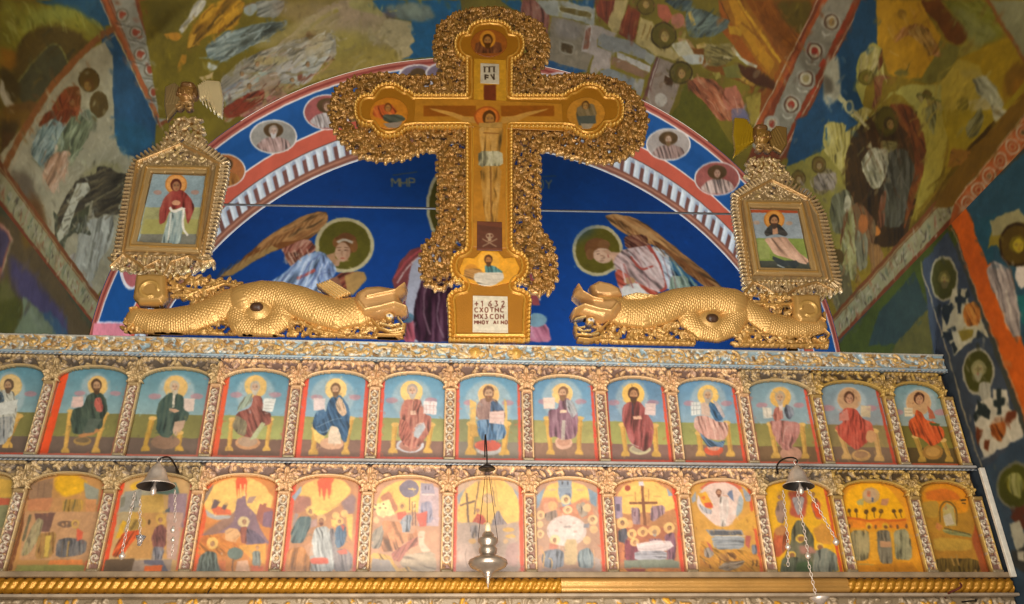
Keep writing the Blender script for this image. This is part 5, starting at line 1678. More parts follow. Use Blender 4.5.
lo_(5, A5, 'c09070', (None, 0, None, 0, None), '''
p ecbc64~1 110,200 150,120 230,80 330,80 400,100 420,140 430,240 120,260
p b87858~1 130,170 180,130 230,230 200,260 180,200 140,190
p bca4a8 345,90 440,120 440,320 330,320 335,200
p 9890a0 345,95 410,100 420,150 350,150
s e8dcd4/.8 5 350,155 420,158
s 5c5464/.8 6 370,110 368,130
s 5c5464/.8 6 388,112 386,132
f 84849c a49cac 9 0,50 345,200 380,190 405,200 410,300 350,310
e 787080 285 125 52 46
s ecc878 6 280,125 320,128
s ecc878 5 300,118 308,138
s 5c4444 5 288,170 285,240
s 5c4444/.9 5 300,190 304,320
s 5c4444/.9 5 315,190 318,320
e e8cc90 310,200 8 7
e e8cc90 310 230 8 7
p f4dc98 95,210 180,180 210,260 120,270
e 5c4444 108 210 6 4
e 5c4444 130 225 7 4
e 5c4444 150 205 6 4
e 5c4444 105 235 7 5
e 5c4444 160 225 6 4
e ecc890 145 258 18 20
e ecc890 183 250 18 20
e dcb888 112 290 14 18
p d0604c 220,250 265,240 280,290 225,285
p c85c4c 320,260 380,240 375,320 340,325
H d0a068 a87448 248 215 18 18
h 5c3c30 a87c5c - 248 218 14 0
f 8c94a0 a8a8ac 10 0,40 260,265 300,260 290,350 240,355 230,310
f 8c8478 a09484 16 -20,60 90,350 150,310 160,340 130,440 85,440
f d08c60 c07c54 22 20,60 140,290 240,300 250,360 310,360 320,330 330,380 250,410 220,450 130,460 150,360
f b46c58 9c5c54 18 40,-50 190,460 330,370 345,410 270,450 240,510 200,500
p e0bca0~1 330,350 370,345 360,410 400,450 350,460 330,400
f a8947c b8a488 20 40,10 260,470 420,450 430,565 300,565 230,520
f d8a858 c89448 18 30,40 80,460 180,470 230,550 280,530 310,570 80,570
p 9c9088 90,490 180,500 220,565 85,565
''', 'feast icon with a dark round disc on a pole above a crowd')
A6 = F(440)
lo_(6, A6, 'b89c84', ('d84c30', .06, 'e04c2c', .07, None), '''
p ecbc64~1 92,220 130,130 200,80 270,72 340,85 390,130 415,200 415,310 92,310
p 8c949c 90,160 130,125 100,210
p 8c949c 380,120 415,150 410,180
s 6c5444 10 140,145 150,320
s 6c5444 10 105,212 190,188
s 6c5444 6 205,85 180,260
s 6c5444 5 268,75 290,220
s a89060 3 284,75 306,220
e c8a078 252 175 30 28
e d0b08c 252 175 22 20
s b08450 3 240,160 262,190
p c8503c 170,300 195,255 225,265 245,295 225,312 185,312
h 7c4c38 c08c6c - 198 240 15 0
f 9c8c8c 847c84 12 0,60 270,300 295,245 310,240 330,280 355,310 340,400 270,390
p b49c8c 92,305 180,300 260,320 350,310 415,300 420,565 85,565
f a89894 8c8488 12 0,50 155,320 200,315 205,380 165,385
e d8a858 360 340 30 12
e d8a858 370 375 26 10
e d0a060 170 400 20 14
e d8b080 345 400 14 14
p c0a494~2 90,420 160,400 200,500 150,565 85,560
s 8c7468/.7 6 140,440 130,480 150,540
p b08c84~2 350,420 410,400 410,540 340,520
''', 'feast icon with a slanting cross on gold ground, behind the large silver lamp')
A7 = F(520)
lo_(7, A7, 'b48c74', (None, 0, 'd8482c', .05, None), '''
p ecbc64~1 100,190 150,100 250,80 350,110 370,180 330,200
p 7c94a8 88,160 130,120 110,200 88,230
p 7c94a8 355,120 405,150 400,220 370,200
p c88464~2 110,170 200,170 200,250 280,200 340,170 380,220 390,280 100,280
p 8494a8 200,78 272,78 272,160 262,220 225,220 200,150
p 5c6478 240,150 265,150 268,180 240,180
s 3c4450 8 222,86 222,102
s 3c4450 8 250,86 250,102
s 98a8b4/.9 4 205,118 268,118
e d8a08c/.6 170 130 22 6
e d8a08c/.6 315 130 22 6
p dca080~1 120,200 190,190 195,250 130,270
f a08878 8c7870 8 0,30 120,260 190,230 200,270 150,300
f a89888 8c8078 8 0,30 290,210 340,190 360,260 320,280
H e4b070 c88850 170 215 24 24
H ecc890 c89468 352 225 22 22
H f4d48c fce8b8 240 182 26 26
h 5c4030 c08c68 - 242 185 17 0
p c8705c 205,225 270,205 280,240 225,250
H f8dca0 d0a870 250 235 26 22
h 6c503c c09470 - 252 238 15 .2
e d4c0b8 245 345 105 82
e dcccc4 245 340 92 70
e a89894 250 325 22 7
e c4a49c 190 345 10 5
e c4a49c 290 350 10 5
e c4a49c 215 300 8 5
e c4a49c 285 305 8 5
p c8ac80~1 235,390 300,390 300,520 232,525
H f4d090 d0a474 108 262 22 24
h 7c5c48 b48c6c - 110 265 14 .2
H f4d090 c89c70 105 312 18 20
H f4d090 c89c70 105 362 22 22
h 7c5c48 b48c6c - 108 365 14 .2
H f8d898 f0d4a4 382 288 26 26
h 6c4c38 b48c6c - 380 288 16 -.3
H e8bc80 d4a880 388 338 22 22
H e8c088 d8b484 352 395 20 22
H f4cc8c d09c6c 183 392 28 26
h 5c4030 a87c5c - 183 395 16 .2
p 7c7c84 335,310 365,305 360,330 335,328
p c07860 155,410 200,420 190,450 150,440
f 747c88 8c909c 10 -10,50 125,450 200,440 232,460 230,530 190,545 130,540 110,490
f 74848c 909ca0 10 0,50 310,450 360,430 390,480 385,545 310,540 300,490
s d8a050 5 110,445 130,470 120,540
s d8a050 4 150,490 170,495 165,550
s d8a878 4 385,440 395,530
p 9c8074 100,545 420,540 420,570 95,570
p a89890 390,480 425,500 425,560 395,550
p c4926c/.6 90,420 120,430 110,560 90,560
''', 'feast icon of haloed figures round a pale oval table under a blue tower')
A8 = F(600)
lo_(8, A8, 'b87c54', (None, 0, 'd8442c', .07, None), '''
p ecbc64~1 80,180 120,110 200,78 290,85 360,130 385,170 395,240 90,260
p 8c9cb0 350,120 385,160 360,165
p 98849c 70,165 115,165 118,280 70,280
p 5c5064 85,205 105,205 105,240 85,240
f 9c7c88 ac8c94 12 0,60 162,225 210,225 212,330 175,330
f 9c7c88 ac8c94 12 0,60 265,215 340,210 342,280 265,300
s 6c4c58 7 183,245 183,270
s 6c4c58 7 270,262 270,285
s b898a0 5 165,222 165,236
s b898a0 5 190,222 190,236
p b0784c~1 250,320 330,260 395,225 410,330 400,420 300,340
s 7c4c34 15 218,90 238,320
s 7c4c34 13 153,200 302,198
p c8c8d0 203,88 228,86 228,108 204,110
e a04434 145 122 15 15
s a06c44/.8 5 185,140 188,190
s a06c44/.8 5 255,125 255,190
s c08c54/.8 4 285,105 305,120
e b88454/.5 155 160 22 5
e b88454/.5 300 165 22 5
p a86448 90,300 180,310 340,330 400,360 400,510 90,510
H f8d080 d09c50 118 305 32 32
h 54443c a07454 - 118 305 18 .2
f 4c4c58 64606c 10 0,50 95,340 140,330 145,380 130,420 95,400
f c07448 9c5c44 10 0,60 95,400 130,410 130,495 95,495
f 84404c 6c3844 10 0,60 130,390 165,400 210,450 190,510 130,500
H e8b070 c08048 155 310 20 22
H f8d080 d8a860 168 362 26 26
h 5c3c2c b07c58 - 166 365 16 .3
H f8d080 f0c068 181 405 24 22
h 6c4430 b48058 - 183 408 14 .3
H f8d080 d8a860 225 350 30 26
h 6c4430 b48058 - 226 355 16 0
H f8d080 e0b46c 285 345 32 28
h 8c7464 b89070 a89c90 287 355 18 0
f 8c6470 a87c80 8 0,40 255,390 320,385 325,410 260,410
H f8d080 a87848 363 330 28 30
h 54382c a87854 - 364 332 17 -.3
f 7c5468 946878 10 0,60 335,370 385,350 400,400 395,500 355,500 350,430
p dccccc 190,415 290,395 370,400 388,425 350,450 260,458 200,450
s b0a0a0/.8 4 200,440 280,445 370,425
s f4e4e0/.8 4 200,425 290,410 380,415
f 9c9ca8 b0b0b8 14 60,0 182,452 350,450 352,500 182,500
p 84848c 180,465 350,465 350,472 180,472
p 7c8474 125,500 380,495 415,510 415,540 130,540
f d88c3c c0703c 20 50,10 80,560 100,540 250,545 410,540 440,575 80,575
p 8c3c34 130,545 240,545 230,575 160,570
''', 'feast icon of the lamentation, a tall brown cross above mourners at a white bier')
A9 = F(675)
lo_(9, A9, 'cc9440', (None, 0, 'c8502c', .05, None), '''
p 8c98a4 85,170 110,140 110,190 90,200
p 8c98a4 350,110 400,160 395,190 370,190
p d0644c~1 120,130 180,85 260,80 340,105 360,130
e dcc8c0 237 190 122 100
p dcc0b4~1 150,260 330,260 290,320 220,325
e e4c8bc 240 180 100 86
p 9cacb4~1 340,150 360,190 355,240 320,280 325,220
p e0a030 120,150 160,140 200,210 180,250 140,200
p d85034 150,200 190,195 200,225 160,225
p d8602c/.8 135,170 160,160 155,190
f a8a8b0 c0bcbc 7 5,30 120,200 150,220 195,235 190,260 150,250
f e4d8d0 c8b4ac 12 0,60 235,165 275,165 285,220 270,320 240,325 235,260
h 6c4434 c08c6c 6c4434 230 145 20 .2
s c8967c 5 250,160 280,165
p 6c7c9c 280,140 300,130 310,190 295,180 275,155
p c8903c~1 95,270 150,290 230,330 160,345 100,330
p d09a3c~1 300,320 370,270 420,230 440,330 360,350
p 8c8c90 160,338 350,342 362,365 186,370
p 50545c 178,345 345,348 355,368 190,368
f 8c949c a8acb0 16 60,0 186,372 368,372 360,440 210,445
s c4c8c8/.9 4 186,372 368,373
s 6c747c/.8 4 195,395 365,395
s 6c747c/.8 4 205,420 362,418
p b0584c 370,370 400,370 390,440 370,420
f c88c34 a86c2c 16 40,30 130,400 170,400 210,445 360,445 440,470 450,575 130,575
f 8c8078 a89c90 7 10,30 150,440 185,430 210,470 180,490 155,480
p b8584c 165,400 190,420 200,460 180,430
f 5c6474 7c8490 7 0,30 400,420 430,420 432,470 405,470
s 4c3420 7 408,500 412,520 405,530
s 4c3420 7 428,500 432,520 426,532
f 8c5c30 c08c44 8 30,20 220,470 300,455 330,480 300,510 240,500
f 7c6c5c 9c8c78 8 40,-10 220,540 260,510 370,500 350,530 280,560
s 5c3c28/.8 5 150,500 165,520
s 5c3c28/.8 5 230,480 240,500 235,520
s 5c3c28/.8 5 270,470 285,490 270,500
s 5c3c28/.8 6 180,520 190,545
s 7c4824/.6 4 110,320 115,340
s 7c4824/.6 4 375,285 382,300
s 7c4824/.6 4 410,320 415,345
''', 'feast icon of the resurrection, a pale oval glory above an open grey tomb')
A10 = F(755)
lo_(10, A10, 'e0a414', (None, 0, 'c84824', .05, None), '''
p e4a81c~1 75,200 110,140 200,110 300,110 360,150 400,330 90,360
p b88c30~1 110,150 150,130 160,180 120,180
f a08070 8c7464 10 0,60 115,190 150,180 165,250 150,310 120,300 105,250
H d0982c a87c38 130 165 18 20
h 6c4430 a07450 - 128 170 14 0
p b4503c~2 170,140 270,130 275,200 265,270 230,280 180,260 190,200
f b0a8a8 98949c 10 -10,60 190,170 260,165 250,230 225,270 210,230
s 8c3c30/.8 5 195,140 210,160
s 8c3c30/.8 5 225,130 228,150
f a85c40 c06c4c 9 0,50 290,200 320,170 345,200 350,290 320,280 300,240
p d84c1c 298,205 335,195 350,280 320,270
h 5c3c28 a87850 - 305 155 17 0
p d8a020~1 170,260 210,290 180,350 150,320
p c88830~1 300,340 360,300 400,350 410,420 330,410
f c86034 b0482c 14 0,60 100,340 150,320 180,360 170,440 120,490 90,460
p b07440~1 100,340 140,310 170,330 150,370 110,370
f 5c5c44 706c54 18 0,60 215,290 250,290 310,380 310,430 330,570 130,570 150,490 190,400 190,350
e f0c048 238 385 25 22
e 8c5c38 242 388 16 15
e f0c048 193 472 22 20
e 8c5c38 195 474 13 13
e f0c048 340 428 22 20
e 8c5c38 342 430 14 13
f 70786c 8c8c7c 12 0,50 310,450 370,430 430,470 440,570 300,570
f 5c6450 4c5444 12 0,50 140,490 200,480 280,500 280,570 130,575
p a07060~2 230,420 300,430 330,460 240,470
p 3c5434~2 220,510 300,505 300,560 210,560
''', 'feast icon of three figures on peaks against yellow, behind the right bell lamp')
A11 = F(830)
lo_(11, A11, 'd88c18', (None, 0, None, 0, None), '''
p f0a80c~1 78,200 90,140 150,98 240,95 310,120 350,170 390,230 400,290 85,280
e b8945c 215 160 46 42
e c09c74 210 155 34 30
p b87c50 270,180 310,175 300,215 265,210
p a8a060 140,190 180,170 175,210 145,210
p c8603c/.8 195,145 215,145 210,170 195,165
s 3c4c6c 10 222,170 222,195
e a86c44 205 145 10 10
p e07c18 88,270 200,290 330,285 400,280 410,330 90,330
e 503414 100 240 10 11
s 503414 5 103,250 110,275
e 503414 137 240 11 12
s 503414 5 140,252 142,280
e 503414 190 246 12 13
s 503414 5 195,258 190,290
e 503414 230 234 13 14
s 503414 5 232,248 235,280
e 503414 268 242 12 12
s 503414 5 268,254 260,280
e 503414 335 242 11 11
s 503414 5 337,250 350,280
e 503414 370 240 10 11
s 503414 5 370,250 376,275
s c85c14 12 88,275 160,285 200,295 260,285 320,295 400,285
f 94885c a89464 12 0,60 110,345 200,340 210,420 200,500 120,505 100,420
f 6c6450 888068 12 0,60 245,345 310,340 325,420 330,520 270,520 240,430
f 84805c 9c946c 12 0,60 335,345 405,335 430,420 430,500 345,500 330,420
p d89420 205,350 245,350 255,500 215,500
p d09424 315,350 332,350 345,490 335,490
p c08c60 262,400 320,400 325,430 265,430
e d8a020 205 322 18 18
e 6c4424 205 326 10 10
e d8a020 290 320 18 18
e 6c4424 292 325 10 10
e 6c4424 100 320 7 12
e 6c4424 240 325 7 12
e 6c4424 355 325 7 12
e 6c4424 403 322 7 12
e 6c4424 318 320 6 8
p c87c18 100,530 430,510 480,580 90,585
s 8c4c18/.7 5 140,545 140,560
s 8c4c18/.7 5 260,540 262,555
s 8c4c18/.7 5 340,545 342,560
s 9c8c50/.8 5 150,520 230,522
''', 'feast icon of standing figures below a row of small dark trees on yellow')
A12 = F(905)
lo_(12, A12, 'a8741c', (None, 0, None, 0, None), '''
p d88410~2 85,150 120,110 200,92 270,105 330,150 330,260 100,230
p cc6414~2 110,140 200,120 260,140 300,180 180,190 110,180
p b08428~1 90,190 180,190 170,280 100,270
s 705018 9 185,300 180,220 210,190 250,200 275,250 270,320
p b09c58 195,230 220,200 255,220 270,320 210,320
p b8a888 200,270 240,250 260,310 215,320
h 8c6434 b08450 - 215 225 12 0
s 201c10 9 293,185 320,182
s 201c10 6 298,200 318,202
p c07434 165,300 200,320 180,345 160,330
f 7c7c44 949058 10 60,10 200,335 280,350 350,360 350,380 260,375 200,350
s 4c4420/.8 7 205,330 260,345 345,365
p a8701c 130,350 350,380 370,470 380,570 120,570
p b88c2c~2 150,380 350,390 350,450 150,450
p 944018~2 335,160 370,180 430,300 470,560 400,570 380,480 350,400 370,300
p b0500c/.7~1 380,180 420,280 460,450 470,560 440,560 400,400
f 5c4414 786020 10 0,40 150,490 380,490 400,570 140,575
s a07834/.9 10 240,480 260,530
s a07834/.9 8 268,470 285,530
p a88040 200,575 225,540 245,575
p a88040 350,575 370,545 390,575
''', 'feast icon of a grey oval above a dark bier, last at the right end')
# ================================================================= the great cross
YC = -.02
def offset_noise(p, amp, seed):
    r = np.random.default_rng(seed); return p+r.normal(0, amp, p.shape)
CR_TOP = [(436, 45), (440, 25), (455, 14), (475, 9), (498, 8), (520, 14), (540, 24), (548, 42), (545, 60), (535, 72), (545, 78), (570, 75), (600, 76), (625, 84), (640, 100), (646, 120), (642, 140), (630, 153), (612, 160), (590, 160), (570, 155), (552, 148), (538, 149), (537, 190), (538, 228), (548, 240), (554, 255), (555, 275), (550, 290), (535, 292), (525, 280),
          (452, 280), (442, 288), (428, 284), (422, 268), (424, 248), (434, 236), (441, 226), (440, 190), (440, 150), (425, 148), (405, 156), (385, 159), (362, 155), (345, 142), (334, 125), (331, 105), (338, 88), (355, 78), (380, 74), (410, 77), (435, 77), (447, 72), (438, 60)]
CRP = px(CR_TOP, YC)
CROSS = empty('crucifix', (float(onY(489, 342, YC)[0]), YC, ZT))
tag(CROSS, 'tall gilded painted cross with pierced leaf fringe standing at the centre of the icon screen', 'cross')
xa, xb = CRP[:, 0].min()-.03, CRP[:, 0].max()+.03
def inside(P, poly):
    P = np.atleast_2d(P); m = np.zeros(len(P), bool)
    for (ax, az), (bx, bz) in zip(poly, np.roll(poly, -1, 0)):
        if az == bz: continue
        c = (az > P[:, 1]) != (bz > P[:, 1]); m ^= c & (P[:, 0] < (bx-ax)*(P[:, 1]-az)/(bz-az)+ax)
    return m
def resample(p, step, closed=True):
    q = np.concatenate([p, p[:1]]) if closed else p
    d = np.hypot(*np.diff(q, axis=0).T); s_ = np.concatenate([[0], np.cumsum(d)]); n = int(s_[-1]/step)
    t = np.linspace(0, s_[-1], n, endpoint=not closed); return np.stack([np.interp(t, s_, q[:, 0]), np.interp(t, s_, q[:, 1])], 1)
fc = Carve(xa, xb, CRP[:, 1].min()-.03, CRP[:, 1].max()+.03, YC+.01, .0040, col='b8843c')
def fill_fringe(c, poly, inner, cols, r, step=.026, L=.040, w=.0125, h=(.014, .034), holes=.16):
    c0, c1 = poly.min(0), poly.max(0)
    # stems: a net of flowing tendrils keeps the pierced work in one piece
    ring = resample(poly, .03); cen = (poly.min(0)+poly.max(0))/2
    gx = np.arange(c0[0], c1[0], step); gz = np.arange(c0[1], c1[1], step*.9)
    pts = np.array([(x+(k % 2)*step/2, z) for k, z in enumerate(gz) for x in gx]); pts = pts+r.normal(0, step*.14, pts.shape)
    ok = inside(pts, poly)
    if inner is not None: ok &= ~inside(pts, inner)
    pts = pts[ok]
    c.polyg(resample(poly, .012), .004, '8c6430', .004)
    hl = pts[r.random(len(pts)) < holes]
    for x, z in hl:
        t = np.linspace(0, 6.28, 9)[:-1]; c.polyg(np.stack([x+.012*np.cos(t), z+.014*np.sin(t)], 1), 0, cut=True)
    if len(hl): pts = np.array([q for q in pts if np.hypot(*(hl-q).T).min() > .016])
    for k, (x, z) in enumerate(pts):
        d = pts-[x, z]; dd = np.hypot(*d.T); near = [i for i in np.argsort(dd)[1:5] if dd[i] < step*1.5]
        for i in near[:2]: c.tube([(x, z), pts[i]], w*.42, h[0]*.7, 0, cols[2])
        a = r.uniform(0, 6.28)
        c.leaf(x-.5*L*math.cos(a), z-.5*L*math.sin(a), a, L*r.uniform(.8, 1.15), w*r.uniform(.8, 1.1), r.uniform(*h), r.uniform(-1.5, 1.5), cols[r.integers(0, len(cols))])
        if k % 3 == 0: c.ball(x+.008, z, w*.62, h[1]*1.05, cols[0])
    q = resample(poly, L*.62); n = len(q)
    for k in range(n):
        t = q[(k+1) % n]-q[k-1]; a = math.atan2(t[1], t[0])
        c.leaf(*(q[k]), a+.5*(1 if k % 2 else -1)+math.pi/2*.3, L*.8, w*.95, h[1]*.8, r.uniform(-1, 1), cols[k % len(cols)])
        c.ball(*q[k], w*.8, h[1]*.75, cols[(k+1) % len(cols)])
INN = px([(456, 40), (462, 27), (489, 20), (516, 27), (523, 42), (516, 58), (512, 62), (512, 98), (565, 98), (570, 90), (590, 86), (608, 95), (621, 112), (616, 128), (600, 140), (580, 138), (566, 130), (512, 130), (512, 250), (528, 262), (531, 276), (522, 290), (530, 300), (530, 343), (447, 343), (447, 300), (455, 290), (448, 276), (452, 262), (467, 250), (467, 130), (413, 130), (404, 138), (382, 141), (362, 130), (356, 112), (366, 96), (388, 86), (408, 90), (414, 98), (467, 98), (467, 62), (460, 56)], YC)
fill_fringe(fc, CRP, None, ['a87838', 'b88a48', '84602c', '9c7034'], np.random.default_rng(3))
def frm(o, root):
    return adopt(root, o)
frm(fc.build('leaf_fringe', M_GOLD, None, thick=.018), CROSS)
# cross body: outline with trefoil ends
def trefoil(cx, cy, rx, ry, Y, dirs, n=12):
    return None
LE = [(467, 98), (414, 98), (410, 94), (405, 93), (402, 91), (397, 87.5), (391, 86.5), (384, 87), (378, 89.5), (374, 94), (372, 98), (366, 97.5), (360, 100), (356.5, 105), (355.5, 112), (356.5, 120), (360, 125), (366, 127.5), (372, 127.5), (374, 131), (378, 135.5), (384, 138.5), (391, 139), (398, 137.5), (403, 134), (406, 131), (414, 130), (467, 129.5)]
TP = [(467, 62), (463, 61), (458, 57), (455.5, 51), (455.5, 44), (458, 38.5), (462, 36), (468, 35.5), (469, 31), (473, 27), (479, 24.5), (489, 23.5)]
BT = [(467, 246), (466, 251), (462, 254), (456, 256), (452, 261), (450.5, 268), (452, 276), (456, 281), (461, 283), (464, 287), (463, 291), (456, 292), (450, 296), (448, 302), (449, 310), (450, 342)]
mir = lambda L, c: [(2*c-x, y) for x, y in L]
BODY = LE[::-1][:0]+TP[::-1][:0]
BODY = TP+mir(TP, 489.3)[::-1][1:]+mir(LE, 489)+[(511, 246)]+mir(BT, 489)[1:]+BT[::-1]+LE[::-1]
BP = px(BODY, YC)
bc = Carve(BP[:, 0].min()-.015, BP[:, 0].max()+.015, BP[:, 1].min()-.004, BP[:, 1].max()+.015, YC-.006, .0040, col='d0902c')
bc.polyg(BP, .022, 'b87a20', .006)
rim = resample(BP, .0135)
bc.tube(np.concatenate([rim, rim[:1]]), .010, .030, 0, 'd49a38')
for k, q in enumerate(rim[::2]):
    if q[1] > ZT+.004: bc.ball(q[0], q[1], .0125, .042, 'e4b458')
tn_ = np.roll(rim, -3, 0)-np.roll(rim, 3, 0); tn_ /= np.linalg.norm(tn_, axis=1)[:, None]+1e-9
ins_ = rim+np.stack([tn_[:, 1], -tn_[:, 0]], 1)*.030
if inside(ins_[:1], BP)[0] == False: ins_ = rim-np.stack([tn_[:, 1], -tn_[:, 0]], 1)*.030
bc.tube(np.concatenate([ins_, ins_[:1]]), .0065, .014, .018, 'd8a040')
adopt(CROSS, bc.build('cross_body', M_GOLD, None, thick=.014))
# painted fields on the cross
def painted(name, corners, Y, w, base, txt, o, parent, mat=None, outline=None, pre=None, thick=.004):
    """flat painted board on plane Y: bounding box from pixel corners, optional cut outline"""
    P = px(corners, Y); x0, x1, z0, z1 = P[:, 0].min(), P[:, 0].max(), P[:, 1].min(), P[:, 1].max()
    def inv(q):
        R = on(q, 1, Y); return np.stack([(R[:, 0]-x0)/(x1-x0), (z1-R[:, 2])/(z1-z0)], 1)
    h = max(4, int(w*(z1-z0)/(x1-x0))); cv = Canvas(w, h, inv, base, 4000+int(corners[0][0]))
    cv.a *= (.92+.16*fbm(h, w, 10, 77))[..., None]
    if pre: pre(cv)
    cv.draw(o, txt); cv.finish(.35, 6, 1, .05)
    U, V = np.meshgrid(np.linspace(0, 1, w), np.linspace(0, 1, h)); X, Z = x0+(x1-x0)*U, z1-(z1-z0)*V
    m = None
    if outline is not None:
        op = px(outline, Y); ins = inside(np.stack([X.ravel(), Z.ravel()], 1), op).reshape(h, w)
        m = ins[:-1, :-1] & ins[1:, :-1] & ins[:-1, 1:] & ins[1:, 1:]
    pos = np.stack([X, np.full_like(X, Y), Z], -1); bk = pos.copy(); bk[..., 1] += thick
    ob = grid(name, pos, lin(np.clip(cv.a, 0, 1)), mat or M_ICON, m, bk)
    return adopt(parent, ob) if parent else ob
K1, K2 = (320, 0, 3.012), (380, 160, 3.177)
YP = YC-.0315
def el(cx, cy, rx, ry, n=26): return [(cx+rx*math.cos(t), cy+ry*math.sin(t)) for t in np.linspace(0, 2*math.pi, n, endpoint=False)]
painted('painted_figure', [(474, 60), (506, 60), (474, 247), (506, 247)], YP, 60, 'ae7420', '''
p c08a24 440,170 590,170 590,760 440,760
p 6c3018 493,255 530,255 530,325 493,325
p 9c7434 470,355 550,355 545,420 480,420
''', K1, CROSS)
fig = painted('painted_figure', [(415, 103.5), (562, 103.5), (415, 124.5), (562, 124.5)], YP-.0005, 260, 'ae7420', '''
p 84440c/.8 312,318 470,318 470,350 312,350
p 84440c/.8 545,318 705,318 705,350 545,350
p b8863c 470,352 440,352 400,338 350,328 330,326 340,332 400,352 440,368 480,372
p b8863c 548,352 580,350 620,338 680,328 690,326 680,332 620,352 590,368 545,372
H c86c24 9c4c18 503 352 36 30
h 54300f a87434 54300f 510 358 26 .2
p a88040 478,370 550,368 548,400 482,400
''', K1, CROSS)
painted('painted_figure', [(474, 128), (507, 128), (474, 247), (507, 247)], YP-.0010, 64, 'ae7420', '''
f b8863c c89c58 12 0,60 478,380 552,380 548,430 540,470 490,470 482,430
f a8a07c c0b898 9 0,30 476,455 550,455 552,500 478,505
f a87830 c0924c 10 0,60 482,500 548,500 540,600 530,720 505,720 490,600
s 7c5020/.8 4 514,505 516,700
s 7c4c1c/.7 4 492,400 540,402
''', K1, CROSS)
painted('skull_panel', [(477, 222), (502, 222), (477, 250), (502, 250)], YP-.0015, 44, '6c3c28', '''
p 5c3424 308,205 395,215 390,280 308,280
e a4866a 348 241 12 9
e 5c3020 343 240 3.5 3.5
e 5c3020 354 240 3.5 3.5
s 9c7c60 3.5 325,250 370,275
s 9c7c60 3.5 372,250 326,275
p a4866a 342,248 355,250 353,258 344,258
''', K2, CROSS)
TT = painted('title_tablet', [(480.5, 64), (499, 64), (480.5, 83), (499, 83)], YP-.002, 50, 'c0b49c', '''
s 3c2c20 5 496,202 496,218
s 3c2c20 5 510,202 510,218
s 3c2c20 5 524,202 524,218
s 3c2c20/.7 3 492,201 528,201
s 3c2c20 5 498,224 498,240
s 3c2c20 4 498,225 508,228
s 3c2c20 4 498,232 507,234
s 3c2c20 5 524,222 524,240
s 3c2c20 4 514,224 524,240
''', K1, CROSS)
painted('medallion_painting', el(489, 43, 19, 15), YP-.001, 70, '8c4c1c', '''
p 98541c 440,80 570,80 570,160 440,160
f 6c3c24 84502c 8 0,30 470,125 545,125 550,160 465,160
e c88428 505 118 24 26
h 54300f a06c34 54300f 505 122 20 0
''', K1, CROSS, outline=el(489, 43, 18.5, 14))
painted('medallion_painting', el(389, 113, 20, 17), YP-.001, 70, 'b8701c', '''
p c07820 150,300 260,300 260,400 150,400
f b85428 cc7434 8 20,30 160,320 215,310 235,340 190,360 160,350
f 44483c 5c6050 8 30,10 190,345 245,345 260,362 215,372 190,362
p 8c7c6c 190,372 250,366 235,385 205,385
h 6c3c18 b0783c - 205 325 15 0
''', K1, CROSS, outline=el(389, 113, 19.5, 16))
painted('medallion_painting', el(586, 113, 20, 17), YP-.001, 70, 'b07420', '''
p b87c28 745,290 870,290 870,400 745,400
f 6c5c3c 847050 8 10,30 775,320 825,310 835,350 800,365 770,350
p 4c5048 772,350 830,348 832,372 780,378
p 9c8c74 785,372 825,372 815,388 792,388
h 5c3c1c a0783c - 800 318 15 0
''', K1, CROSS, outline=el(586, 113, 19.5, 16))
painted('medallion_painting', el(489, 269, 31, 18), YP-.001, 110, 'dc9424', '''
p e09c28 230,280 470,280 470,410 230,410
e c8842c/.8 290 350 22 20
e e8a838 345 325 34 34
f 4c7c7c 6c9894 8 0,30 332,335 362,335 390,355 385,362 335,360
f b88444 c89454 9 30,10 270,345 320,345 335,375 300,385 265,370
f c8bca8 dcd0bc 8 40,0 300,358 390,356 395,378 360,400 320,402 298,380
h 5c3818 b4783c 5c3818 345 318 17 .1
''', K2, CROSS, outline=[(459, 269), (464, 257), (474, 258), (482, 250), (490, 248), (498, 251), (504, 258), (515, 257), (520, 268), (515, 281), (504, 284), (490, 287), (474, 284), (463, 281)])
def insc(cv):
    cv.o = (0, 0, 1)
    for ln, (tx, y, s_) in enumerate((('+1632', 301, 5.6), ('CXOTNC', 307.6, 4.6), ('MXZCON', 314.2, 4.6), ('MNOV AINO', 320.6, 3.4))):
        write(cv, tx.replace('Z', '3'), 474.6, y, s_, '6c3020', 1.0, .95, 1.12 if ln else 1.2)
painted('inscription_tablet', [(472.9, 296.5), (507.6, 296.5), (472.9, 332), (507.6, 332)], YP-.002, 110, 'd8cdb4', '''
s b8a888/.6 .6 473,331 507,331
''', (0, 0, 1), CROSS, pre=insc)
# ================================================================= two carved dragons
YD = -.055
def dragon(side):
    """side -1: left dragon (head towards the cross).  Points are read in photo pixels for each."""
    root = empty('carved_dragon')
    if side < 0:
        o = (0, 0, 1); coil = (262, 310); hole = (258.5, 311)
        # body path: tail block, lower sweep, coil, neck, head
        body1 = [(137, 318, 13), (160, 320, 17), (185, 319, 19), (208, 313, 19), (228, 300, 15), (242, 293, 10)]
        ringp = [(238, 318), (237, 304), (245, 293), (260, 289), (275, 293), (284, 304), (283, 318), (272, 328), (256, 330), (244, 326)]; rr = 14
        neck = [(255, 296, 15), (275, 294, 18), (296, 299, 20), (318, 308, 20), (340, 314, 19), (358, 311, 19), (374, 305, 17)]
        block = [(137, 277), (168, 277), (169, 303), (165, 306), (138, 306), (133, 300)]
        snout = [(355, 303), (358, 296), (366, 291), (382, 290), (395, 292), (406, 288), (407, 299), (402, 306), (406, 316), (404, 322), (392, 320), (375, 321), (362, 318), (354, 311)]
        crest = [(334, 336)]; hs = 1
    f = 1
    return root
def Dpx(p): return px(p, YD)
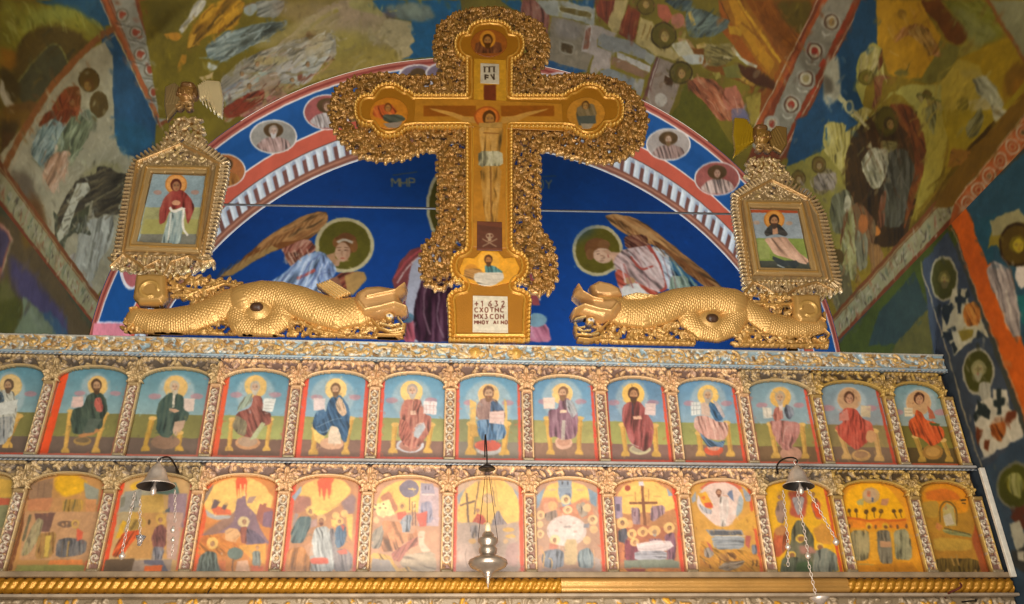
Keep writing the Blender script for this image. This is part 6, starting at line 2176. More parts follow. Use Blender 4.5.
def scales(a, b, amp):
    return lambda S, T, hh: amp*np.abs(np.sin(S/a+np.floor(T*b)*1.57))*np.abs(np.cos(T*b*np.pi)) if False else amp*(np.abs(np.sin((S+T*.02)/a))*np.abs(np.sin((S-T*.02)/a+T*b)))
def rad(pp): return np.array([p[2] for p in pp])*.00525
def make_dragon(P, label, name='carved_dragon'):
    allp = Dpx(P['bbox'])
    base = Dpx([P['foot']])[0]
    root = empty(name, (float(base[0]), YD, ZT)); tag(root, label, 'dragon', 'carved dragons either side of the cross')
    def carve(): return Carve(allp[:, 0].min(), allp[:, 0].max(), ZT, allp[:, 1].max(), YD, .0040, col='cf9f52')
    G = 'd6a862'; G2 = 'c89c58'
    # pierced leafwork
    c = carve()
    r = np.random.default_rng(P['seed'])
    for reg in P['leaf']:
        fill_fringe(c, Dpx(reg), None, ['c89a54', 'b08446', 'd4aa68'], r, .024, .045, .0115, (.012, .030), .20)
    for L in P['tendril']:
        c.tube(Dpx(L), .010, .024, 0, 'c89a54')
    adopt(root, c.build('leafwork', M_GOLD, None, thick=.012))
    # body
    c = Carve(allp[:, 0].min(), allp[:, 0].max(), ZT, allp[:, 1].max(), YD, .0028, col='d6a862')
    sc = lambda S, T, hh: .0042*np.abs(np.sin(S/.0062*1.57+T*1.2))**.7*np.abs(np.cos(T*13+(np.floor(S/.0062*.5) % 2)*1.57))**.5
    for key in ('tail', 'ring', 'neck'):
        pp = P[key]; c.tube(Dpx([(q[0], q[1]) for q in pp]), rad(pp), rad(pp)*(.55 if key != 'neck' else .62), 0 if key != 'neck' else .012, G, sc if key != 'x' else None, .9)
    hx_, hy_ = P['hole']
    # eye of the coil
    hc = Dpx([P['hole']])[0]
    t = np.linspace(0, 6.283, 22)
    c.ball(hc[0], hc[1], .085, .05, G)
    adopt(root, c.build('body', M_GOLD, None, thick=.02))
    kc = Carve(hc[0]-.045, hc[0]+.045, hc[1]-.04, hc[1]+.04, YD-.05, .003, col='4a3224')
    kc.tube([hc[0]-.008, hc[1], hc[0]+.008, hc[1]], .027, .022, 0, '4a3224')
    kb = kc.build('knot_hole', M_ICON, None, thick=.03); kb['label'] = 'dark round plug in the coil'; adopt(root, kb)
    c = carve()
    c.polyg(Dpx(P['block']), .05, G2, .03); bx = Dpx(P['block']).mean(0)
    t = np.linspace(0, 5.2, 14); c.tube(np.stack([bx[0]+.045*np.cos(t)*P['sg'], bx[1]-.01+.045*np.sin(t)], 1), .012, .016, .042, 'd4a85c')
    for L in P['tailfin']: c.tube(Dpx(L), .0085, .03, 0, 'c89a54')
    adopt(root, c.build('tail_tip', M_GOLD, None, thick=.02))
    c = carve()
    for pg, hh_, bb in P['skull']: c.polyg(resample(Dpx(pg), .008), hh_, 'cfa066', bb)
    for pp, hgt, cc in P['head']:
        c.tube(Dpx([(q[0], q[1]) for q in pp]), rad(pp), hgt, .01, cc)
    ex = Dpx([P['eye']])[0]
    c.tube(np.stack([ex[0]+.020*np.cos(t), ex[1]+.014*np.sin(t)], 1), .006, .07, 0, 'dcb060')
    H = adopt(root, c.build('head', M_GOLD, None, thick=.02))
    ec = Carve(ex[0]-.024, ex[0]+.024, ex[1]-.018, ex[1]+.018, YD-.05, .003, col='d8d4c4')
    ec.tube([ex[0]-.006, ex[1], ex[0]+.006, ex[1]], .016, .018, 0, 'd8d4cc'); ec.ball(ex[0], ex[1], .0085, .024, '34405c')
    adopt(root, ec.build('eye', M_ICON, None, thick=.01))
    c = carve()
    for L in P['teeth']: c.tube(Dpx(L), .0055, .05, 0, 'd8b878')
    for L in P['jaw']: c.tube(Dpx(L), .010, .045, 0, 'c89a54')
    adopt(root, c.build('lower_jaw', M_GOLD, None, thick=.02))
    c = carve()
    ap = P['fin']
    c.polyg(Dpx(ap), .045, 'd4a860', .012)
    q = Dpx(ap)
    for k in range(6):
        a, b = q[0]*(1-k/5)+q[1]*k/5, q[3]*(1-k/5)+q[2]*k/5
        c.tube([a, b], .006, .055, 0, 'dcb878')
    adopt(root, c.build('wing_fin', M_GOLD, None, thick=.02))
    return root
ringL = [(240, 300, 12), (237, 312, 13), (243, 323, 14), (256, 329, 13), (270, 327, 13), (281, 318, 14), (284, 306, 14)]
make_dragon(dict(bbox=[(124, 268), (414, 268), (124, 343), (414, 343)], foot=(262, 341), seed=5, sg=1,
    tail=[(137, 318, 11), (150, 321, 13), (170, 322, 15), (192, 319, 16), (212, 312, 16), (230, 302, 15), (243, 296, 13)],
    ring=ringL, neck=[(246, 300, 17), (262, 295, 15), (280, 297, 16), (298, 303, 18), (318, 311, 18), (338, 316, 18), (358, 313, 17), (376, 307, 15)],
    hole=(258.5, 311.5),
    leaf=[[(170, 280), (185, 277), (205, 280), (222, 282), (236, 283), (240, 288), (225, 300), (205, 305), (190, 300), (172, 292)], [(126, 320), (150, 326), (185, 328), (215, 322), (232, 316), (248, 328), (248, 341), (126, 340)], [(280, 314), (300, 316), (330, 324), (360, 326), (382, 320), (400, 330), (398, 341), (278, 341)]],
    tendril=[[(172, 283), (188, 290), (205, 292), (225, 285), (238, 287)], [(172, 297), (190, 296), (205, 290)], [(130, 337), (180, 338), (245, 339)], [(288, 338), (330, 340), (395, 339)], [(300, 322), (318, 332), (345, 337)]],
    block=[(137, 277), (152, 276), (168, 277), (170, 300), (164, 307), (140, 307), (134, 300)],
    tailfin=[[(133, 318), (131, 310), (138, 309)], [(130, 330), (136, 322), (143, 323)], [(130, 326), (129, 334), (138, 336)]],
    skull=[([(353, 306), (356, 297), (366, 291), (380, 290), (392, 292), (398, 292), (403, 287), (408, 290), (407, 298), (401, 303), (407, 310), (408, 318), (402, 320), (393, 318), (380, 322), (368, 322), (357, 317)], .09, .045)], head=[([(360, 310, 3), (366, 318, 3.5), (380, 315, 3.5), (395, 311, 3.5), (406, 315, 3)], .10, 'dcb070'), ([(368, 305, 2.2), (382, 302, 2.5), (396, 299, 2.5), (405, 292, 2)], .10, 'd8a868')],
    eye=(390, 321), teeth=[[(376, 320), (384, 316), (392, 315), (402, 318)], [(398, 320), (403, 326), (402, 330)], [(380, 326), (390, 329), (400, 327)], [(383, 332), (393, 334), (403, 331)]],
    jaw=[[(372, 322), (380, 331), (392, 336), (404, 334), (405, 327)], [(378, 337), (395, 338), (402, 337)]],
    fin=[(318, 288), (330, 284), (351, 297), (337, 303)]),
    'gilded scaly dragon on the frieze left of the cross, head towards the cross')
ringR = [(734, 300, 12), (737, 313, 14), (730, 325, 14), (716, 331, 13), (700, 329, 13), (689, 320, 13), (686, 308, 13)]
make_dragon(dict(bbox=[(566, 272), (832, 272), (566, 349), (832, 349)], foot=(708, 345), seed=9, sg=-1,
    tail=[(818, 326, 10), (802, 328, 12), (785, 328, 13), (768, 324, 14), (753, 314, 13), (740, 306, 13), (732, 302, 12)],
    ring=ringR, neck=[(732, 304, 17), (715, 301, 16), (696, 301, 16), (678, 304, 17), (660, 311, 18), (642, 315, 18), (625, 314, 17), (606, 309, 16)],
    hole=(709.5, 322.5),
    leaf=[[(732, 298), (745, 294), (775, 297), (795, 298), (800, 318), (785, 322), (765, 318), (748, 308)], [(736, 322), (750, 318), (775, 328), (815, 332), (827, 346), (736, 347)], [(596, 320), (620, 322), (650, 322), (680, 324), (696, 332), (692, 345), (598, 344)]],
    tendril=[[(737, 299), (755, 305), (775, 306), (797, 304)], [(745, 305), (765, 315), (785, 318)], [(742, 345), (785, 346), (822, 346)], [(600, 341), (640, 343), (690, 344)], [(744, 343), (748, 334), (756, 334)]],
    block=[(790, 297), (804, 296), (819, 297), (821, 318), (815, 327), (797, 326), (791, 318)],
    tailfin=[[(818, 318), (824, 322), (823, 314)], [(822, 330), (828, 336), (824, 342)], [(812, 340), (820, 344), (827, 344)]],
    skull=[([(573, 291), (579, 289), (584, 296), (588, 303), (600, 303), (612, 302), (621, 307), (622, 316), (615, 323), (602, 326), (588, 322), (578, 319), (571, 322), (569, 316), (575, 311), (586, 309), (578, 305), (571, 299)], .09, .045),
           ([(590, 298), (588, 289), (597, 284), (610, 287), (619, 292), (622, 300), (610, 303), (595, 302)], .07, .03)],
    head=[([(614, 312, 3), (608, 319, 3.5), (596, 317, 3.5), (582, 313, 3.5), (573, 317, 3)], .10, 'dcb070'), ([(600, 308, 2.2), (590, 306, 2.5), (580, 300, 2.5), (576, 293, 2)], .10, 'd8a868')],
    eye=(589, 325), teeth=[[(602, 322), (592, 319), (582, 320), (574, 322)], [(574, 326), (577, 331), (584, 330)], [(580, 336), (590, 338), (598, 336)], [(576, 331), (582, 334), (590, 333)]],
    jaw=[[(608, 324), (600, 332), (588, 338), (576, 337), (574, 330)], [(600, 340), (588, 342), (578, 341)]],
    fin=[(622, 300), (634, 297), (656, 300), (632, 309)]),
    'gilded scaly dragon on the frieze right of the cross, head towards the cross')
# ================================================================= the two framed side icons with cherub finials
YS = .01
def side_icon(D, label, paint, base, txt, o):
    B = px(D['bbox'], YS); foot = px([D['foot']], YS)[0]
    root = empty('framed_icon', (float(foot[0]), YS, float(B[:, 1].min())))
    tag(root, label, 'framed icon', 'pedimented framed icons at the ends of the screen')
    r = np.random.default_rng(D['seed'])
    c = Carve(B[:, 0].min(), B[:, 0].max(), B[:, 1].min(), B[:, 1].max(), YS, .0040, col='b08a54')
    out = px(D['outer'], YS); fr_ = px(D['frame'], YS)
    c.polyg(out, .008, 'a08862', .01)
    # teeth round the edge: a fringe of small leaves set like a comb
    q = resample(out, .026)
    cen = out.mean(0)
    for k in range(len(q)):
        t = q[(k+1) % len(q)]-q[k-1]; a = math.atan2(t[1], t[0]); nx, nz = math.sin(a), -math.cos(a)
        if (q[k]-cen)@[nx, nz] < 0: nx, nz = -nx, -nz
        c.tube([(q[k][0]-nx*.028, q[k][1]-nz*.028), (q[k][0]+nx*.018, q[k][1]+nz*.018)], [.0075, .0100], .022, 0, ['c8ac80', 'b89c70'][k % 2])
        c.tube([(q[k][0]-nx*.034, q[k][1]-nz*.034), (q[(k+1) % len(q)][0]-nx*.034, q[(k+1) % len(q)][1]-nz*.034)], .005, .02, 0, 'b48c50')
    for reg in D['carved']: fill_fringe(c, px(reg, YS), None, ['c8ac80', 'c8ac74', 'a88c64'], r, .028, .04, .010, (.012, .026), .10)
    for L in D['mould']: c.tube(px(L, YS), .009, .032, 0, 'bc9258')
    adopt(root, c.build('carved_border', M_GOLD, None, thick=.02))
    # inner gilt frame
    c = Carve(B[:, 0].min(), B[:, 0].max(), B[:, 1].min(), B[:, 1].max(), YS-.008, .0040, col='c89840')
    pic = px(D['pic'], YS)
    c.polyg(fr_, .026, 'bc9c68', .012)
    mid = (fr_+pic)/2
    c.tube(np.concatenate([mid, mid[:1]]), .0085, .036, 0, 'b88c48')
    c.polyg(pic, 0, cut=True)
    adopt(root, c.build('gilt_frame', M_GOLD, None, thick=.006))
    painted('painted_panel', D['pic'], YS-.0135, 110, base, txt, o, root, thick=.004)
    zb = float(B[:, 1].min())+.03; pz = np.array([(float(foot[0])-.03, ZT), (float(foot[0])+.03, ZT), (float(foot[0])+.03, zb+.12), (float(foot[0])-.03, zb+.12)])
    adopt(root, box('support_post', pz[0][0], pz[1][0], YS+.022, YS+.045, ZT, zb+.12, M_WOOD, None, .002))
    # cherub head and wings
    F_ = D['cherub']; hx0, hz0 = px([F_['face']], YS)[0]
    ch = empty('cherub_finial', (0, 0, 0)); ch.parent = root
    def loc(ob):
        ob.parent = ch; l = root.location
        co = np.empty(len(ob.data.vertices)*3, np.float32); ob.data.vertices.foreach_get('co', co)
        ob.data.vertices.foreach_set('co', (co.reshape(-1, 3)-np.array(l, np.float32)).ravel()); ob.data.update()
    for wp, wc in F_['wings']:
        W = px(wp, YS); c = Carve(W[:, 0].min()-.01, W[:, 0].max()+.01, W[:, 1].min()-.01, W[:, 1].max()+.01, YS-.012, .0036, col=wc)
        c.polyg(W, .022, wc, .012)
        top, bot = W[0], W[len(W)//2]
        for k in range(5):
            t = .15+.17*k; c.tube([W[0]*(1-t)+W[1]*t, W[-1]*(1-t)*.6+W[-1]*.4*(1-t)+bot*t], .005, .006, .02, wc)
        loc(c.build('wing', M_GOLD, None, thick=.012))
    c = Carve(hx0-.09, hx0+.09, hz0-.13, hz0+.12, YS-.01, .0034, col=F_['col'])
    k_ = 1.45
    c.tube([(hx0, hz0+.012*k_), (hx0, hz0-.014*k_)], [.040*k_, .030*k_], .06, 0, F_['col'])
    c.tube([(hx0-.02, hz0+.040*k_), (hx0+.02, hz0+.040*k_)], .030, .066, 0, '7c5830')
    for s_ in (-1, 1):
        c.tube([(hx0+s_*.046, hz0+.03), (hx0+s_*.05, hz0-.01)], .016, .05, 0, '7c5830')
        c.ball(hx0+s_*.014*k_, hz0+.004*k_, .0075, .066, '5c3c20'); c.ball(hx0+s_*.020*k_, hz0-.016*k_, .017, .06, F_['col'])
    c.tube([(hx0, hz0+.006), (hx0, hz0-.016)], [.006, .010], .073, 0, F_['col'])
    c.tube([(hx0-.013, hz0-.036), (hx0+.013, hz0-.036)], .005, .062, 0, '8c4830')
    for k in range(5): c.leaf(hx0, hz0-.075, math.pi*(.1+.2*k), .05, .013, .03, .3, 'b89460')
    for s_ in (-1, 1): c.curl(hx0+s_*.035, hz0-.095, .030, 1.57, 1, .011, .034, s_, col='b08a54')
    loc(c.build('face', M_GOLD, None, thick=.014))
    return root
side_icon(dict(bbox=[(100, 106), (238, 106), (100, 284), (238, 284)], foot=(165, 276), seed=4,
    outer=[(118, 255), (131, 175), (138, 160), (160, 147), (182, 137), (204, 147), (226, 163), (224, 180), (206, 258), (203, 263), (118, 262)],
    frame=[(143.5, 167), (213, 168), (201, 256), (125.5, 253)], pic=[(152.6, 175), (206.8, 176), (196.4, 247.5), (138.3, 244.5)],
    carved=[[(140, 164), (182, 142), (217, 165), (213, 167), (143, 166)], [(112, 256), (205, 258), (214, 264), (200, 268), (180, 272), (160, 278), (135, 271), (115, 266)], [(178, 120), (198, 120), (204, 146), (162, 148), (170, 132)]],
    mould=[[(138, 164), (182, 146), (221, 166)], [(138, 164), (124, 254)], [(218, 168), (204, 256)], [(112, 268), (125, 256), (135, 262), (145, 270), (160, 262)], [(165, 276), (172, 264), (190, 258), (204, 264), (214, 262)]],
    cherub=dict(face=(188, 98), col='a87c44', wings=[([(198, 90), (208, 83), (221, 84), (224, 100), (223, 121), (215, 112), (207, 100), (200, 102)], 'ecd8a8'), ([(183, 92), (174, 86), (166, 90), (165, 108), (168, 124), (176, 114), (183, 106)], '9c8458')])),
    'framed icon of a haloed figure in red mantle, above the left dragon tail', None, '93a8ac', '''
p 8fa4ac 130,240 340,240 330,365 120,365
p a0a070 118,360 310,360 300,450 100,450
p a8a050/.5 118,400 310,400 300,450 105,450
p 7c7c70 105,450 300,450 295,500 90,495
e c87c60/.5 160 310 14 8
e c87c60/.5 285 310 14 8
H e0a05c c88440 222 283 34 32
f 94403c ac5c50 13 -5,60 205,305 240,300 268,325 285,360 270,400 260,420 250,360 200,370 185,410 165,420 165,370 180,330
f 8ca0a0 b8c4bc 9 -8,60 200,375 245,365 245,430 235,485 170,488 180,450 190,410
s e4e0d4 9 200,360 212,378 245,362
s e4e0d4 8 248,362 242,430 262,455
s d8d8cc 5 205,380 195,470
e c89474 222 345 15 9
h 5c2c24 a87858 - 222 288 24 .1
''', (110, 100, 3.356))
side_icon(dict(bbox=[(718, 146), (848, 146), (718, 304), (848, 304)], foot=(785, 300), seed=6,
    outer=[(746, 283), (735, 210), (735, 196), (750, 186), (770, 176), (790, 185), (812, 198), (822, 215), (838, 283), (832, 290), (748, 288)],
    frame=[(741.5, 202), (801.5, 202.5), (821, 278), (752, 277)], pic=[(748.2, 209.8), (797.4, 210.7), (809.3, 271.8), (759.3, 270.3)],
    carved=[[(742, 200), (770, 184), (800, 201)], [(744, 282), (828, 281), (840, 288), (825, 296), (800, 298), (785, 302), (765, 292), (748, 292)], [(750, 160), (774, 160), (782, 168), (790, 180), (748, 180)]],
    mould=[[(738, 200), (770, 182), (806, 200)], [(738, 202), (748, 280)], [(806, 204), (826, 280)], [(744, 294), (752, 284), (765, 290), (778, 300), (795, 290), (815, 284), (832, 292)]],
    cherub=dict(face=(760, 140), col='a07838', wings=[([(752, 133), (744, 121), (733, 120), (732, 136), (734, 150), (732, 160), (742, 152), (753, 144)], 'b8941c'), ([(766, 138), (776, 128), (786, 130), (786, 146), (780, 156), (770, 150)], '94743c')])),
    'framed icon of a dark-clad saint with pale skirt, above the right dragon tail', None, '8c9ca4', '''
p 94a0a8 75,340 250,340 270,435 90,435
p a84c2c 75,334 245,336 246,346 75,344
p 84944c 95,430 265,432 280,510 110,505
p 9ca464/.7 100,435 150,435 150,500 112,500
p 4c5048 110,505 280,510 290,545 115,540
e c89064/.5 105 378 12 7
e c89064/.5 215 380 12 7
H d49448 c07c34 165 368 32 30
f 3c3c3c 54504c 8 30,10 150,385 180,380 212,415 205,425 170,415 140,425 130,412
p c49474 160,395 176,395 178,415 160,418
f c8a088 dcb8a0 16 40,50 130,430 205,425 225,450 250,480 285,505 270,520 220,500 165,485 150,460
p 3c4448 160,490 200,505 240,505 250,520 230,535 215,520 195,530 180,520 160,500
s a8b0ac 4 175,520 200,530
h 3c2c24 a87c58 4c3c34 165 372 22 .1
''', (725, 110, 3.356))
# ================================================================= lathe work: lamps and bell shades
def lathe(name, prof, loc, mat, parent=None, seg=32, tilt=0, hollow=False):
    p = np.array(prof); A = np.linspace(0, 2*np.pi, seg+1)[:-1]
    V = np.stack([(p[:, 0, None]*np.cos(A)), (p[:, 0, None]*np.sin(A)), p[:, 1, None].repeat(seg, 1)], -1)
    n = len(p); idx = np.arange(n*seg).reshape(n, seg)
    a, b = idx[:-1], np.roll(idx[:-1], -1, 1); c, d = np.roll(idx[1:], -1, 1), idx[1:]
    o = mesh_from(name, V.reshape(-1, 3), np.stack([a, b, c, d], -1).reshape(-1, 4), None, mat, parent)
    o.location = loc; return o
def wire(name, pts, r, mat, parent=None, n=6, smooth=True):
    p = np.asarray(pts, float)
    if smooth and len(p) > 2:
        for _ in range(2):
            q = [p[0]]
            for i in range(len(p)-1): q += [p[i]*.75+p[i+1]*.25, p[i]*.25+p[i+1]*.75]
            q.append(p[-1]); p = np.array(q)
    d = np.gradient(p, axis=0); d /= np.linalg.norm(d, axis=1)[:, None]+1e-12
    up = np.array([.31, .92, .13]); s1 = np.cross(d, up); s1 /= np.linalg.norm(s1, axis=1)[:, None]; s2 = np.cross(d, s1)
    A = np.linspace(0, 2*np.pi, n+1)[:-1]
    V = p[:, None]+r*(s1[:, None]*np.cos(A)[None, :, None]+s2[:, None]*np.sin(A)[None, :, None])
    idx = np.arange(len(p)*n).reshape(len(p), n); a, b = idx[:-1], np.roll(idx[:-1], -1, 1); c, e = np.roll(idx[1:], -1, 1), idx[1:]
    return mesh_from(name, V.reshape(-1, 3), np.stack([a, b, c, e], -1).reshape(-1, 4), None, mat, parent)
def chain(name, a, b, link, mat, parent=None, r=.0016, sag=0):
    """links as small rings, alternately turned, joined into one chain mesh"""
    a, b = np.asarray(a, float), np.asarray(b, float); L = np.linalg.norm(b-a); n = max(2, int(L/link)); Vs, Fs = [], []
    d = (b-a)/L; s1 = np.cross(d, [0.2, 1, .1]); s1 /= np.linalg.norm(s1); s2 = np.cross(d, s1); off = 0
    for k in range(n):
        c = a+(b-a)*(k+.5)/n+np.array([0, 0, -sag*4*((k+.5)/n)*(1-(k+.5)/n)]); w = s1 if k % 2 else s2; q = np.cross(d, w)
        T = np.linspace(0, 2*np.pi, 11)[:-1]; U_ = np.linspace(0, 2*np.pi, 6)[:-1]
        ring = c+np.outer(np.cos(T)*link*.66, d)+np.outer(np.sin(T)*link*.34, w)
        nrm = np.outer(np.cos(T), d)+np.outer(np.sin(T), w)
        V = ring[:, None]+r*(nrm[:, None]*np.cos(U_)[None, :, None]+q[None, None]*np.sin(U_)[None, :, None])
        idx = np.arange(50).reshape(10, 5)+off; A_, B_ = idx, np.roll(idx, -1, 1); C_, D_ = np.roll(np.roll(idx, -1, 0), -1, 1), np.roll(idx, -1, 0)
        Vs.append(V.reshape(-1, 3)); Fs.append(np.stack([A_, B_, C_, D_], -1).reshape(-1, 4)); off += 50
    return mesh_from(name, np.concatenate(Vs), np.concatenate(Fs), None, mat, parent)
def rel(root, ob):
    l = np.array(root.location, np.float32); co = np.empty(len(ob.data.vertices)*3, np.float32); ob.data.vertices.foreach_get('co', co)
    ob.data.vertices.foreach_set('co', (co.reshape(-1, 3)-l).ravel()); ob.parent = root; ob.data.update(); return ob
YL = -.22
def w3(x, y, Y=YL): return np.array(onY(x, y, Y))
# centre lamp
cap = w3(487, 467); lampb = w3(488, 578)
R0 = empty('hanging_lamp', tuple(float(q) for q in lampb)); tag(R0, 'large silver vigil lamp hanging on wires before the middle of the icon screen', 'lamp')
sc_ = float(np.linalg.norm(w3(505, 560)-w3(471, 560)))/2/.09
b = float(lampb[2]); H_l = float(w3(488, 531)[2])-b
prof = [(.0005, -.045), (.004, -.036), (.003, -.028), (.009, -.020), (.007, -.006), (.016, .004), (.020, .012), (.018, .018), (.026, .024), (.026, .03), (.048, .040), (.078, .056), (.088, .074), (.084, .090), (.062, .104), (.040, .112), (.034, .120), (.040, .130), (.042, .150), (.038, .156), (.032, .160), (.035, .172), (.045, .186), (.046, .200), (.040, .206), (.026, .210), (.026, .225), (.020, .236), (.008, .243), (.0005, .245)]
k = H_l/.245
o = lathe('lamp_body', [(r_*1.02, z*k if z > 0 else z) for r_, z in prof], (0, 0, 0), M_LAMP, R0)
o2 = lathe('candle_glass', [(.0005, H_l+.04), (.010, H_l+.036), (.014, H_l+.02), (.014, H_l-.012), (.0005, H_l-.012)], (0, 0, 0), mat_plain('cream_wax', 'f0d8b0', .4), R0, 20)
hooktop = w3(487, 452, -.03); 
rel(R0, wire('suspension_wire', [cap+[-.004, 0, 0], lampb+[-.045, 0, H_l*.82]], .0014, M_IRON, None))
rel(R0, wire('suspension_wire', [cap+[.004, 0, 0], lampb+[.045, 0, H_l*.82]], .0014, M_IRON, None))
rel(R0, wire('suspension_wire', [cap+[.0, .01, 0], lampb+[.0, .045, H_l*.82]], .0014, M_IRON, None))
o = lathe('ceiling_cap', [(.0005, .014), (.014, .012), (.030, .002), (.042, -.008), (.040, -.012), (.02, -.010), (.0005, -.008)], tuple(cap-lampb), M_IRON, R0, 24)
rel(R0, wire('hook', [np.array([cap[0], -.03, Z2+.03]), np.array([cap[0]-.004, -.10, Z2+.10]), np.array([cap[0]-.006, YL+.02, Z2+.10]), cap+[0, 0, .06], cap+[0, 0, .012]], .0035, M_IRON, None))
# smoke bells on iron hooks, with the little glass lamps that hang from them
def bell(apex, rim, rimw, hook, drops, label, tone, tilt):
    A, R_ = w3(*apex), w3(*rim); root = empty('smoke_bell_lamp', tuple(float(q) for q in A)); tag(root, label, 'lamp', 'bell-shaded lamps on iron hooks')
    h = float(A[2]-R_[2]); rw = rimw
    p = [(.0005, .022), (.008, .02), (.014, .010), (.022, .002), (.032, -.010), (.040, -h*.30), (.045, -h*.52), (.054, -h*.72), (rw*.80, -h*.88), (rw, -h), (rw*.985, -h-.003)]
    q_ = [(rw*.975, -h-.002), (rw*.78, -h*.87), (.050, -h*.70), (.041, -h*.5), (.035, -h*.28), (.02, -.012), (.0005, -.006)]
    bo = lathe('bell_shade', p, (0, 0, 0), M_SILVER, root, 36); bo.rotation_euler = tilt
    bi = lathe('shade_lining', q_, (0, 0, 0), M_SOOT, root, 36); bi.rotation_euler = tilt; bi['label'] = 'soot dark inside of the bell shade'
    st = wire('shade_hook', [np.array([0, 0, .018]), np.array([.014, 0, .035]), np.array([0, 0, .05]), np.array([-.012, 0, .036]), np.array([-.002, 0, .022])], .0022, M_SILVER, root)
    cl = lathe('clapper', [(.0005, -h*.5), (.007, -h*.55), (.006, -h*1.0), (.013, -h*1.15), (.012, -h*1.4), (.0005, -h*1.5)], (0, 0, 0), M_SILVER, root, 12)
    hk = [np.array(onY(x, y, Y)) for x, y, Y in hook]
    rel(root, wire('iron_hook', hk, .0045, M_IRON, None))
    for (pts, kind) in drops:
        if kind == 'chain': rel(root, chain('chain', w3(*pts[0]), w3(*pts[1]), .017, M_SILVER))
        elif kind == 'bead':
            x, y, r_ = pts; c = w3(x, y); o = lathe('bead', [(.0005, r_*1.5), (r_*.5, r_*1.2), (r_*.45, r_*.9), (r_, r_*.3), (r_, -r_*.3), (r_*.45, -r_*.9), (.0005, -r_*1.2)], tuple(c-A), M_SILVER, root, 16)
        elif kind == 'glass':
            x, y = pts; c = w3(x, y); o = lathe('lamp_glass', [(.0005, -.022), (.008, -.020), (.012, .0), (.022, .020), (.021, .022), (.010, .002), (.006, -.012), (.0005, -.014)], tuple(c-A), M_GLASS, root, 20)
        elif kind == 'cup':
            x, y = pts; c = w3(x, y); o = lathe('lamp_dish', [(.0005, -.02), (.014, -.018), (.030, -.004), (.046, .010), (.044, .012), (.028, 0), (.0005, -.012)], tuple(c-A), M_SILVER, root, 24)
    return root
bell((158, 467), (160, 486), .084, [(176, 470, .0), (180, 475, -.06), (174, 463, -.14), (170, 457, -.18), (163, 457, -.22), (158, 461, -.22)],
     [(((175, 490), (175, 522)), 'chain'), ((173, 530, .012), 'bead'), ((173, 540, .010), 'bead'), (((173, 544), (172, 556)), 'chain'), ((140, 541), 'glass'), (((140, 499), (140, 538)), 'chain'), ((122, 556, .014), 'bead'), (((135, 492), (122, 552)), 'chain')],
     'large silver bell shade on an iron hook at left, with drops on chains', 'c', (0, -.08, 0))
bell((797, 469), (797, 486), .076, [(778, 474, .0), (776, 466, -.05), (782, 459, -.12), (791, 457, -.18), (797, 459, -.22), (797, 463, -.22)],
     [((788, 547, .013), 'bead'), (((783, 490), (788, 543)), 'chain'), (((788, 551), (788, 566)), 'chain'), ((836, 542, .015), 'bead'), (((807, 488), (835, 538)), 'chain'), ((808, 556, .013), 'bead'), (((797, 490), (808, 552)), 'chain'), (((808, 561), (816, 596)), 'chain'), ((820, 600), 'cup')],
     'smaller silver bell shade on an iron hook at right, with beads on chains', 'c', (0, .10, 0))
# loose hooks along the ledge
def hookthing(pts, r, label, mat):
    P = [np.array(onY(x, y, Y)) for x, y, Y in pts]; root = empty('iron_hook', tuple(float(q) for q in P[0]))
    tag(root, label, 'hook'); rel(root, wire('hook_shank', P, r, mat, None)); c = P[0]
    o = lathe('hook_plate', [(.0005, .004), (.010, .003), (.012, 0), (.010, -.003), (.0005, -.004)], (0, 0, 0), mat, root, 12); o.rotation_euler = (math.pi/2, 0, 0)
hookthing([(944, 597, -.02), (950, 592, -.09), (958, 589, -.13), (962, 586, -.13), (960, 583, -.12)], .005, 'rusty iron hook jutting from the ledge at the lower right', mat_plain('rusty_iron', '5c2418', .7, .2))
hookthing([(977, 601, -.02), (970, 601, -.08), (962, 602, -.10)], .004, 'short black hook under the ledge beside the rusty one', M_IRON)
hookthing([(207, 597, -.02), (208, 592, -.09), (211, 588, -.11)], .003, 'thin bent wire hook under the rope moulding at the left', M_IRON)
# iron tie rod across the lunette
YR = 1.15
a, b2 = np.array(onY(225, 205, YR)), np.array(onY(738, 213, YR))
def rod():
    zz = float((onY(300, 207.5, YR)[2]+onY(650, 212.3, YR)[2])/2)
    hw = math.sqrt(max(0, 1-((zz-ZS)/VB_)**2))*HW-.10
    za, zb = float(onY(258, 206.5, YR)[2]), float(onY(705, 212.5, YR)[2])
    o = wire('tie_rod', [(-hw, YR, za), (0, YR, (za+zb)/2), (hw, YR, zb)], .009, M_STEEL, None, 10, False)
    l = np.array([0, YR, (za+zb)/2]); R_ = empty('iron_tie_rod', tuple(l)); tag(R_, 'thin grey iron tie rod stretched across the blue lunette', 'tie rod'); rel(R_, o)
    for s_, z in ((-1, za), (1, zb)):
        w = lathe('anchor_collar', [(.0005, .02), (.02, .018), (.024, 0), (.012, -.02), (.0005, -.02)], (s_*(hw+.0), 0, float(z-l[2])), M_STEEL, R_, 16); w.rotation_euler = (0, s_*math.pi/2, 0)
rod()
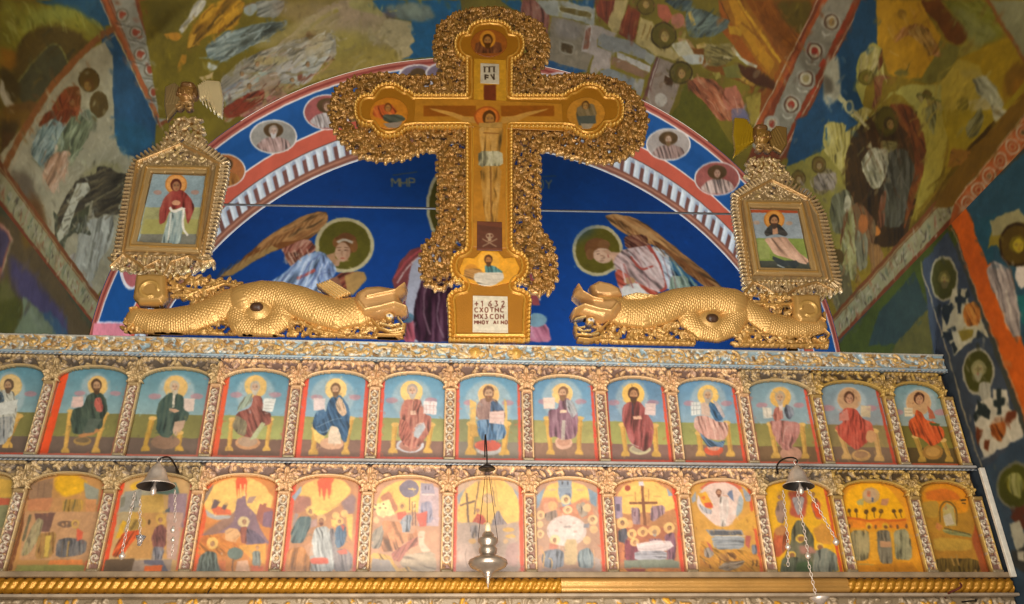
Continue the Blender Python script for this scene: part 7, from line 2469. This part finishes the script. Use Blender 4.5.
# white cable trunking at the right end
c0, c1 = w3(986, 468, -.075), w3(1014, 577, -.075)
xw = min(float(c0[0]+c1[0])/2, HW-.016)
tr = box('cable_trunking', xw-.014, xw+.014, -.085, -.066, float(c1[2]), float(c0[2]), M_WHITE, None, .003)
print('trunk x', c0, c1, HW)
tr.location = (0, 0, 0); tag(tr, 'white plastic cable trunking running down the right end of the icon screen', 'cable trunking')
# ================================================================= light, camera, view
def area(name, loc, target, size, power, col, sy=None):
    L = bpy.data.lights.new(name, 'AREA'); L.energy = power; L.color = col; L.size = size
    if sy: L.shape = 'RECTANGLE'; L.size_y = sy
    o = bpy.data.objects.new(name, L); COL.objects.link(o); o.location = loc
    d = Vector(target)-Vector(loc); o.rotation_euler = d.to_track_quat('-Z', 'Y').to_euler(); return o
wd = bpy.data.worlds.new('nave_daylight'); scene.world = wd; wd.use_nodes = True
bgn = wd.node_tree.nodes['Background']; bgn.inputs[0].default_value = (1., .90, .74, 1); bgn.inputs[1].default_value = .85
area('nave_fill_light', (-.4, -4.9, 2.6), (0, 0, 3.0), 2.6, 135, (1., .96, .92), 1.6)  # unseen fill light behind the viewpoint, aimed at the icon screen
area('low_lamp_light', (0., -1.9, 1.2), (0, 0, 3.2), 1.6, 62, (1., .90, .78), .8)
area('sanctuary_lamp_light', (0., .75, 2.3), (0, 1.6, 4.6), 3.8, 150, (.85, .93, 1.), .5)  # unseen lamp behind the screen, inferred from the bright lower lunette
cam = bpy.data.cameras.new('camera'); co_ = bpy.data.objects.new('camera', cam); COL.objects.link(co_)
cam.sensor_width = 36; cam.lens = 36*FPX/1024; cam.clip_start = .02
from mathutils import Matrix
Mx = Matrix(((RR[0], UU[0], -FF[0], CX), (RR[1], UU[1], -FF[1], CY), (RR[2], UU[2], -FF[2], CZ), (0, 0, 0, 1)))
co_.matrix_world = Mx; scene.camera = co_
scene.view_settings.view_transform = 'Standard'; scene.view_settings.look = 'None'
scene.view_settings.exposure = 0.0; scene.view_settings.gamma = 1.0
scene.view_settings.use_curve_mapping = False
